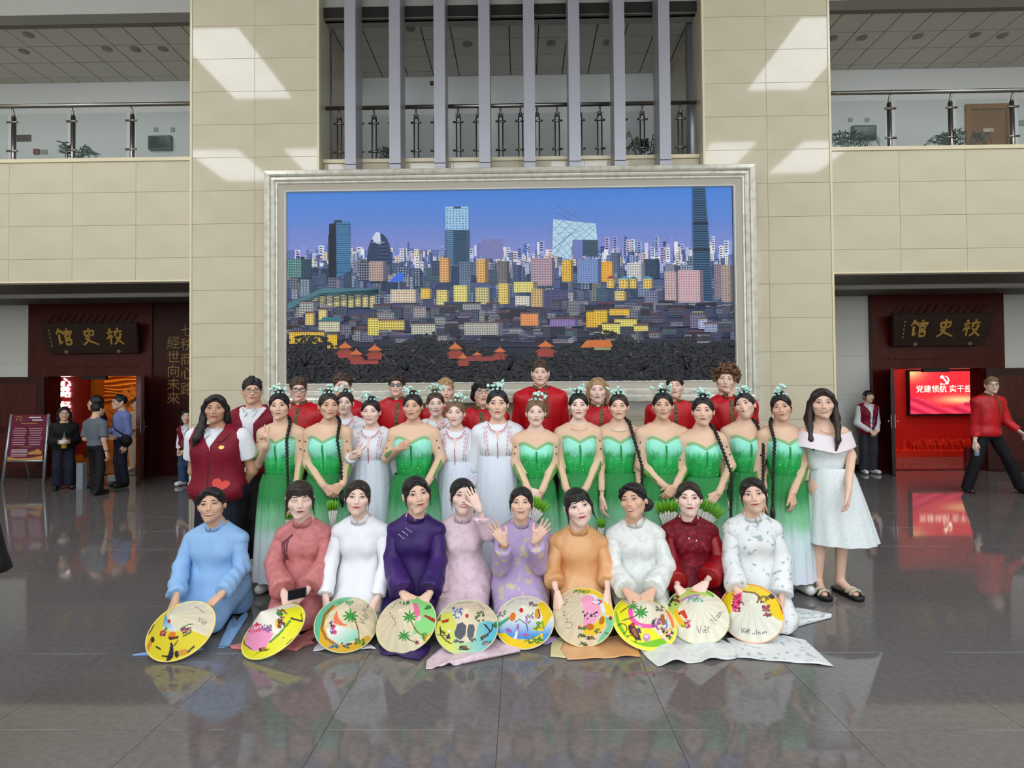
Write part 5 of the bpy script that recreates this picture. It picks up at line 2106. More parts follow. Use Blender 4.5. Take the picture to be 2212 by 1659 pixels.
def vyshyvanka(f, seed, tassel=True, sleeve_emb=None):
    zs, k = f.zs, f.k
    F = f.field(0.0125, f.zp)
    f.torso(F, 0.018)
    for sd in (-1, 1):
        f.sleeve(F, sd, (0.062, 0.064, 0.04), 0.96)
    wz = f.tline(0.52)[2]
    f.neckcut(F)
    F.cut(lambda x, y, z: (f.zp + 0.02) - z)
    v, q = F.mesh()
    top = f.put('blouse', v, q, white_cot, 0.0035, seed, (60, 60, 22))
    f.skirt('skirt', cloth_m('white_linen_skirt', (222, 230, 240)), wz + 0.0, 0.1, (0.155 * k, 0.125 * k), (0.22 * k, 0.19 * k), amp=0.09, seed=seed, cyc=19)
    g = Geo()
    cx = f.nb[0]
    for sx in (-1, 1):
        for i in range(7):
            z = zs + 0.01 - i * 0.034 * k
            motif(top, g, cx + sx * (0.095 - 0.0035 * i) * k, z, 0.0185, emb, embk)
        top.band(g, [(cx + sx * 0.115 * k, zs + 0.02), (cx + sx * 0.092 * k, zs - 0.235 * k)], 0.003, emb, 0.0035)
        top.band(g, [(cx + sx * 0.078, zs + 0.045), (cx + sx * 0.05, zs - 0.002), (cx + sx * 0.014, zs - 0.02)], 0.005, emb, 0.004)
        top.band(g, [(cx + sx * 0.086, zs + 0.03), (cx + sx * 0.056, zs - 0.014), (cx + sx * 0.014, zs - 0.033)], 0.0025, emb, 0.004)
    fig_trim(f, 'embroidery', g)
    g = Geo()
    top.patch(g, [(cx - 0.012, zs - 0.012), (cx + 0.012, zs - 0.012), (cx + 0.002, zs - 0.12)], f.skin, 0.003)
    if tassel:
        zt = zs - 0.26 * k
        p = top.lay([(cx, zs - 0.1), (cx + 0.004, zs - 0.18), (cx, zt)], 0.01)
        end = np.array([cx + 0.008, p[2][1] - 0.004, zt - 0.16])
        vv, ff = tube([p[0], p[1], p[2], end], 0.0028, 6)
        g.add(vv, ff, emb)
        vv, ff = tube([end + np.array([0, 0, 0.005]), end + np.array([0, 0, -0.015]), end + np.array([0, 0, -0.06])], [0.005, 0.011, 0.014], 10)
        g.add(vv, ff, emb)
    fig_trim(f, 'cord_and_tassel', g)
    g = Geo()
    wc = top.lay([(cx + 0.05, wz), (cx + 0.075, wz - 0.03), (cx + 0.045, wz - 0.05), (cx + 0.055, wz - 0.09)], 0.012)
    vv, ff = tube(wc, 0.003, 6)
    g.add(vv, ff, white_cot)
    fig_trim(f, 'waist_tie', g)
    for sd, part in (sleeve_emb or []):
        s, e, w = f.sh[sd], f.el[sd], f.wr[sd]
        g = Geo()
        c = s * 0.45 + e * 0.55 if part == 'upper' else e * 0.5 + w * 0.5
        for a in range(9):
            t = 2 * math.pi * a / 9
            motif(top, g, c[0] + 0.03 * math.cos(t), c[2] + 0.036 * math.sin(t), 0.013, emb, emb)
        motif(top, g, c[0], c[2], 0.022, emb, embk)
        fig_trim(f, 'sleeve_embroidery', g)
    headdress(f, seed)


def redshirt(f, seed, placket=0.0):
    zs, k = f.zs, f.k
    F = f.field(0.016, f.zp - 0.08)
    f.torso(F, 0.026)
    for sd in (-1, 1):
        f.sleeve(F, sd, (0.066, 0.066, 0.05), 0.95)
    f.neckcut(F, 0.045)
    F.cut(lambda x, y, z: (f.zp - 0.06) - z)
    v, q = F.mesh()
    c = f.put('shirt', v, q, redsatin, 0.0055, seed, (48, 48, 18))
    f.collar(brocade, hgt=0.045, gap=0.3, dz=0.004, flare=1.3)
    g = Geo()
    cx = f.nb[0] + placket
    c.band(g, [(cx, zs + 0.02), (cx, zs - 0.1), (cx, zs - 0.24)], 0.034, brocade, 0.004, 6)
    fig_trim(f, 'placket', g)
    f.trousers(blackcl)
    f.shoes(blackshoe)


def aodai(f, m, seed, cuff=0.06, sleeve_m=None, lap=True, elbow=0.058, wr=0.0045, frac=0.94, collar_m=None, trim=None):
    zs = f.zs
    F = f.field(0.0132, 0.012, 0.14)
    w0, f.wide = f.wide, f.wide * 0.93
    f.torso(F, 0.009)
    f.wide = w0
    if lap:
        for sd in (-1, 1):
            F.cap(f.hip[sd] + np.array([0, -0.02, 0.0]), f.kn[sd], 0.118, 0.085, 0.08)
            F.cap(f.hip[sd] + np.array([sd * 0.03, 0.06, -0.1]), f.an[sd] + np.array([0, 0, 0.04]), 0.1, 0.09, 0.07)
        F.cap(f.kn[-1] + np.array([0.03, -0.02, -0.02]), f.kn[1] + np.array([-0.03, -0.02, -0.02]), 0.08, 0.08, 0.06)
        F.ell(f.tline(0.12), (0.17 * f.wide, 0.15, 0.16), 0.08)
        F.cut(lambda x, y, z: 0.016 - z)
    SL = []
    for sd in (-1, 1):
        S = F.like()
        SL.append(S)
        f.sleeve(S, sd, (0.05 * (0.5 + 0.5 * f.wide), elbow * 0.92, cuff), frac, 0.01)
    for FF in [F] + SL:
        f.neckcut(FF, 0.055, 0.07)
    v, q = F.mesh()
    c = f.put('tunic', v, q, m, wr, seed, (52, 52, 24))
    for S in SL:
        v, q = S.mesh()
        f.put('sleeve', v, q, sleeve_m or m, wr * 1.2, seed + 5, (55, 55, 30))
    f.collar(collar_m or m, hgt=0.052, gap=0.06, flare=1.2)
    return c


def floor_pt(px, py):
    d = CR @ np.array([(px - 1106) / FPX, 1.0, (829.5 - py) / FPX])
    return d / -d[2] * CAMH + np.array([0, 0, CAMH])


def floor_cloth(f, name, left, right, m, n=26, amp=0.012, seed=1, tops=None, label=None):
    """a skirt panel lying on the floor between two edges given as photo points; tops: lifts along the panel"""
    r = random.Random(seed)
    A = [floor_pt(*p) - f.o for p in left]
    B = [floor_pt(*p) - f.o for p in right]

    def ev(P, t):
        x = t * (len(P) - 1)
        i = min(int(x), len(P) - 2)
        return P[i] + (P[i + 1] - P[i]) * (x - i)
    nu, nv = 22, n
    ph = [(r.uniform(3, 9), r.uniform(0, 6), r.uniform(-4, 4)) for _ in range(4)]
    V = []
    for j in range(nv + 1):
        t = j / nv
        a, b = ev(A, t), ev(B, t)
        for i in range(nu + 1):
            u = i / nu
            p = a + (b - a) * u
            h = sum(math.sin(q * u * 2.2 + s * t + o) for q, o, s in ph) / 4
            z = 0.007 + amp * max(0, h + 0.35) * (0.4 + 0.6 * math.sin(math.pi * min(1, max(0, u))))
            if tops:
                z += np.interp(t, np.linspace(0, 1, len(tops)), tops)
            V.append((p[0], p[1], z))
    k = len(V)
    V2 = [(x, y, max(0.0015, z - 0.004)) for x, y, z in V]
    F = []
    w = nu + 1
    for j in range(nv):
        for i in range(nu):
            q = (j * w + i, j * w + i + 1, (j + 1) * w + i + 1, (j + 1) * w + i)
            F.append(q)
            F.append(tuple(k + x for x in q[::-1]))
    for j in range(nv):
        for i in (0, nu):
            F.append((j * w + i, (j + 1) * w + i, k + (j + 1) * w + i, k + j * w + i))
    for i in range(nu):
        for j in (0, nv):
            F.append((j * w + i, j * w + i + 1, k + j * w + i + 1, k + j * w + i))
    g = Geo().add(V + V2, F, m)
    return g.obj(name, f.root, True)


def vest_outfit(f, seed, opening=0.035, long_sleeve=False, heart=False, pants=None, lanyard=False, shirt=None):
    zs, k = f.zs, f.k
    shirt = shirt or white_cot
    F = f.field(0.013, f.zp - 0.06)
    f.torso(F, 0.012)
    for sd in (-1, 1):
        if long_sleeve:
            f.sleeve(F, sd, (0.062 * k, 0.056 * k, 0.038), 0.95)
        else:
            f.short_sleeve(F, sd, (0.066 * k * f.wide, 0.066 * k * f.wide), 0.62)
    f.neckcut(F)
    F.cut(lambda x, y, z: (f.zp - 0.04) - z)
    v, q = F.mesh()
    sh = f.put('shirt', v, q, shirt, 0.003, seed)
    V = f.field(0.0125, f.zp - 0.12)
    f.torso(V, 0.026)
    V.cap(f.tline(0.12), f.tline(0.6), 0.15 * f.k * f.wide, 0.15 * f.k * f.wide, 0.05, sq=(1, 0.75, 1))
    cx = f.nb[0]
    V.cut(lambda x, y, z: np.abs(x - f.tline(0.6)[0]) - (f.sw + 0.032))
    V.cut(lambda x, y, z: z - (zs + 0.07))
    V.cut(lambda x, y, z: (f.zp - 0.09) - z)
    V.cut(lambda x, y, z: np.where(y < 0.0, (opening + 0.07 * np.clip((z - (zs - 0.1)) / 0.12, 0, 1)) * (z > (zs - (0.13 if opening < 0.02 else 0.6))) - np.abs(x - cx), -0.1))
    v, q = V.mesh()
    ve = f.put('vest', v, q, maroon, 0.004, seed + 2)
    g = Geo()
    for sx in (-1, 1):
        sh.patch(g, [(cx + sx * 0.008, zs + 0.0), (cx + sx * 0.05, zs + 0.055), (cx + sx * 0.075, zs + 0.03), (cx + sx * 0.04, zs - 0.035)], shirt, 0.02)
    fig_trim(f, 'shirt_collar', g)
    g = Geo()
    for sx in (-1, 1):
        ve.patch(g, [(cx + sx * 0.05, zs - 0.06), (cx + sx * 0.085, zs + 0.04), (cx + sx * 0.14, zs + 0.0), (cx + sx * 0.1, zs - 0.055)], maroon, 0.012)
    fig_trim(f, 'vest_collar', g)
    if heart:
        g = Geo()
        if opening < 0.02:
            ve.band(g, [(cx + 0.002, zs - 0.12), (cx, zs - 0.3), (cx, f.zp - 0.06)], 0.006, M('zip_black', (40, 10, 16), r=0.5), 0.003)
        fig_trim(f, 'zip', g)
        g = Geo()
        hx_, hz = cx + 0.09, f.zp + 0.055
        pts = []
        for a in np.linspace(0, 2 * math.pi, 28, False):
            x = 16 * math.sin(a) ** 3
            z = 13 * math.cos(a) - 5 * math.cos(2 * a) - 2 * math.cos(3 * a) - math.cos(4 * a)
            c, s = math.cos(-0.35), math.sin(-0.35)
            pts.append((hx_ + (x * c - z * s) * 0.0038, hz + (x * s + z * c) * 0.0036))
        ve.patch(g, [(hx_ + (x - hx_) * 1.1, hz + (z - hz) * 1.1) for x, z in pts], M('heart_edge', (60, 12, 24), r=0.6), 0.003)
        ve.patch(g, pts, M('heart_red', (214, 60, 44), r=0.5), 0.005)
        fig_trim(f, 'heart_patch', g)
        g = Geo()
        ve.patch(g, [(cx + 0.1 + 0.019 * math.cos(a), zs - 0.1 + 0.014 * math.sin(a)) for a in np.linspace(0, 6.283, 16, False)], goldm, 0.004)
        fig_trim(f, 'badge', g)
    if lanyard:
        g = Geo()
        bl = M('blue_lanyard', (40, 60, 150), r=0.6)
        for sx in (-1, 1):
            ve.band(g, [(cx + sx * 0.05, zs), (cx + 0.01, zs - 0.2)], 0.012, bl, 0.006)
        ve.patch(g, [(cx - 0.03, zs - 0.2), (cx + 0.05, zs - 0.2), (cx + 0.05, zs - 0.3), (cx - 0.03, zs - 0.3)], M('badge_card', (130, 170, 210), r=0.3), 0.008)
        fig_trim(f, 'lanyard', g)
    f.trousers(pants or navycl, 0.03)
    f.shoes(whiteshoe if long_sleeve else blackshoe)
    return ve

# ================================================================ back row: young men
GB, GM, GF = 'back row of standing people', 'middle row of standing people', 'front row of kneeling people'
WS = dict(iris='blue', browc='brown', smile=0.0, lips=(178, 106, 98))
KS = dict(iris='dark', browc='black', smile=0.05, lips=(160, 92, 84))
lensclear = M('clear_lens', (200, 210, 210), r=0.02, alpha=0.12, spec=0.8)
lensdark = M('dark_lens', (14, 14, 26), r=0.05, spec=0.8)

f = Fig('man in glasses wearing an open maroon vest over a white shirt at the left end', 548, 816, 872, 5.3, 'm', 'b', ('quiff', 'black'), yaw=6, face=KS, L='side', R='side', group=GB)
vest_outfit(f, 21, opening=0.05, pants=blackcl)
f.glasses(steel_dk, lensclear)
f = Fig('man in a red shirt with thick black square glasses and short brown hair', 647, 816, 866, 5.5, 'm', 'w', ('short', 'brown'), yaw=6, pitch=-4, face=WS, group=GB)
redshirt(f, 31, 0.015)
f.glasses(blackm, lensclear, square=True, th=0.003)
f = Fig('curly brown-haired man in red whose mouth is hidden behind a flower headdress', 741, 808, 860, 5.7, 'm', 'w', ('curly', 'brown'), yaw=8, roll=5, face=WS, group=GB)
redshirt(f, 32, 0.015)
f = Fig('man in a red shirt wearing dark sunglasses, with curly dark hair', 858, 810, 856, 5.75, 'm', 'w', ('curly', 'darkbrown'), yaw=-4, pitch=3, face=WS, group=GB)
redshirt(f, 33, 0.02)
f.glasses(blackm, lensdark, rx=0.027, rz=0.017)
f = Fig('blond man in red mostly hidden behind two young women in white blouses', 963, 818, 870, 5.7, 'm', 'w', ('short', 'blond'), yaw=5, face=WS, group=GB)
redshirt(f, 34, 0.0)
f = Fig('man in a red shirt with thick black hair over thin black glasses', 1044, 817, 875, 5.5, 'm', 'a', ('mop', 'black'), yaw=4, face=KS, group=GB)
redshirt(f, 35, -0.01)
f.glasses(blackm, lensclear, th=0.0018)
f = Fig('tallest man, in a red shirt, standing above everyone at the centre', 1167, 779, 832, 5.7, 'm', 'w', ('short', 'brown'), yaw=-2, face=dict(WS, smile=0.1), group=GB, wide=1.05)
redshirt(f, 36, 0.05)
f = Fig('man in a red shirt with chin-length fair blond hair', 1290, 816, 870, 5.5, 'm', 'p', ('fairlong', 'blond'), yaw=-2, face=dict(WS, browc='fair', smile=0.2), group=GB)
redshirt(f, 37, 0.02)
f = Fig('dark-haired man in red with his eyes half closed, right of centre', 1456, 810, 860, 5.6, 'm', 'w', ('quiff', 'black'), yaw=-5, pitch=4, face=dict(KS, open=0.45), group=GB, bx=1446)
redshirt(f, 38, 0.0)
f = Fig('man in red with a big mop of curly auburn hair at the right end', 1566, 792, 848, 5.6, 'm', 'w', ('bigcurl', 'auburn'), yaw=-4, roll=6, face=WS, group=GB, bx=1590)
redshirt(f, 39, -0.03)

# ================================================================ middle row
AS = dict(smile=0.3, lips=(170, 84, 82))
HV = (0.0, 0.05, 0.0)


def clasp(fd=(0.75, -0.1, -0.65)):
    return [('drape', (s * fd[0] * -1, fd[1], fd[2]), (0, 1, -0.2), (0, -0.3, 1)) for s in (-1, 1)]


CL, CRH = ('drape', (0.7, -0.1, -0.7), (-0.2, 1, 0.1), (0.3, -0.4, 1)), ('drape', (-0.7, -0.1, -0.7), (0.2, 1, 0.1), (-0.3, -0.4, 1))

f = Fig('woman with long black hair in a maroon vest with a red heart', 470, 852, 913, 4.55, 'f', 'c', ('long_side', 'black'), yaw=-2, face=dict(smile=0.25, lips=(150, 84, 78)), L='back', R='back', wide=1.28, sw=0.185, group=GM, bare=True, bodyres=0.013, bx=472)
vest_outfit(f, 41, opening=0.004, heart=True, pants=navycl)

DAN = 'dancers in green and white dresses with nude sleeves'
f = Fig('green-dressed dancer holding up a V sign, her braid over her shoulder', 607, 848, 906, 4.66, 'f', 'a', ('updo_wisps', 'black'), yaw=-4, roll=-4, face=dict(AS, smile=0.35), L=((556, 1002, 0.0), (574, 962, -0.16)), R=((650, 995, 0.0), (636, 1075, -0.17)), lh=('vee', (-0.15, -0.1, 1), (0, -1, 0), (1, 0, 0.3)), group=DAN, bx=606)
dancer(f, 1, br=1, brlen=0.5, brend=0.02, seed=1)
f = Fig('green-dressed dancer with braid and clasped hands behind the woman in dusty pink', 713, 848, 905, 4.66, 'f', 'b', ('updo', 'darkbrown'), yaw=12, face=dict(AS, smile=0.15), L=((664, 1002, -0.02), (700, 1050, -0.16)), R=((752, 1002, 0.0), (740, 1046, -0.16)), lh=CL, rh=CRH, group=DAN, bx=702)
dancer(f, 2, br=1, brlen=0.42, brend=0.04, seed=2)
f = Fig('dark-haired young woman in embroidered white blouse behind two others', 747, 846, 894, 5.25, 'f', 'p', ('updo_wisps', 'darkbrown'), yaw=-3, roll=4, face=dict(WS, smile=0.1, lips=(190, 110, 108)), L='side', R='side', group=GM)
vyshyvanka(f, 3, tassel=False)
f = Fig('young woman in an embroidered white dress showing two fingers with bent arm', 803, 864, 915, 4.82, 'f', 'p', ('updo', 'black'), yaw=-6, face=dict(AS, smile=0.5, teeth=True, open=0.6), L=((745, 1010, -0.02), (760, 987, -0.22)), R='back', lh=('vee', (0.85, -0.2, 0.45), (0.2, -1, 0), (0, 0, 1)), group=GM)
vyshyvanka(f, 4, sleeve_emb=[(-1, 'lower')])
f = Fig('green-dressed dancer raising a loosely closed hand in front of her bodice', 893, 851, 905, 4.66, 'f', 'b', ('updo', 'black'), yaw=-8, roll=-2, face=dict(AS, smile=0.2), L=((836, 990, 0.0), (862, 968, -0.2)), R=((952, 990, 0.0), (922, 1045, -0.17)), lh=('fist', (0.7, -0.5, 0.3), (0.4, 0.9, 0), (0, -0.4, 1)), group=DAN, wide=1.15, sw=0.16)
dancer(f, 4, seed=4)
f = Fig('young woman in white blouse holding up a V sign beside her cheek', 942, 847, 899, 5.2, 'f', 'p', ('updo', 'brown'), yaw=3, roll=-3, face=dict(WS, smile=0.05, lips=(188, 110, 108)), L='side', R=((976, 985, 0.0), (957, 940, -0.14)), rh=('vee', (-0.05, -0.1, 1), (0, -1, 0), (-1, 0, 0.3)), group=GM)
vyshyvanka(f, 5, tassel=False)
f = Fig('young woman in an embroidered white dress with large red sleeve ornaments', 985, 866, 918, 4.8, 'f', 'p', ('updo', 'ash'), yaw=-8, face=dict(WS, smile=0.15, lips=(186, 104, 100)), L='side', R=((1032, 1000, 0.0), (1030, 1070, -0.05)), group=GM)
vyshyvanka(f, 6, sleeve_emb=[(1, 'upper'), (1, 'lower')])
f = Fig('tall young woman in an embroidered white dress with a red tassel at the centre', 1075, 841, 904, 4.7, 'f', 'a', ('updo', 'black'), yaw=0, face=dict(AS, smile=0.1), L='back', R='back', group=GM)
vyshyvanka(f, 7)
f = Fig('fair-haired dancer in a green dress holding a fan beside the kneeling woman in lilac', 1157, 864, 918, 4.6, 'f', 'p', ('updo', 'ash'), yaw=2, face=dict(WS, browc='fair', smile=0.4, lips=(190, 96, 98)), L=((1114, 1000, 0.0), (1142, 1058, -0.15)), R=((1197, 1002, 0.0), (1170, 1062, -0.16)), lh=CL, rh=CRH, group=DAN)
dancer(f, 6, seed=6)
f = Fig('dancer in a green dress with a thin necklace, behind the kneeling woman in orange', 1249, 848, 904, 4.66, 'f', 'p', ('updo', 'black'), yaw=0, face=dict(AS, smile=0.3), L=((1206, 995, 0.0), (1224, 1058, -0.15)), R=((1294, 995, 0.0), (1264, 1058, -0.15)), lh=CL, rh=CRH, group=DAN)
dancer(f, 7, seed=7, necklace='thin')
f = Fig('green-dressed dancer with a pearl necklace and a long braid, right of centre', 1335, 851, 905, 4.7, 'f', 'a', ('updo', 'darkbrown'), yaw=-2, face=dict(AS, smile=0.45), L=((1296, 1000, 0.0), (1300, 1078, -0.15)), R=((1380, 1000, 0.0), (1384, 1070, -0.15)), group=DAN)
dancer(f, 8, br=1, brlen=0.7, brend=0.05, seed=8, necklace='pearl')
f = Fig('green-dressed dancer with hands clasped and crossed green leaf sleeves, behind the woman in red', 1430, 847, 905, 4.62, 'f', 'b', ('updo', 'black'), yaw=-2, face=dict(AS, smile=0.05), L=((1384, 1005, 0.0), (1436, 1050, -0.16)), R=((1486, 1000, 0.0), (1458, 1052, -0.18)), lh=CL, rh=CRH, group=DAN, wide=1.12, sw=0.165)
dancer(f, 9, seed=9)
f = Fig('green-dressed dancer with sleepy eyes, braid and a spread fan at her hip', 1516, 857, 918, 4.56, 'f', 'a', ('updo', 'black'), yaw=-4, face=dict(AS, smile=0.15, open=0.6), L='side', R=((1578, 1005, 0.0), (1552, 1066, -0.14)), rh=CRH, group=DAN, wide=1.08)
dancer(f, 10, br=1, brlen=0.55, brend=0.06, seed=10)
f = Fig('green-dressed dancer tilting her head back with pouting lips', 1606, 850, 902, 4.72, 'f', 'a', ('updo', 'black'), yaw=-18, pitch=8, roll=-12, face=dict(AS, smile=0.0, pout=True), L='side', R=((1662, 1003, 0.0), (1645, 1072, -0.18)), group=DAN, bx=1612)
dancer(f, 11, br=1, brlen=0.55, brend=-0.02, seed=11)
f = Fig('dancer at the right end in green, her braid hanging on the inner side', 1684, 852, 908, 4.6, 'f', 'b', ('updo_wisps', 'black'), yaw=-6, roll=-8, face=dict(AS, smile=0.3), L='side', R=((1738, 1005, 0.0), (1712, 1065, -0.18)), rh=('relax', (0.0, -0.1, -1), (-0.5, 0.8, 0), (-1, -0.3, 0)), group=DAN, bx=1695)
dancer(f, 12, br=-1, brlen=0.5, brend=0.03, seed=12)

# woman in the white off-shoulder dress
f = Fig('smiling woman with long brown hair in a white off-the-shoulder dress and sandals', 1772, 839, 903, 4.53, 'f', 'a', ('long', 'darkbrown'), yaw=2, face=dict(AS, smile=0.9, teeth=True), L='back', R=((1838, 985, -0.03), (1832, 1064, -0.25)), rh=('relax', (-0.1, -0.15, -1), (-0.8, 0.5, 0), (-0.4, -1, 0)), group=GM, bare=True, bodyres=0.0125, bx=1788)
wj = cloth_m('white_jacquard', (226, 232, 230), r=0.55, var=((218, 226, 226), 60, (1, 1, 1), 0.45, 0.6), bump=(60, 0.4, (1, 1, 1)))
zs = f.zs
F = f.field(0.0115, f.zp)
f.torso(F, 0.011)
_c = f.nb[0]
F.cut(lambda x, y, z: z - (zs - 0.075 + 0.03 * np.clip(np.abs(x - _c) / 0.12, 0, 1)))
F.cut(lambda x, y, z: (f.zp + 0.12) - z)
v, q = F.mesh()
c = f.put('dress_bodice', v, q, wj, 0.003, 5)
f.skirt('dress_skirt', wj, f.zp + 0.14, 0.4, (0.14, 0.115), (0.26, 0.22), amp=0.05, seed=5, cyc=9, cx=0.02, dx1=0.06)
rg = []
for i in range(7):
    t = i / 6
    rg.append((f.sh[1][0] * 0.5 + f.sh[-1][0] * 0.5, -0.005, zs - 0.01 - 0.12 * t, f.sw + 0.05 + 0.035 * t, 0.105 + 0.04 * t))
v, q = loft(rg, 60, pleats(4, 7, [0.01] * 7))
cy_ = v[:, 2] - 0.05 * np.clip(1 - np.abs(v[:, 0] - rg[0][0]) / 0.2, 0, 1) * 0.9
v[:, 2] = cy_
Geo().add(v, q, cloth_m('pale_pink_satin', (232, 220, 224), r=0.45)).obj('shoulder_drape', f.root, True)
sand = M('sandal_cream', (206, 196, 170), r=0.5)
for sd in (-1, 1):
    a, t = f.an[sd], f.toe[sd]
    F2 = Field(np.minimum(a, t) - 0.12, np.maximum(a, t) + 0.1, 0.009)
    F2.cap((a[0], a[1] + 0.03, 0.03), (t[0], t[1] - 0.03, 0.03), 0.05, 0.05, 0.02)
    F2.cut(lambda x, y, z: z - 0.034)
    F2.cut(lambda x, y, z: 0.003 - z)
    v, q = F2.mesh()
    so = Geo().add(v, q, blackshoe).obj('sandal', f.root, True)
    for yy in (-0.02, -0.075):
        vv, ff = tube([(t[0] - 0.045, t[1] + 0.07 + yy, 0.03), (t[0] - 0.03, t[1] + 0.065 + yy, 0.066), (t[0], t[1] + 0.06 + yy, 0.078), (t[0] + 0.03, t[1] + 0.065 + yy, 0.066), (t[0] + 0.045, t[1] + 0.07 + yy, 0.03)], 0.017, 8, True, 0.3, (0, 1, 0))
        Geo().add(vv, ff, sand).obj('strap', so, True)
vv, ff = tube([(f.nb[0] + 0.055 * math.sin(a), -0.05 - 0.035 * math.cos(a), zs + 0.03 - 0.06 * (1 + math.cos(a)) / 2) for a in np.linspace(-1.5, 1.5, 13)], 0.0015, 5)
Geo().add(vv, ff, goldm).obj('necklace', f.root, True)

# ================================================================ front row: kneeling women with painted hats
LF = dict(smile=0.45, lips=(172, 66, 70))
YK = 4.02


def hold(sd, up=0):
    return ('drape', (-sd * 0.55, -0.55, -0.6), (0, 0.4, -1), (-sd * 0.6, -0.5, 0.4))


blue = cloth_m('sky_blue_silk', (146, 188, 232), r=0.5)
f = Fig('kneeling woman in a sky-blue tunic smiling with teeth', 467, 1050, 1122, YK, 'f', 'b', ('bunlow', 'black'), yaw=-6, roll=-3, kneel=True, face=dict(LF, smile=1.0, teeth=True, open=0.7), L=((392, 1225, -0.05), (380, 1290, -0.27)), R=((522, 1228, -0.02), (478, 1284, -0.28)), lh=('grip', (-0.1, -0.5, -0.8), (0.5, 0.5, -0.4), (1, -0.5, 0)), rh=hold(1), wide=1.16, sw=0.165, group=GF, bx=462)
aodai(f, blue, 51, 0.058)
floor_cloth(f, 'tunic_panel', [(400, 1390), (350, 1405), (286, 1417)], [(440, 1405), (380, 1415), (290, 1418.5)], blue, 20, 0.004, 2)
floor_cloth(f, 'tunic_back_panel', [(505, 1330), (512, 1345), (530, 1322)], [(470, 1402), (495, 1398), (536, 1332)], blue, 20, 0.02, 3)
vv, ff = ico(f.hc + np.array([0.078, 0.0, -0.035]), 0.006, 1)
Geo().add(vv, ff, goldm).obj('earring', f.root, True)

pink = cloth_m('dusty_pink_brocade', (206, 130, 130), r=0.6, var=((194, 116, 114), 22, (1, 1, 1), 0.45, 0.6))
f = Fig('kneeling woman in a dusty pink tunic looking down with a phone in her hands', 655, 1036, 1113, YK + 0.05, 'f', 'p', ('fringe', 'darkbrown'), yaw=4, pitch=-8, kneel=True, face=dict(LF, smile=0.05, open=0.15, lips=(160, 80, 76)), L=((590, 1215, -0.04), (614, 1282, -0.27)), R=((704, 1215, -0.04), (662, 1276, -0.28)), lh=('drape', (0.5, -0.5, -0.7), (0.2, 0.6, -0.8), (0.6, -0.6, 0.3)), rh=('drape', (-0.6, -0.4, -0.6), (0, 0.5, -0.9), (-0.6, -0.6, 0.3)), group=GF)
cl = aodai(f, pink, 52, 0.085, elbow=0.066, frac=0.9)
g = Geo()
for k in range(3):
    x = f.nb[0] - 0.075 - 0.022 * k
    cl.band(g, [(x + 0.03, f.zs - 0.02 - 0.02 * k), (x, f.zs - 0.05 - 0.015 * k), (x - 0.012, f.zs - 0.2)], 0.012, M('plum_cord', (108, 52, 58), r=0.6), 0.004)
fig_trim(f, 'corded_fastenings', g)
floor_cloth(f, 'tunic_panel', [(640, 1370), (560, 1385), (496, 1398)], [(680, 1392), (600, 1410), (500, 1404)], pink, 20, 0.012, 4)
floor_cloth(f, 'tunic_back_panel', [(600, 1402), (640, 1408), (682, 1380)], [(590, 1395), (640, 1385), (684, 1350)], pink, 16, 0.012, 5)

wsilk = cloth_m('white_silk', (238, 238, 242), r=0.5)
f = Fig('kneeling woman in a plain white tunic with red lips', 778, 1035, 1107, YK, 'f', 'p', ('curtain', 'darkbrown'), yaw=0, roll=3, kneel=True, face=dict(LF, smile=0.35, lips=(176, 46, 60)), L=((716, 1210, -0.03), (703, 1290, -0.2)), R=((834, 1210, -0.03), (816, 1292, -0.2)), lh=('grip', (0.1, -0.4, -0.9), (0.8, 0.5, 0), (0.4, -1, 0)), rh=('grip', (-0.1, -0.4, -0.9), (-0.8, 0.5, 0), (-0.4, -1, 0)), group=GF)
aodai(f, wsilk, 53, 0.048, elbow=0.05)
floor_cloth(f, 'tunic_panel', [(690, 1390), (680, 1400), (676, 1408)], [(800, 1395), (808, 1400), (812, 1404)], wsilk, 12, 0.02, 6)

purple = cloth_m('dark_purple_silk', (50, 32, 92), r=0.42, var=((72, 40, 110), 5, (1, 1, 1), 0.45, 0.7))
f = Fig('kneeling woman in a dark purple tunic with beaded buttons', 903, 1026, 1103, YK, 'f', 'a', ('curtain', 'black'), yaw=10, roll=-8, kneel=True, face=dict(LF, smile=0.35, lips=(156, 84, 82)), L=((846, 1212, -0.04), (872, 1284, -0.27)), R=((946, 1212, -0.03), (926, 1284, -0.26)), lh=('drape', (0.75, -0.35, -0.3), (0, 0.5, -0.9), (0.3, -0.8, 0.3)), rh=('drape', (-0.7, -0.4, -0.5), (0, 0.5, -0.9), (-0.3, -0.8, 0.3)), group=GF, bx=890)
cl = aodai(f, purple, 54, 0.085, elbow=0.07, frac=0.92)
g = Geo()
for i in range(3):
    for j in range(4):
        p = cl.lay([(f.nb[0] - 0.05 - 0.025 * i + 0.012 * j, f.zs - 0.01 - 0.022 * i - 0.012 * j * 0.6)], 0.004)[0]
        vv, ff = ico(p, 0.0045, 1)
        g.add(vv, ff, pearl)
fig_trim(f, 'pearl_buttons', g)
floor_cloth(f, 'tunic_panel', [(820, 1388), (818, 1402), (822, 1415)], [(930, 1395), (926, 1412), (905, 1430)], purple, 14, 0.03, 7)

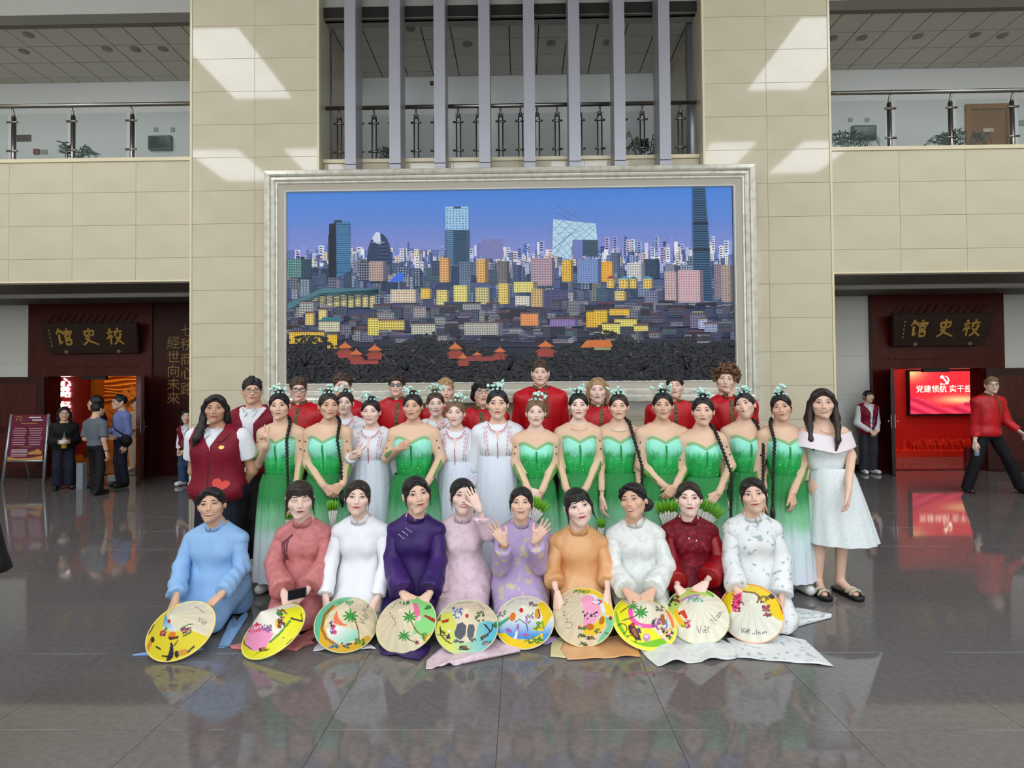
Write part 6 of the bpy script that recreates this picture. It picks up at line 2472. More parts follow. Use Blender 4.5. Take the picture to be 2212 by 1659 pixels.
ppink = cloth_m('pale_pink_brocade', (226, 202, 210), r=0.5, var=((214, 188, 198), 24, (1, 1, 1), 0.5, 0.6))
f = Fig('kneeling woman in a pale pink tunic shading her forehead with one hand', 1001, 1031, 1104, YK + 0.09, 'f', 'p', ('curtain', 'black'), yaw=8, roll=2, kneel=True, face=dict(LF, smile=0.7, teeth=True, lips=(176, 76, 80)), L=((949, 1212, -0.03), (953, 1290, -0.16)), R=((1052, 1150, -0.12), (1034, 1098, -0.2)), lh=('relax', (0.05, -0.2, -1), (1, 0.2, 0), (0.2, -1, 0)), rh=('flat', (-0.42, 0.05, 0.9), (-0.25, 1, 0.1), (-1, 0, -0.2)), group=GF, bx=1000)
aodai(f, ppink, 55, 0.062, elbow=0.062, frac=0.9)
floor_cloth(f, 'tunic_panel', [(990, 1380), (950, 1405), (922, 1430), (920, 1448)], [(1075, 1385), (1124, 1405), (1124, 1412), (1005, 1436)], ppink, 24, 0.025, 8)

lilac = cloth_m('lilac_floral_silk', (182, 160, 202), r=0.55, var=((204, 190, 158), 20, (1, 1, 0.7), 0.55, 0.6))
f = Fig('kneeling woman in a lilac floral tunic with both palms raised', 1126, 1049, 1116, YK, 'f', 'a', ('curtain', 'black'), yaw=-2, kneel=True, face=dict(LF, smile=0.5, lips=(182, 84, 92)), L=((1082, 1226, -0.1), (1088, 1172, -0.26)), R=((1166, 1224, -0.1), (1156, 1166, -0.26)), lh=('open', (-0.55, -0.1, 0.85), (0.1, -1, 0.2), (1, 0, 0.3)), rh=('open', (0.6, -0.1, 0.8), (-0.1, -1, 0.2), (-1, 0, 0.3)), group=GF, bx=1124)
aodai(f, lilac, 56, 0.058, elbow=0.06, frac=0.82)
vv, ff = tube([f.wr[-1] + np.array([0.03 * math.cos(a), 0.03 * math.sin(a), -0.02]) for a in np.linspace(0, 6.283, 17)], 0.0045, 8)
Geo().add(vv, ff, goldm).obj('bangle', f.root, True)
floor_cloth(f, 'tunic_panel', [(1160, 1380), (1180, 1385), (1200, 1380)], [(1150, 1392), (1180, 1395), (1206, 1384)], lilac, 12, 0.02, 9)

orange = M('orange_satin', (226, 174, 124), r=0.36, spec=0.5, var=((212, 150, 92), 5, (1, 1, 1), 0.4, 0.7), bump=(30, 0.2, (1, 1, 0.6)))
f = Fig('kneeling woman in an orange satin tunic with blunt black fringe', 1247, 1051, 1129, YK - 0.02, 'f', 'p', ('fringe', 'black'), yaw=6, roll=-12, kneel=True, face=dict(LF, smile=0.3, lips=(168, 64, 76)), L=((1192, 1232, -0.04), (1204, 1286, -0.22)), R=((1312, 1230, -0.04), (1312, 1284, -0.22)), lh=('grip', (-0.05, -0.4, -0.9), (0.7, 0.6, 0), (0.5, -1, 0)), rh=('grip', (0.05, -0.4, -0.9), (-0.7, 0.6, 0), (-0.5, -1, 0)), group=GF, bx=1252)
aodai(f, orange, 57, 0.066, elbow=0.064, frac=0.55)
floor_cloth(f, 'tunic_panel', [(1220, 1385), (1210, 1405), (1226, 1428)], [(1360, 1375), (1375, 1395), (1384, 1420)], orange, 18, 0.012, 10)
floor_cloth(f, 'tunic_lining', [(1195, 1378), (1190, 1398), (1189, 1420)], [(1240, 1385), (1235, 1402), (1228, 1424)], cloth_m('pale_yellow_lining', (214, 204, 150)), 12, 0.003, 11)

wsat = M('white_satin_jacquard', (228, 230, 224), r=0.4, spec=0.45, var=((216, 220, 218), 26, (1, 1, 1), 0.5, 0.56), bump=(40, 0.3, (1, 1, 1)))
f = Fig('kneeling woman in a white satin tunic laughing with her head turned', 1365, 1040, 1113, YK, 'f', 'b', ('bunside', 'black'), yaw=-20, roll=-10, kneel=True, face=dict(LF, smile=0.9, teeth=True, open=0.6, lips=(160, 70, 74)), L=((1324, 1226, -0.04), (1354, 1278, -0.26)), R=((1440, 1224, -0.04), (1408, 1278, -0.26)), lh=('drape', (0.7, -0.4, -0.4), (0, 0.5, -0.9), (0.3, -0.8, 0.3)), rh=('drape', (-0.7, -0.4, -0.4), (0, 0.5, -0.9), (-0.3, -0.8, 0.3)), group=GF, bx=1380)
aodai(f, wsat, 58, 0.075, elbow=0.066, frac=0.92)
floor_cloth(f, 'tunic_panel', [(1400, 1400), (1382, 1404), (1400, 1425), (1420, 1441)], [(1480, 1378), (1560, 1385), (1600, 1405), (1590, 1425)], wsat, 26, 0.03, 12)

redb = cloth_m('dark_red_lace', (104, 10, 26), r=0.6, var=((140, 30, 44), 30, (1, 1, 1), 0.52, 0.6))
reds = M('red_organza', (158, 10, 24), r=0.4, var=((120, 6, 16), 6, (1, 1, 1), 0.4, 0.7))
f = Fig('kneeling woman in a dark red tunic with brighter red sleeves', 1483, 1038, 1108, YK + 0.1, 'f', 'p', ('sleek', 'darkbrown'), yaw=0, kneel=True, face=dict(LF, smile=0.25, lips=(160, 58, 66)), L=((1450, 1225, -0.02), (1466, 1272, -0.26)), R=((1556, 1212, -0.03), (1522, 1262, -0.26)), lh=('drape', (0.6, -0.4, -0.5), (0, 0.5, -0.9), (0.3, -0.8, 0.3)), rh=('drape', (-0.75, -0.35, -0.35), (0, 0.5, -0.9), (-0.3, -0.8, 0.3)), group=GF, bx=1496)
cl = aodai(f, redb, 59, 0.08, sleeve_m=reds, elbow=0.07, frac=0.75, wr=0.003)
g = Geo()
for x, z in ((-0.03, -0.06), (0.02, -0.075)):
    p = cl.lay([(f.nb[0] + x, f.zs + z)], 0.004)[0]
    vv, ff = ico(p, 0.006, 1)
    g.add(vv, ff, pearl)
fig_trim(f, 'pearl_buttons', g)

wfl = cloth_m('white_blue_floral', (228, 230, 228), r=0.5, var=((168, 182, 188), 27, (1, 1, 1), 0.58, 0.64))
f = Fig('kneeling woman at the right end in a white tunic printed with grey-blue flowers', 1620, 1029, 1101, YK, 'f', 'a', ('curtain', 'black'), yaw=-2, roll=-8, kneel=True, face=dict(LF, smile=0.4, lips=(172, 84, 84)), L=((1578, 1210, -0.02), (1592, 1276, -0.22)), R=((1688, 1210, -0.02), (1688, 1290, -0.18)), lh=('relax', (0.3, -0.5, -0.8), (0.5, 0.7, 0), (0.5, -1, 0)), rh=('grip', (-0.05, -0.3, -0.95), (-0.9, 0.2, 0), (0, -1, 0)), group=GF, bx=1632)
aodai(f, wfl, 60, 0.075, elbow=0.064, frac=0.94)
floor_cloth(f, 'tunic_panel', [(1570, 1382), (1585, 1405), (1582, 1422)], [(1680, 1372), (1740, 1385), (1800, 1441)], wfl, 24, 0.012, 13)
floor_cloth(f, 'tunic_back_panel', [(1690, 1310), (1745, 1318), (1797, 1328)], [(1690, 1352), (1720, 1356), (1796, 1336)], wfl, 18, 0.01, 14)

# ================================================================ painted conical hats
hatpaint = M('painted_palm_leaf', attr='Col', r=0.45, spec=0.4, bump=(70, 0.12, (1, 1, 1)))
hat_in = M('palm_leaf_inside', (206, 186, 140), r=0.8)
ink = M('black_ink', (30, 26, 26), r=0.5)
HH = 0.17


def inpoly(X, Y, P):
    r = np.zeros(X.shape, bool)
    n = len(P)
    for i in range(n):
        x0, y0 = P[i]
        x1, y1 = P[(i + 1) % n]
        c = ((y0 > Y) != (y1 > Y)) & (X < (x1 - x0) * (Y - y0) / (y1 - y0 + 1e-12) + x0)
        r ^= c
    return r


def segd(X, Y, a, b):
    dx, dy = b[0] - a[0], b[1] - a[1]
    t = np.clip(((X - a[0]) * dx + (Y - a[1]) * dy) / (dx * dx + dy * dy + 1e-9), 0, 1)
    return np.hypot(X - a[0] - t * dx, Y - a[1] - t * dy)


class Hat:
    def __init__(self, label, c, a, apex, base, zoom):
        """c: rim centre, a: axis, apex: rim radius (metres); zoom=(x0, y0, scale): frame of the sketch coordinates of the painting"""
        p = np.array(c)
        n = np.array(a)
        n = n / np.linalg.norm(n)
        R = apex
        self.n, self.R, self.p = n, R, p
        u = np.cross(np.array([0, 0, 1.0]), n)
        u = -u / np.linalg.norm(u)
        u = u if u[0] > 0 else -u
        w = np.cross(u, n)
        w = w if w[2] > 0 else -w
        self.u, self.w = u, w
        NR, NT = 74, 256
        rr = np.linspace(0, 1, NR + 1)
        tt = np.linspace(0, 2 * math.pi, NT, False)
        RR, TT = np.meshgrid(rr, tt, indexing='ij')
        # slightly bulging cone with a rounded tip
        prof = HH * (1 - RR) ** 0.97 - 0.006 * np.exp(-(RR / 0.04) ** 2)
        self.local = (RR * R * np.cos(TT))[..., None] * u + (RR * R * np.sin(TT))[..., None] * w + prof[..., None] * n
        idx = np.arange((NR + 1) * NT).reshape(NR + 1, NT)
        q = np.stack([idx[:-1], np.roll(idx, -1, 1)[:-1], np.roll(idx, -1, 1)[1:], idx[1:]], -1).reshape(-1, 4)
        self.q = q
        V = self.local.reshape(-1, 3)
        C = V + p - np.array([0, 0, CAMH])
        cc = C @ CR
        self.X = (1106 + FPX * cc[:, 0] / cc[:, 1] - zoom[0]) * zoom[2]
        self.Yp = (829.5 - FPX * cc[:, 2] / cc[:, 1] - zoom[1]) * zoom[2]
        self.zoom = zoom
        self.rc = RR.ravel()
        self.col = np.tile(np.array(lin(base)), (len(V), 1))
        seg = (np.arange(len(V)) % NT)
        self.col *= (1 + 0.05 * np.sin(seg * 2 * math.pi / NT * 16))[:, None]
        self.strokes = []
        self.label = label

    def out(self, P):
        cx, cy = (self.X.max() + self.X.min()) / 2, (self.Yp.max() + self.Yp.min()) / 2
        a = (self.X.max() - self.X.min()) / 2
        b = (self.Yp.max() - self.Yp.min()) / 2
        o = []
        for x, y in P:
            d = math.hypot((x - cx) / a, (y - cy) / b)
            k = 1.35 if d > 0.87 else 1.0
            o.append((cx + (x - cx) * k, cy + (y - cy) * k))
        return o

    def poly(self, P, c, soft=None):
        P = self.out(P)
        m = inpoly(self.X, self.Yp, P)
        self.col[m] = lin(c)
        return self

    def disc(self, x, y, rx, ry, c, rot=0):
        ca, sa = math.cos(rot), math.sin(rot)
        dx, dy = self.X - x, self.Yp - y
        m = ((dx * ca + dy * sa) / rx) ** 2 + ((-dx * sa + dy * ca) / ry) ** 2 < 1
        self.col[m] = lin(c)
        return self

    def fade(self, x0, y0, x1, y1, c0, c1, P=None):
        """blend between two colours along a line inside a polygon"""
        m = inpoly(self.X, self.Yp, self.out(P)) if P else np.ones(len(self.X), bool)
        t = np.clip(((self.X - x0) * (x1 - x0) + (self.Yp - y0) * (y1 - y0)) / ((x1 - x0) ** 2 + (y1 - y0) ** 2), 0, 1)[:, None]
        self.col[m] = (np.array(lin(c0)) * (1 - t) + np.array(lin(c1)) * t)[m]
        return self

    def line(self, pts, w, c):
        for a, b in zip(pts[:-1], pts[1:]):
            self.col[segd(self.X, self.Yp, a, b) < max(w, 4.5)] = lin(c)
        return self

    def rim(self, lo, c, half=None):
        m = self.rc > lo
        if half is not None:
            m &= half(self.X, self.Yp)
        self.col[m] = lin(c)
        return self

    def palm(self, x, y, s, trunk=None, c=(44, 132, 58)):
        if trunk:
            self.line([(x, y)] + trunk, s * 0.07, (110, 74, 44))
        for k in range(9):
            a = -math.pi / 2 + (k - 4) * 0.72
            e = (x + s * math.cos(a), y + s * 0.8 * math.sin(a) + 0.15 * s * abs(math.cos(a)))
            mx, my = (x + e[0]) / 2, (y + e[1]) / 2 - 0.06 * s
            self.disc(mx, my, s * 0.5, s * 0.13, c if k % 2 else (72, 160, 70), math.atan2(e[1] - y, e[0] - x))
        return self

    def boat(self, x, y, w, c=(196, 128, 50), rot=0.0):
        ca, sa = math.cos(rot), math.sin(rot)

        def T(p):
            return (x + p[0] * ca - p[1] * sa, y + p[0] * sa + p[1] * ca)
        self.poly([T(p) for p in ((-w, 0), (-0.6 * w, 0.25 * w), (0.6 * w, 0.25 * w), (w, -0.05 * w), (0.5 * w, 0.12 * w), (-0.5 * w, 0.12 * w))], (40, 28, 24))
        self.poly([T(p) for p in ((-0.45 * w, 0.1 * w), (-0.4 * w, -0.3 * w), (0.4 * w, -0.3 * w), (0.45 * w, 0.1 * w))], c)
        self.disc(*T((-0.42 * w, -0.1 * w)), 0.16 * w, 0.22 * w, (34, 30, 26), rot)
        return self

    def bush(self, x, y, w, h, cols, n=26, seed=1):
        r = random.Random(seed)
        for _ in range(n):
            self.disc(x + r.uniform(-w, w), y + r.uniform(-h, h), r.uniform(8, 15), r.uniform(6, 11), r.choice(cols), r.uniform(0, 3))
        return self

    def write(self, pts, w=3.0):
        self.strokes.append((pts, w))
        return self

    def px2disc(self, x, y):
        """sketch point -> disc coordinates (du, dv)"""
        px, py = x / self.zoom[2] + self.zoom[0], y / self.zoom[2] + self.zoom[1]
        du = dv = 0.0
        for _ in range(30):
            r = math.hypot(du, dv)
            h = HH * max(0, 1 - r)
            q = at(px, py, 1.0) - np.array([0, 0, CAMH])
            # ray / plane lifted by h along n
            o = self.p + self.n * h - np.array([0, 0, CAMH])
            t = np.dot(o, self.n) / np.dot(q, self.n)
            d = q * t - o
            du, dv = 0.5 * du + 0.5 * np.dot(d, self.u) / self.R, 0.5 * dv + 0.5 * np.dot(d, self.w) / self.R
        return du, dv

    def build(self):
        g = Geo()
        V = self.local.reshape(-1, 3)
        g.add(V, self.q, hatpaint, self.col[self.q.ravel()])
        root = g.obj('conical_hat', None, True, self.p)
        tag(root, self.label, 'hat', 'painted conical hats on the floor')
        # inside and rim hoop
        NT = 64
        t = np.linspace(0, 2 * math.pi, NT, False)
        ring = (np.cos(t) * self.R * 0.985)[:, None] * self.u + (np.sin(t) * self.R * 0.985)[:, None] * self.w - 0.004 * self.n
        v = np.concatenate([ring, [self.n * (HH - 0.02)]])
        Geo().add(v, [(i, (i + 1) % NT, NT) for i in range(NT)], hat_in).obj('lining', root, True)
        pts = [np.cos(a) * self.R * self.u + np.sin(a) * self.R * self.w for a in np.linspace(0, 2 * math.pi, 65)]
        vv, ff = tube(pts, 0.0045, 6, False)
        hc = self.col[-256:].mean(0)
        Geo().add(vv, ff, hatpaint, tuple(np.minimum(1, hc * 1.05))).obj('rim_hoop', root, True)
        if self.strokes:
            g = Geo()
            for pts, w in self.strokes:
                P = []
                for a, b in zip(pts[:-1], pts[1:]):
                    for k in range(4):
                        P.append((a[0] + (b[0] - a[0]) * k / 4, a[1] + (b[1] - a[1]) * k / 4))
                P.append(pts[-1])
                ww = w / self.zoom[2] / (FPX / self.p[1])
                L3 = []
                for x, y in P:
                    du, dv = self.px2disc(x, y)
                    r = math.hypot(du, dv)
                    L3.append(du * self.R * self.u + dv * self.R * self.w + (HH * max(0, 1 - r) ** 0.97 + 0.0018) * self.n)
                v, f = [], []
                for i, p in enumerate(L3):
                    d = L3[min(i + 1, len(L3) - 1)] - L3[max(i - 1, 0)]
                    sd = np.cross(d, self.n)
                    sd = sd / (np.linalg.norm(sd) + 1e-9) * ww / 2
                    v += [p + sd, p - sd]
                f = [(2 * i, 2 * i + 1, 2 * i + 3, 2 * i + 2) for i in range(len(L3) - 1)]
                g.add(v, f, ink)
            g.obj('handwriting', root)
        return root


def viet_nam(h, x, y, s, rot=0.0, w=3.2, which='both', gap=0.0, curve=0.0):
    """handwritten 'Viet Nam' with its marks; s: letter height in sketch units, rot clockwise radians"""
    ca, sa = math.cos(rot), math.sin(rot)

    def T(P):
        return [(x + (px * ca - py * sa) * s, y + (px * sa + py * ca) * s) for px, py in P]
    viet = [[(0, -1), (0.25, 0), (0.6, -1.1)], [(0.72, -0.55), (0.74, -0.05)], [(0.73, -0.78), (0.76, -0.74)], [(0.95, -0.3), (1.2, -0.34), (1.12, -0.55), (0.96, -0.45), (0.95, -0.1), (1.22, -0.06)],
            [(0.96, -0.72), (1.08, -0.88), (1.2, -0.72)], [(1.06, 0.2), (1.1, 0.24)], [(1.45, -0.9), (1.42, -0.1), (1.55, -0.02)], [(1.28, -0.6), (1.66, -0.62)]]
    nam = [[(0, 0.1), (0.12, -0.9), (0.5, 0), (0.66, -1.05)], [(1.12, -0.45), (0.88, -0.42), (0.86, -0.05), (1.1, -0.1), (1.14, -0.45), (1.16, -0.02)],
           [(1.3, -0.02), (1.32, -0.45), (1.48, -0.42), (1.5, -0.02), (1.54, -0.4), (1.7, -0.42), (1.74, -0.05), (1.95, -0.02)]]
    if which in ('both', 'viet'):
        for st in viet:
            h.write(T(st), w)
    if which in ('both', 'nam'):
        off = 2.0 + gap if which == 'both' else 0
        for st in nam:
            h.write(T([(a + off, b) for a, b in st]), w)


Z1, Z2, Z3 = (300, 1250, 3.95), (860, 1250, 4.608), (1300, 1250, 4.254)
CREAM = (236, 226, 196)
G1, G2 = (54, 140, 60), (104, 170, 70)
# 1
h = Hat('conical hat held by the woman in blue, yellow with a cream top and boats', (-2.072, 3.533, 0.131), (0.007, -0.63, 0.776), 0.192, CREAM, Z1)
h.poly([(40, 560), (100, 380), (200, 290), (330, 210), (240, 300), (200, 420), (280, 460), (420, 430), (600, 500), (520, 640), (300, 720), (100, 700)], (238, 218, 52))
h.fade(230, 330, 300, 430, (70, 160, 210), (220, 236, 240), [(230, 300), (200, 400), (240, 440), (330, 430), (290, 400), (250, 360)])
h.rim(0.8, (238, 218, 52), lambda x, y: (x < 330) | (y > 560))
h.disc(257, 362, 13, 17, (190, 30, 56)).poly([(245, 495), (270, 452), (312, 455), (316, 490), (250, 502)], (236, 130, 30)).poly([(250, 502), (340, 488), (335, 512), (260, 524)], (90, 50, 40))
h.bush(400, 440, 45, 22, [(150, 40, 100), G1, (196, 90, 150), (60, 120, 60)], 20, 2).bush(205, 455, 30, 30, [(190, 60, 110), G1, (120, 30, 70)], 14, 3)
h.line([(365, 420), (420, 392), (460, 388)], 5, (90, 150, 80)).line([(380, 490), (430, 465)], 7, (60, 130, 50))
h.poly([(268, 560), (290, 556), (295, 600), (296, 668), (250, 672), (262, 610)], (44, 34, 70)).disc(276, 556, 10, 10, (60, 44, 60)).line([(300, 575), (330, 530)], 2.5, (60, 50, 40)).line([(200, 660), (290, 668)], 7, (36, 30, 24))
h.poly([(320, 620), (400, 595), (425, 640), (330, 668)], (222, 160, 60)).disc(322, 645, 20, 30, (38, 40, 36)).line([(420, 625), (468, 580)], 8, (44, 60, 40)).poly([(105, 500), (130, 510), (150, 590), (120, 580)], (220, 150, 40)).disc(118, 520, 16, 26, (40, 44, 30)).line([(150, 580), (180, 600)], 8, (60, 70, 30)).line([(85, 470), (130, 395)], 6, (90, 80, 30))
viet_nam(h, 500, 370, 46, 0.5, 3, 'viet')
h.write([(475, 232), (482, 250), (500, 240), (510, 262), (530, 268), (540, 285), (560, 290)], 3)
h.build()
# 2
h = Hat('conical hat below the woman in dusty pink, yellow with pink blossom', (-1.523, 3.569, 0.114), (-0.266, -0.46, 0.847), 0.196, (236, 230, 214), Z1)
h.poly([(1180, 270), (1420, 270), (1420, 420), (1320, 560), (1150, 680), (980, 690), (880, 640), (870, 560), (900, 560), (960, 600), (1060, 590), (1150, 500), (1250, 400)], (234, 228, 40))
h.poly([(900, 480), (960, 430), (1060, 420), (1150, 470), (1080, 590), (960, 610), (900, 560)], (240, 150, 190)).bush(1000, 420, 60, 40, [(214, 50, 90), (236, 120, 160), (190, 30, 70)], 30, 5).bush(1095, 425, 50, 26, [(150, 70, 140), (180, 100, 170), (70, 120, 80)], 24, 6)
h.bush(1220, 300, 40, 34, [(70, 130, 70), (200, 80, 120), (46, 100, 50)], 26, 7).poly([(1160, 350), (1195, 342), (1205, 425), (1170, 425)], (240, 190, 60)).bush(1215, 380, 26, 36, [(110, 50, 36), (70, 40, 30), (160, 80, 50)], 22, 8)
h.line([(1120, 540), (1200, 470), (1290, 360)], 9, (96, 150, 50)).poly([(1225, 500), (1290, 490), (1300, 530), (1230, 540)], (60, 120, 140)).disc(1270, 510, 20, 22, (40, 50, 60)).line([(1190, 590), (1290, 560)], 5, (50, 60, 20)).line([(1300, 340), (1390, 360)], 8, (60, 40, 70)).poly([(1305, 470), (1350, 440), (1350, 490), (1310, 510)], (50, 60, 40))
h.rim(0.83, (232, 226, 44), lambda x, y: y > 400)
h.boat(1060, 605, 60, (170, 110, 50), -0.2).line([(960, 600), (900, 560), (895, 520)], 6, (110, 100, 30)).line([(1385, 300), (1400, 380), (1350, 480), (1260, 560)], 4, (80, 80, 20))
h.build()
# 3
h = Hat('conical hat below the woman in plain white, palm tree and orange dusk', (-1.101, 3.646, 0.123), (0.207, -0.561, 0.802), 0.189, (226, 212, 176), Z1)
h.poly([(1480, 420), (1530, 280), (1640, 200), (1780, 165), (1880, 185), (1740, 210), (1640, 270), (1570, 400), (1600, 500), (1700, 560), (1680, 640), (1560, 600)], (96, 190, 150))
h.poly([(1545, 420), (1580, 300), (1660, 225), (1700, 235), (1610, 300), (1580, 400), (1610, 500), (1720, 570), (1850, 540), (1960, 480), (1950, 540), (1850, 620), (1700, 630), (1600, 560)], (222, 172, 40))
h.line([(1560, 420), (1585, 310), (1660, 232)], 11, (150, 100, 36)).line([(1560, 430), (1600, 510), (1700, 580)], 11, (160, 110, 40))
h.fade(1700, 420, 1780, 540, (240, 236, 226), (150, 214, 190), [(1680, 400), (1880, 440), (1860, 520), (1720, 555), (1620, 500), (1600, 430)])
h.poly([(1660, 330), (1690, 270), (1700, 330), (1740, 380), (1790, 400), (1720, 400), (1670, 380)], (234, 120, 80)).palm(1805, 320, 68, [(1850, 370), (1875, 450), (1880, 550)]).bush(1890, 540, 40, 26, [(70, 130, 40), (40, 60, 50), (100, 150, 60)], 16, 9).bush(1770, 570, 40, 20, [(60, 60, 60), (90, 100, 90), (130, 140, 130)], 16, 10)
h.bush(1655, 410, 20, 50, [(230, 80, 130), (60, 110, 190), (40, 50, 60), (210, 40, 90)], 20, 11).disc(1672, 455, 17, 20, (222, 60, 120)).bush(1660, 575, 30, 14, [(60, 90, 130), (120, 150, 170)], 10, 12).bush(1760, 205, 90, 12, [(70, 140, 80), (110, 170, 90)], 16, 13)
viet_nam(h, 1920, 400, 60, -1.0, 3.4, 'viet')
viet_nam(h, 1935, 290, 40, -1.05, 3.0, 'nam')
h.build()
# 4
h = Hat('conical hat held by the woman in dark purple, two palm trees by water', (-0.723, 3.631, 0.13), (-0.1, -0.646, 0.76), 0.185, (226, 212, 178), Z2)
h.poly([(100, 200), (250, 215), (330, 300), (350, 420), (300, 560), (230, 600), (200, 540), (150, 560), (160, 440), (220, 380), (190, 300), (140, 250)], (140, 214, 130))
h.poly([(330, 230), (390, 320), (390, 440), (360, 560), (290, 660), (180, 690), (250, 600), (320, 540), (350, 430), (320, 300)], (232, 196, 44))
h.poly([(150, 240), (190, 250), (220, 330), (210, 400), (170, 400), (160, 320)], (240, 110, 150)).poly([(190, 380), (230, 370), (225, 410), (190, 430)], (250, 200, 210))
h.palm(115, 380, 75, [(150, 470), (200, 540), (280, 575)]).palm(60, 570, 65, [(110, 610), (180, 635)]).poly([(250, 370), (275, 360), (350, 440), (345, 480)], (170, 40, 30)).bush(300, 290, 30, 20, [(40, 110, 50), (70, 150, 70)], 12, 14).bush(60, 240, 50, 14, [(80, 140, 80), (50, 110, 60)], 12, 15)
h.bush(300, 580, 60, 40, [(96, 140, 40), (70, 120, 40), (236, 120, 70)], 24, 16).bush(190, 640, 14, 14, [(240, 80, 110), (60, 60, 50)], 8, 17)
h.write([(-90, 330), (-70, 350), (-75, 380), (-50, 370), (-55, 400), (-30, 392), (-38, 420), (-20, 440), (-28, 470), (-45, 480)], 3.2)
h.write([(-80, 290), (-62, 280), (-50, 296), (-34, 270), (-30, 252)], 3)
h.build()
# 5
h = Hat('conical hat below the woman in pale pink, with two grey rocks and small boats', (-0.347, 3.626, 0.114), (0.044, -0.542, 0.839), 0.192, (226, 212, 178), Z2)
h.poly([(375, 520), (400, 400), (470, 340), (540, 340), (570, 430), (560, 560), (620, 640), (600, 760), (500, 720), (410, 640)], (216, 220, 96))
h.fade(560, 600, 900, 600, (196, 216, 130), (96, 190, 210), [(560, 500), (620, 640), (760, 620), (800, 440), (900, 420), (990, 470), (960, 600), (880, 690), (740, 750), (600, 760), (540, 660)])
h.poly([(375, 560), (400, 540), (480, 660), (620, 730), (600, 765), (480, 720)], (150, 200, 70))
h.poly([(560, 540), (590, 450), (640, 432), (680, 470), (670, 560), (620, 612), (570, 580)], (82, 86, 94)).poly([(685, 520), (700, 455), (750, 455), (765, 500), (750, 580), (720, 605), (690, 580)], (88, 92, 98))
h.bush(600, 625, 50, 14, [(60, 64, 70), (100, 104, 110)], 14, 18).bush(730, 612, 40, 12, [(60, 64, 70), (100, 104, 110)], 12, 19).disc(685, 370, 18, 21, (186, 32, 50))
h.bush(590, 340, 44, 50, [(80, 100, 160), (120, 140, 190), (236, 236, 240)], 30, 20).bush(810, 370, 44, 50, [(70, 96, 70), (100, 130, 80), (60, 80, 90)], 22, 21)
h.boat(445, 540, 62, (110, 80, 40), 0.5).boat(855, 580, 62, (110, 80, 40), -0.6).boat(655, 690, 76, (110, 84, 44), 0.0).poly([(430, 420), (510, 395), (500, 430), (440, 445)], (180, 40, 30)).line([(418, 480), (425, 560), (480, 620), (530, 645)], 6, (60, 40, 30)).poly([(850, 455), (870, 450), (930, 530), (920, 540)], (60, 40, 40)).line([(940, 450), (935, 510), (880, 560)], 6, (60, 44, 40))
h.disc(510, 520, 14, 14, (236, 236, 236)).poly([(480, 570), (510, 540), (520, 600), (480, 600)], (70, 50, 90)).bush(880, 640, 40, 20, [(60, 120, 70), (220, 110, 150)], 14, 22).bush(405, 390, 16, 24, [(60, 120, 50), (220, 90, 120)], 12, 23).bush(965, 460, 14, 30, [(60, 130, 60), (40, 100, 50)], 12, 24)
h.write([(580, 238), (594, 252), (620, 248), (650, 240), (690, 238), (720, 244), (750, 240)], 3)
h.write([(790, 268), (810, 262), (818, 285), (834, 276), (838, 300), (856, 296), (858, 316)], 3)
h.build()
# 6
h = Hat('conical hat below the woman in lilac, blue bay with a dancing figure', (0.01, 3.687, 0.118), (-0.066, -0.589, 0.805), 0.182, (226, 224, 206), Z2)
h.fade(1200, 400, 1200, 560, (226, 232, 226), (70, 150, 220), [(985, 520), (1010, 420), (1080, 400), (1300, 400), (1420, 420), (1440, 300), (1480, 260), (1560, 420), (1540, 560), (1440, 660), (1250, 610), (1100, 600)])
h.poly([(970, 500), (1000, 520), (1120, 600), (1250, 605), (1320, 610), (1440, 640), (1400, 690), (1250, 720), (1080, 680), (990, 590)], (240, 202, 28))
h.poly([(1380, 250), (1440, 270), (1490, 340), (1490, 440), (1440, 520), (1350, 520), (1340, 480), (1410, 470), (1440, 380), (1400, 300)], (234, 200, 30)).disc(1226, 314, 20, 24, (190, 30, 56)).disc(1140, 380, 30, 44, (230, 120, 40), 0.3).disc(1382, 345, 22, 52, (220, 150, 40), 0.1).line([(1398, 310), (1410, 370), (1398, 395)], 6, (70, 40, 20))
h.poly([(1000, 480), (1100, 380), (1112, 400), (1010, 520)], (70, 160, 130)).poly([(1185, 450), (1205, 450), (1200, 560), (1175, 660), (1125, 655), (1160, 560)], (150, 110, 170)).poly([(1175, 520), (1195, 500), (1185, 660), (1140, 660)], (236, 230, 230)).line([(1165, 430), (1210, 405), (1280, 455), (1290, 520)], 3, (60, 80, 100))
h.rim(0.8, (240, 202, 28), lambda x, y: (y > 540) & (x < 1440))
h.disc(1100, 515, 34, 18, (170, 90, 180), 0.5).disc(1270, 560, 36, 18, (170, 96, 180), 0.1).bush(1310, 390, 36, 50, [(170, 110, 180), (90, 150, 80), (200, 150, 200)], 24, 25).bush(1350, 610, 90, 30, [(90, 150, 40), (60, 120, 40)], 34, 26).bush(1400, 470, 50, 40, [(110, 160, 50), (80, 130, 50)], 24, 27).bush(1030, 350, 40, 30, [(180, 110, 180), (110, 150, 90)], 18, 28).bush(1345, 255, 34, 16, [(120, 110, 100), (150, 140, 130)], 14, 29)
h.write([(1080, 275), (1096, 262), (1110, 245), (1130, 240), (1160, 215), (1168, 205)], 3)
h.write([(1195, 208), (1220, 202), (1250, 210), (1290, 204)], 2.6)
h.build()
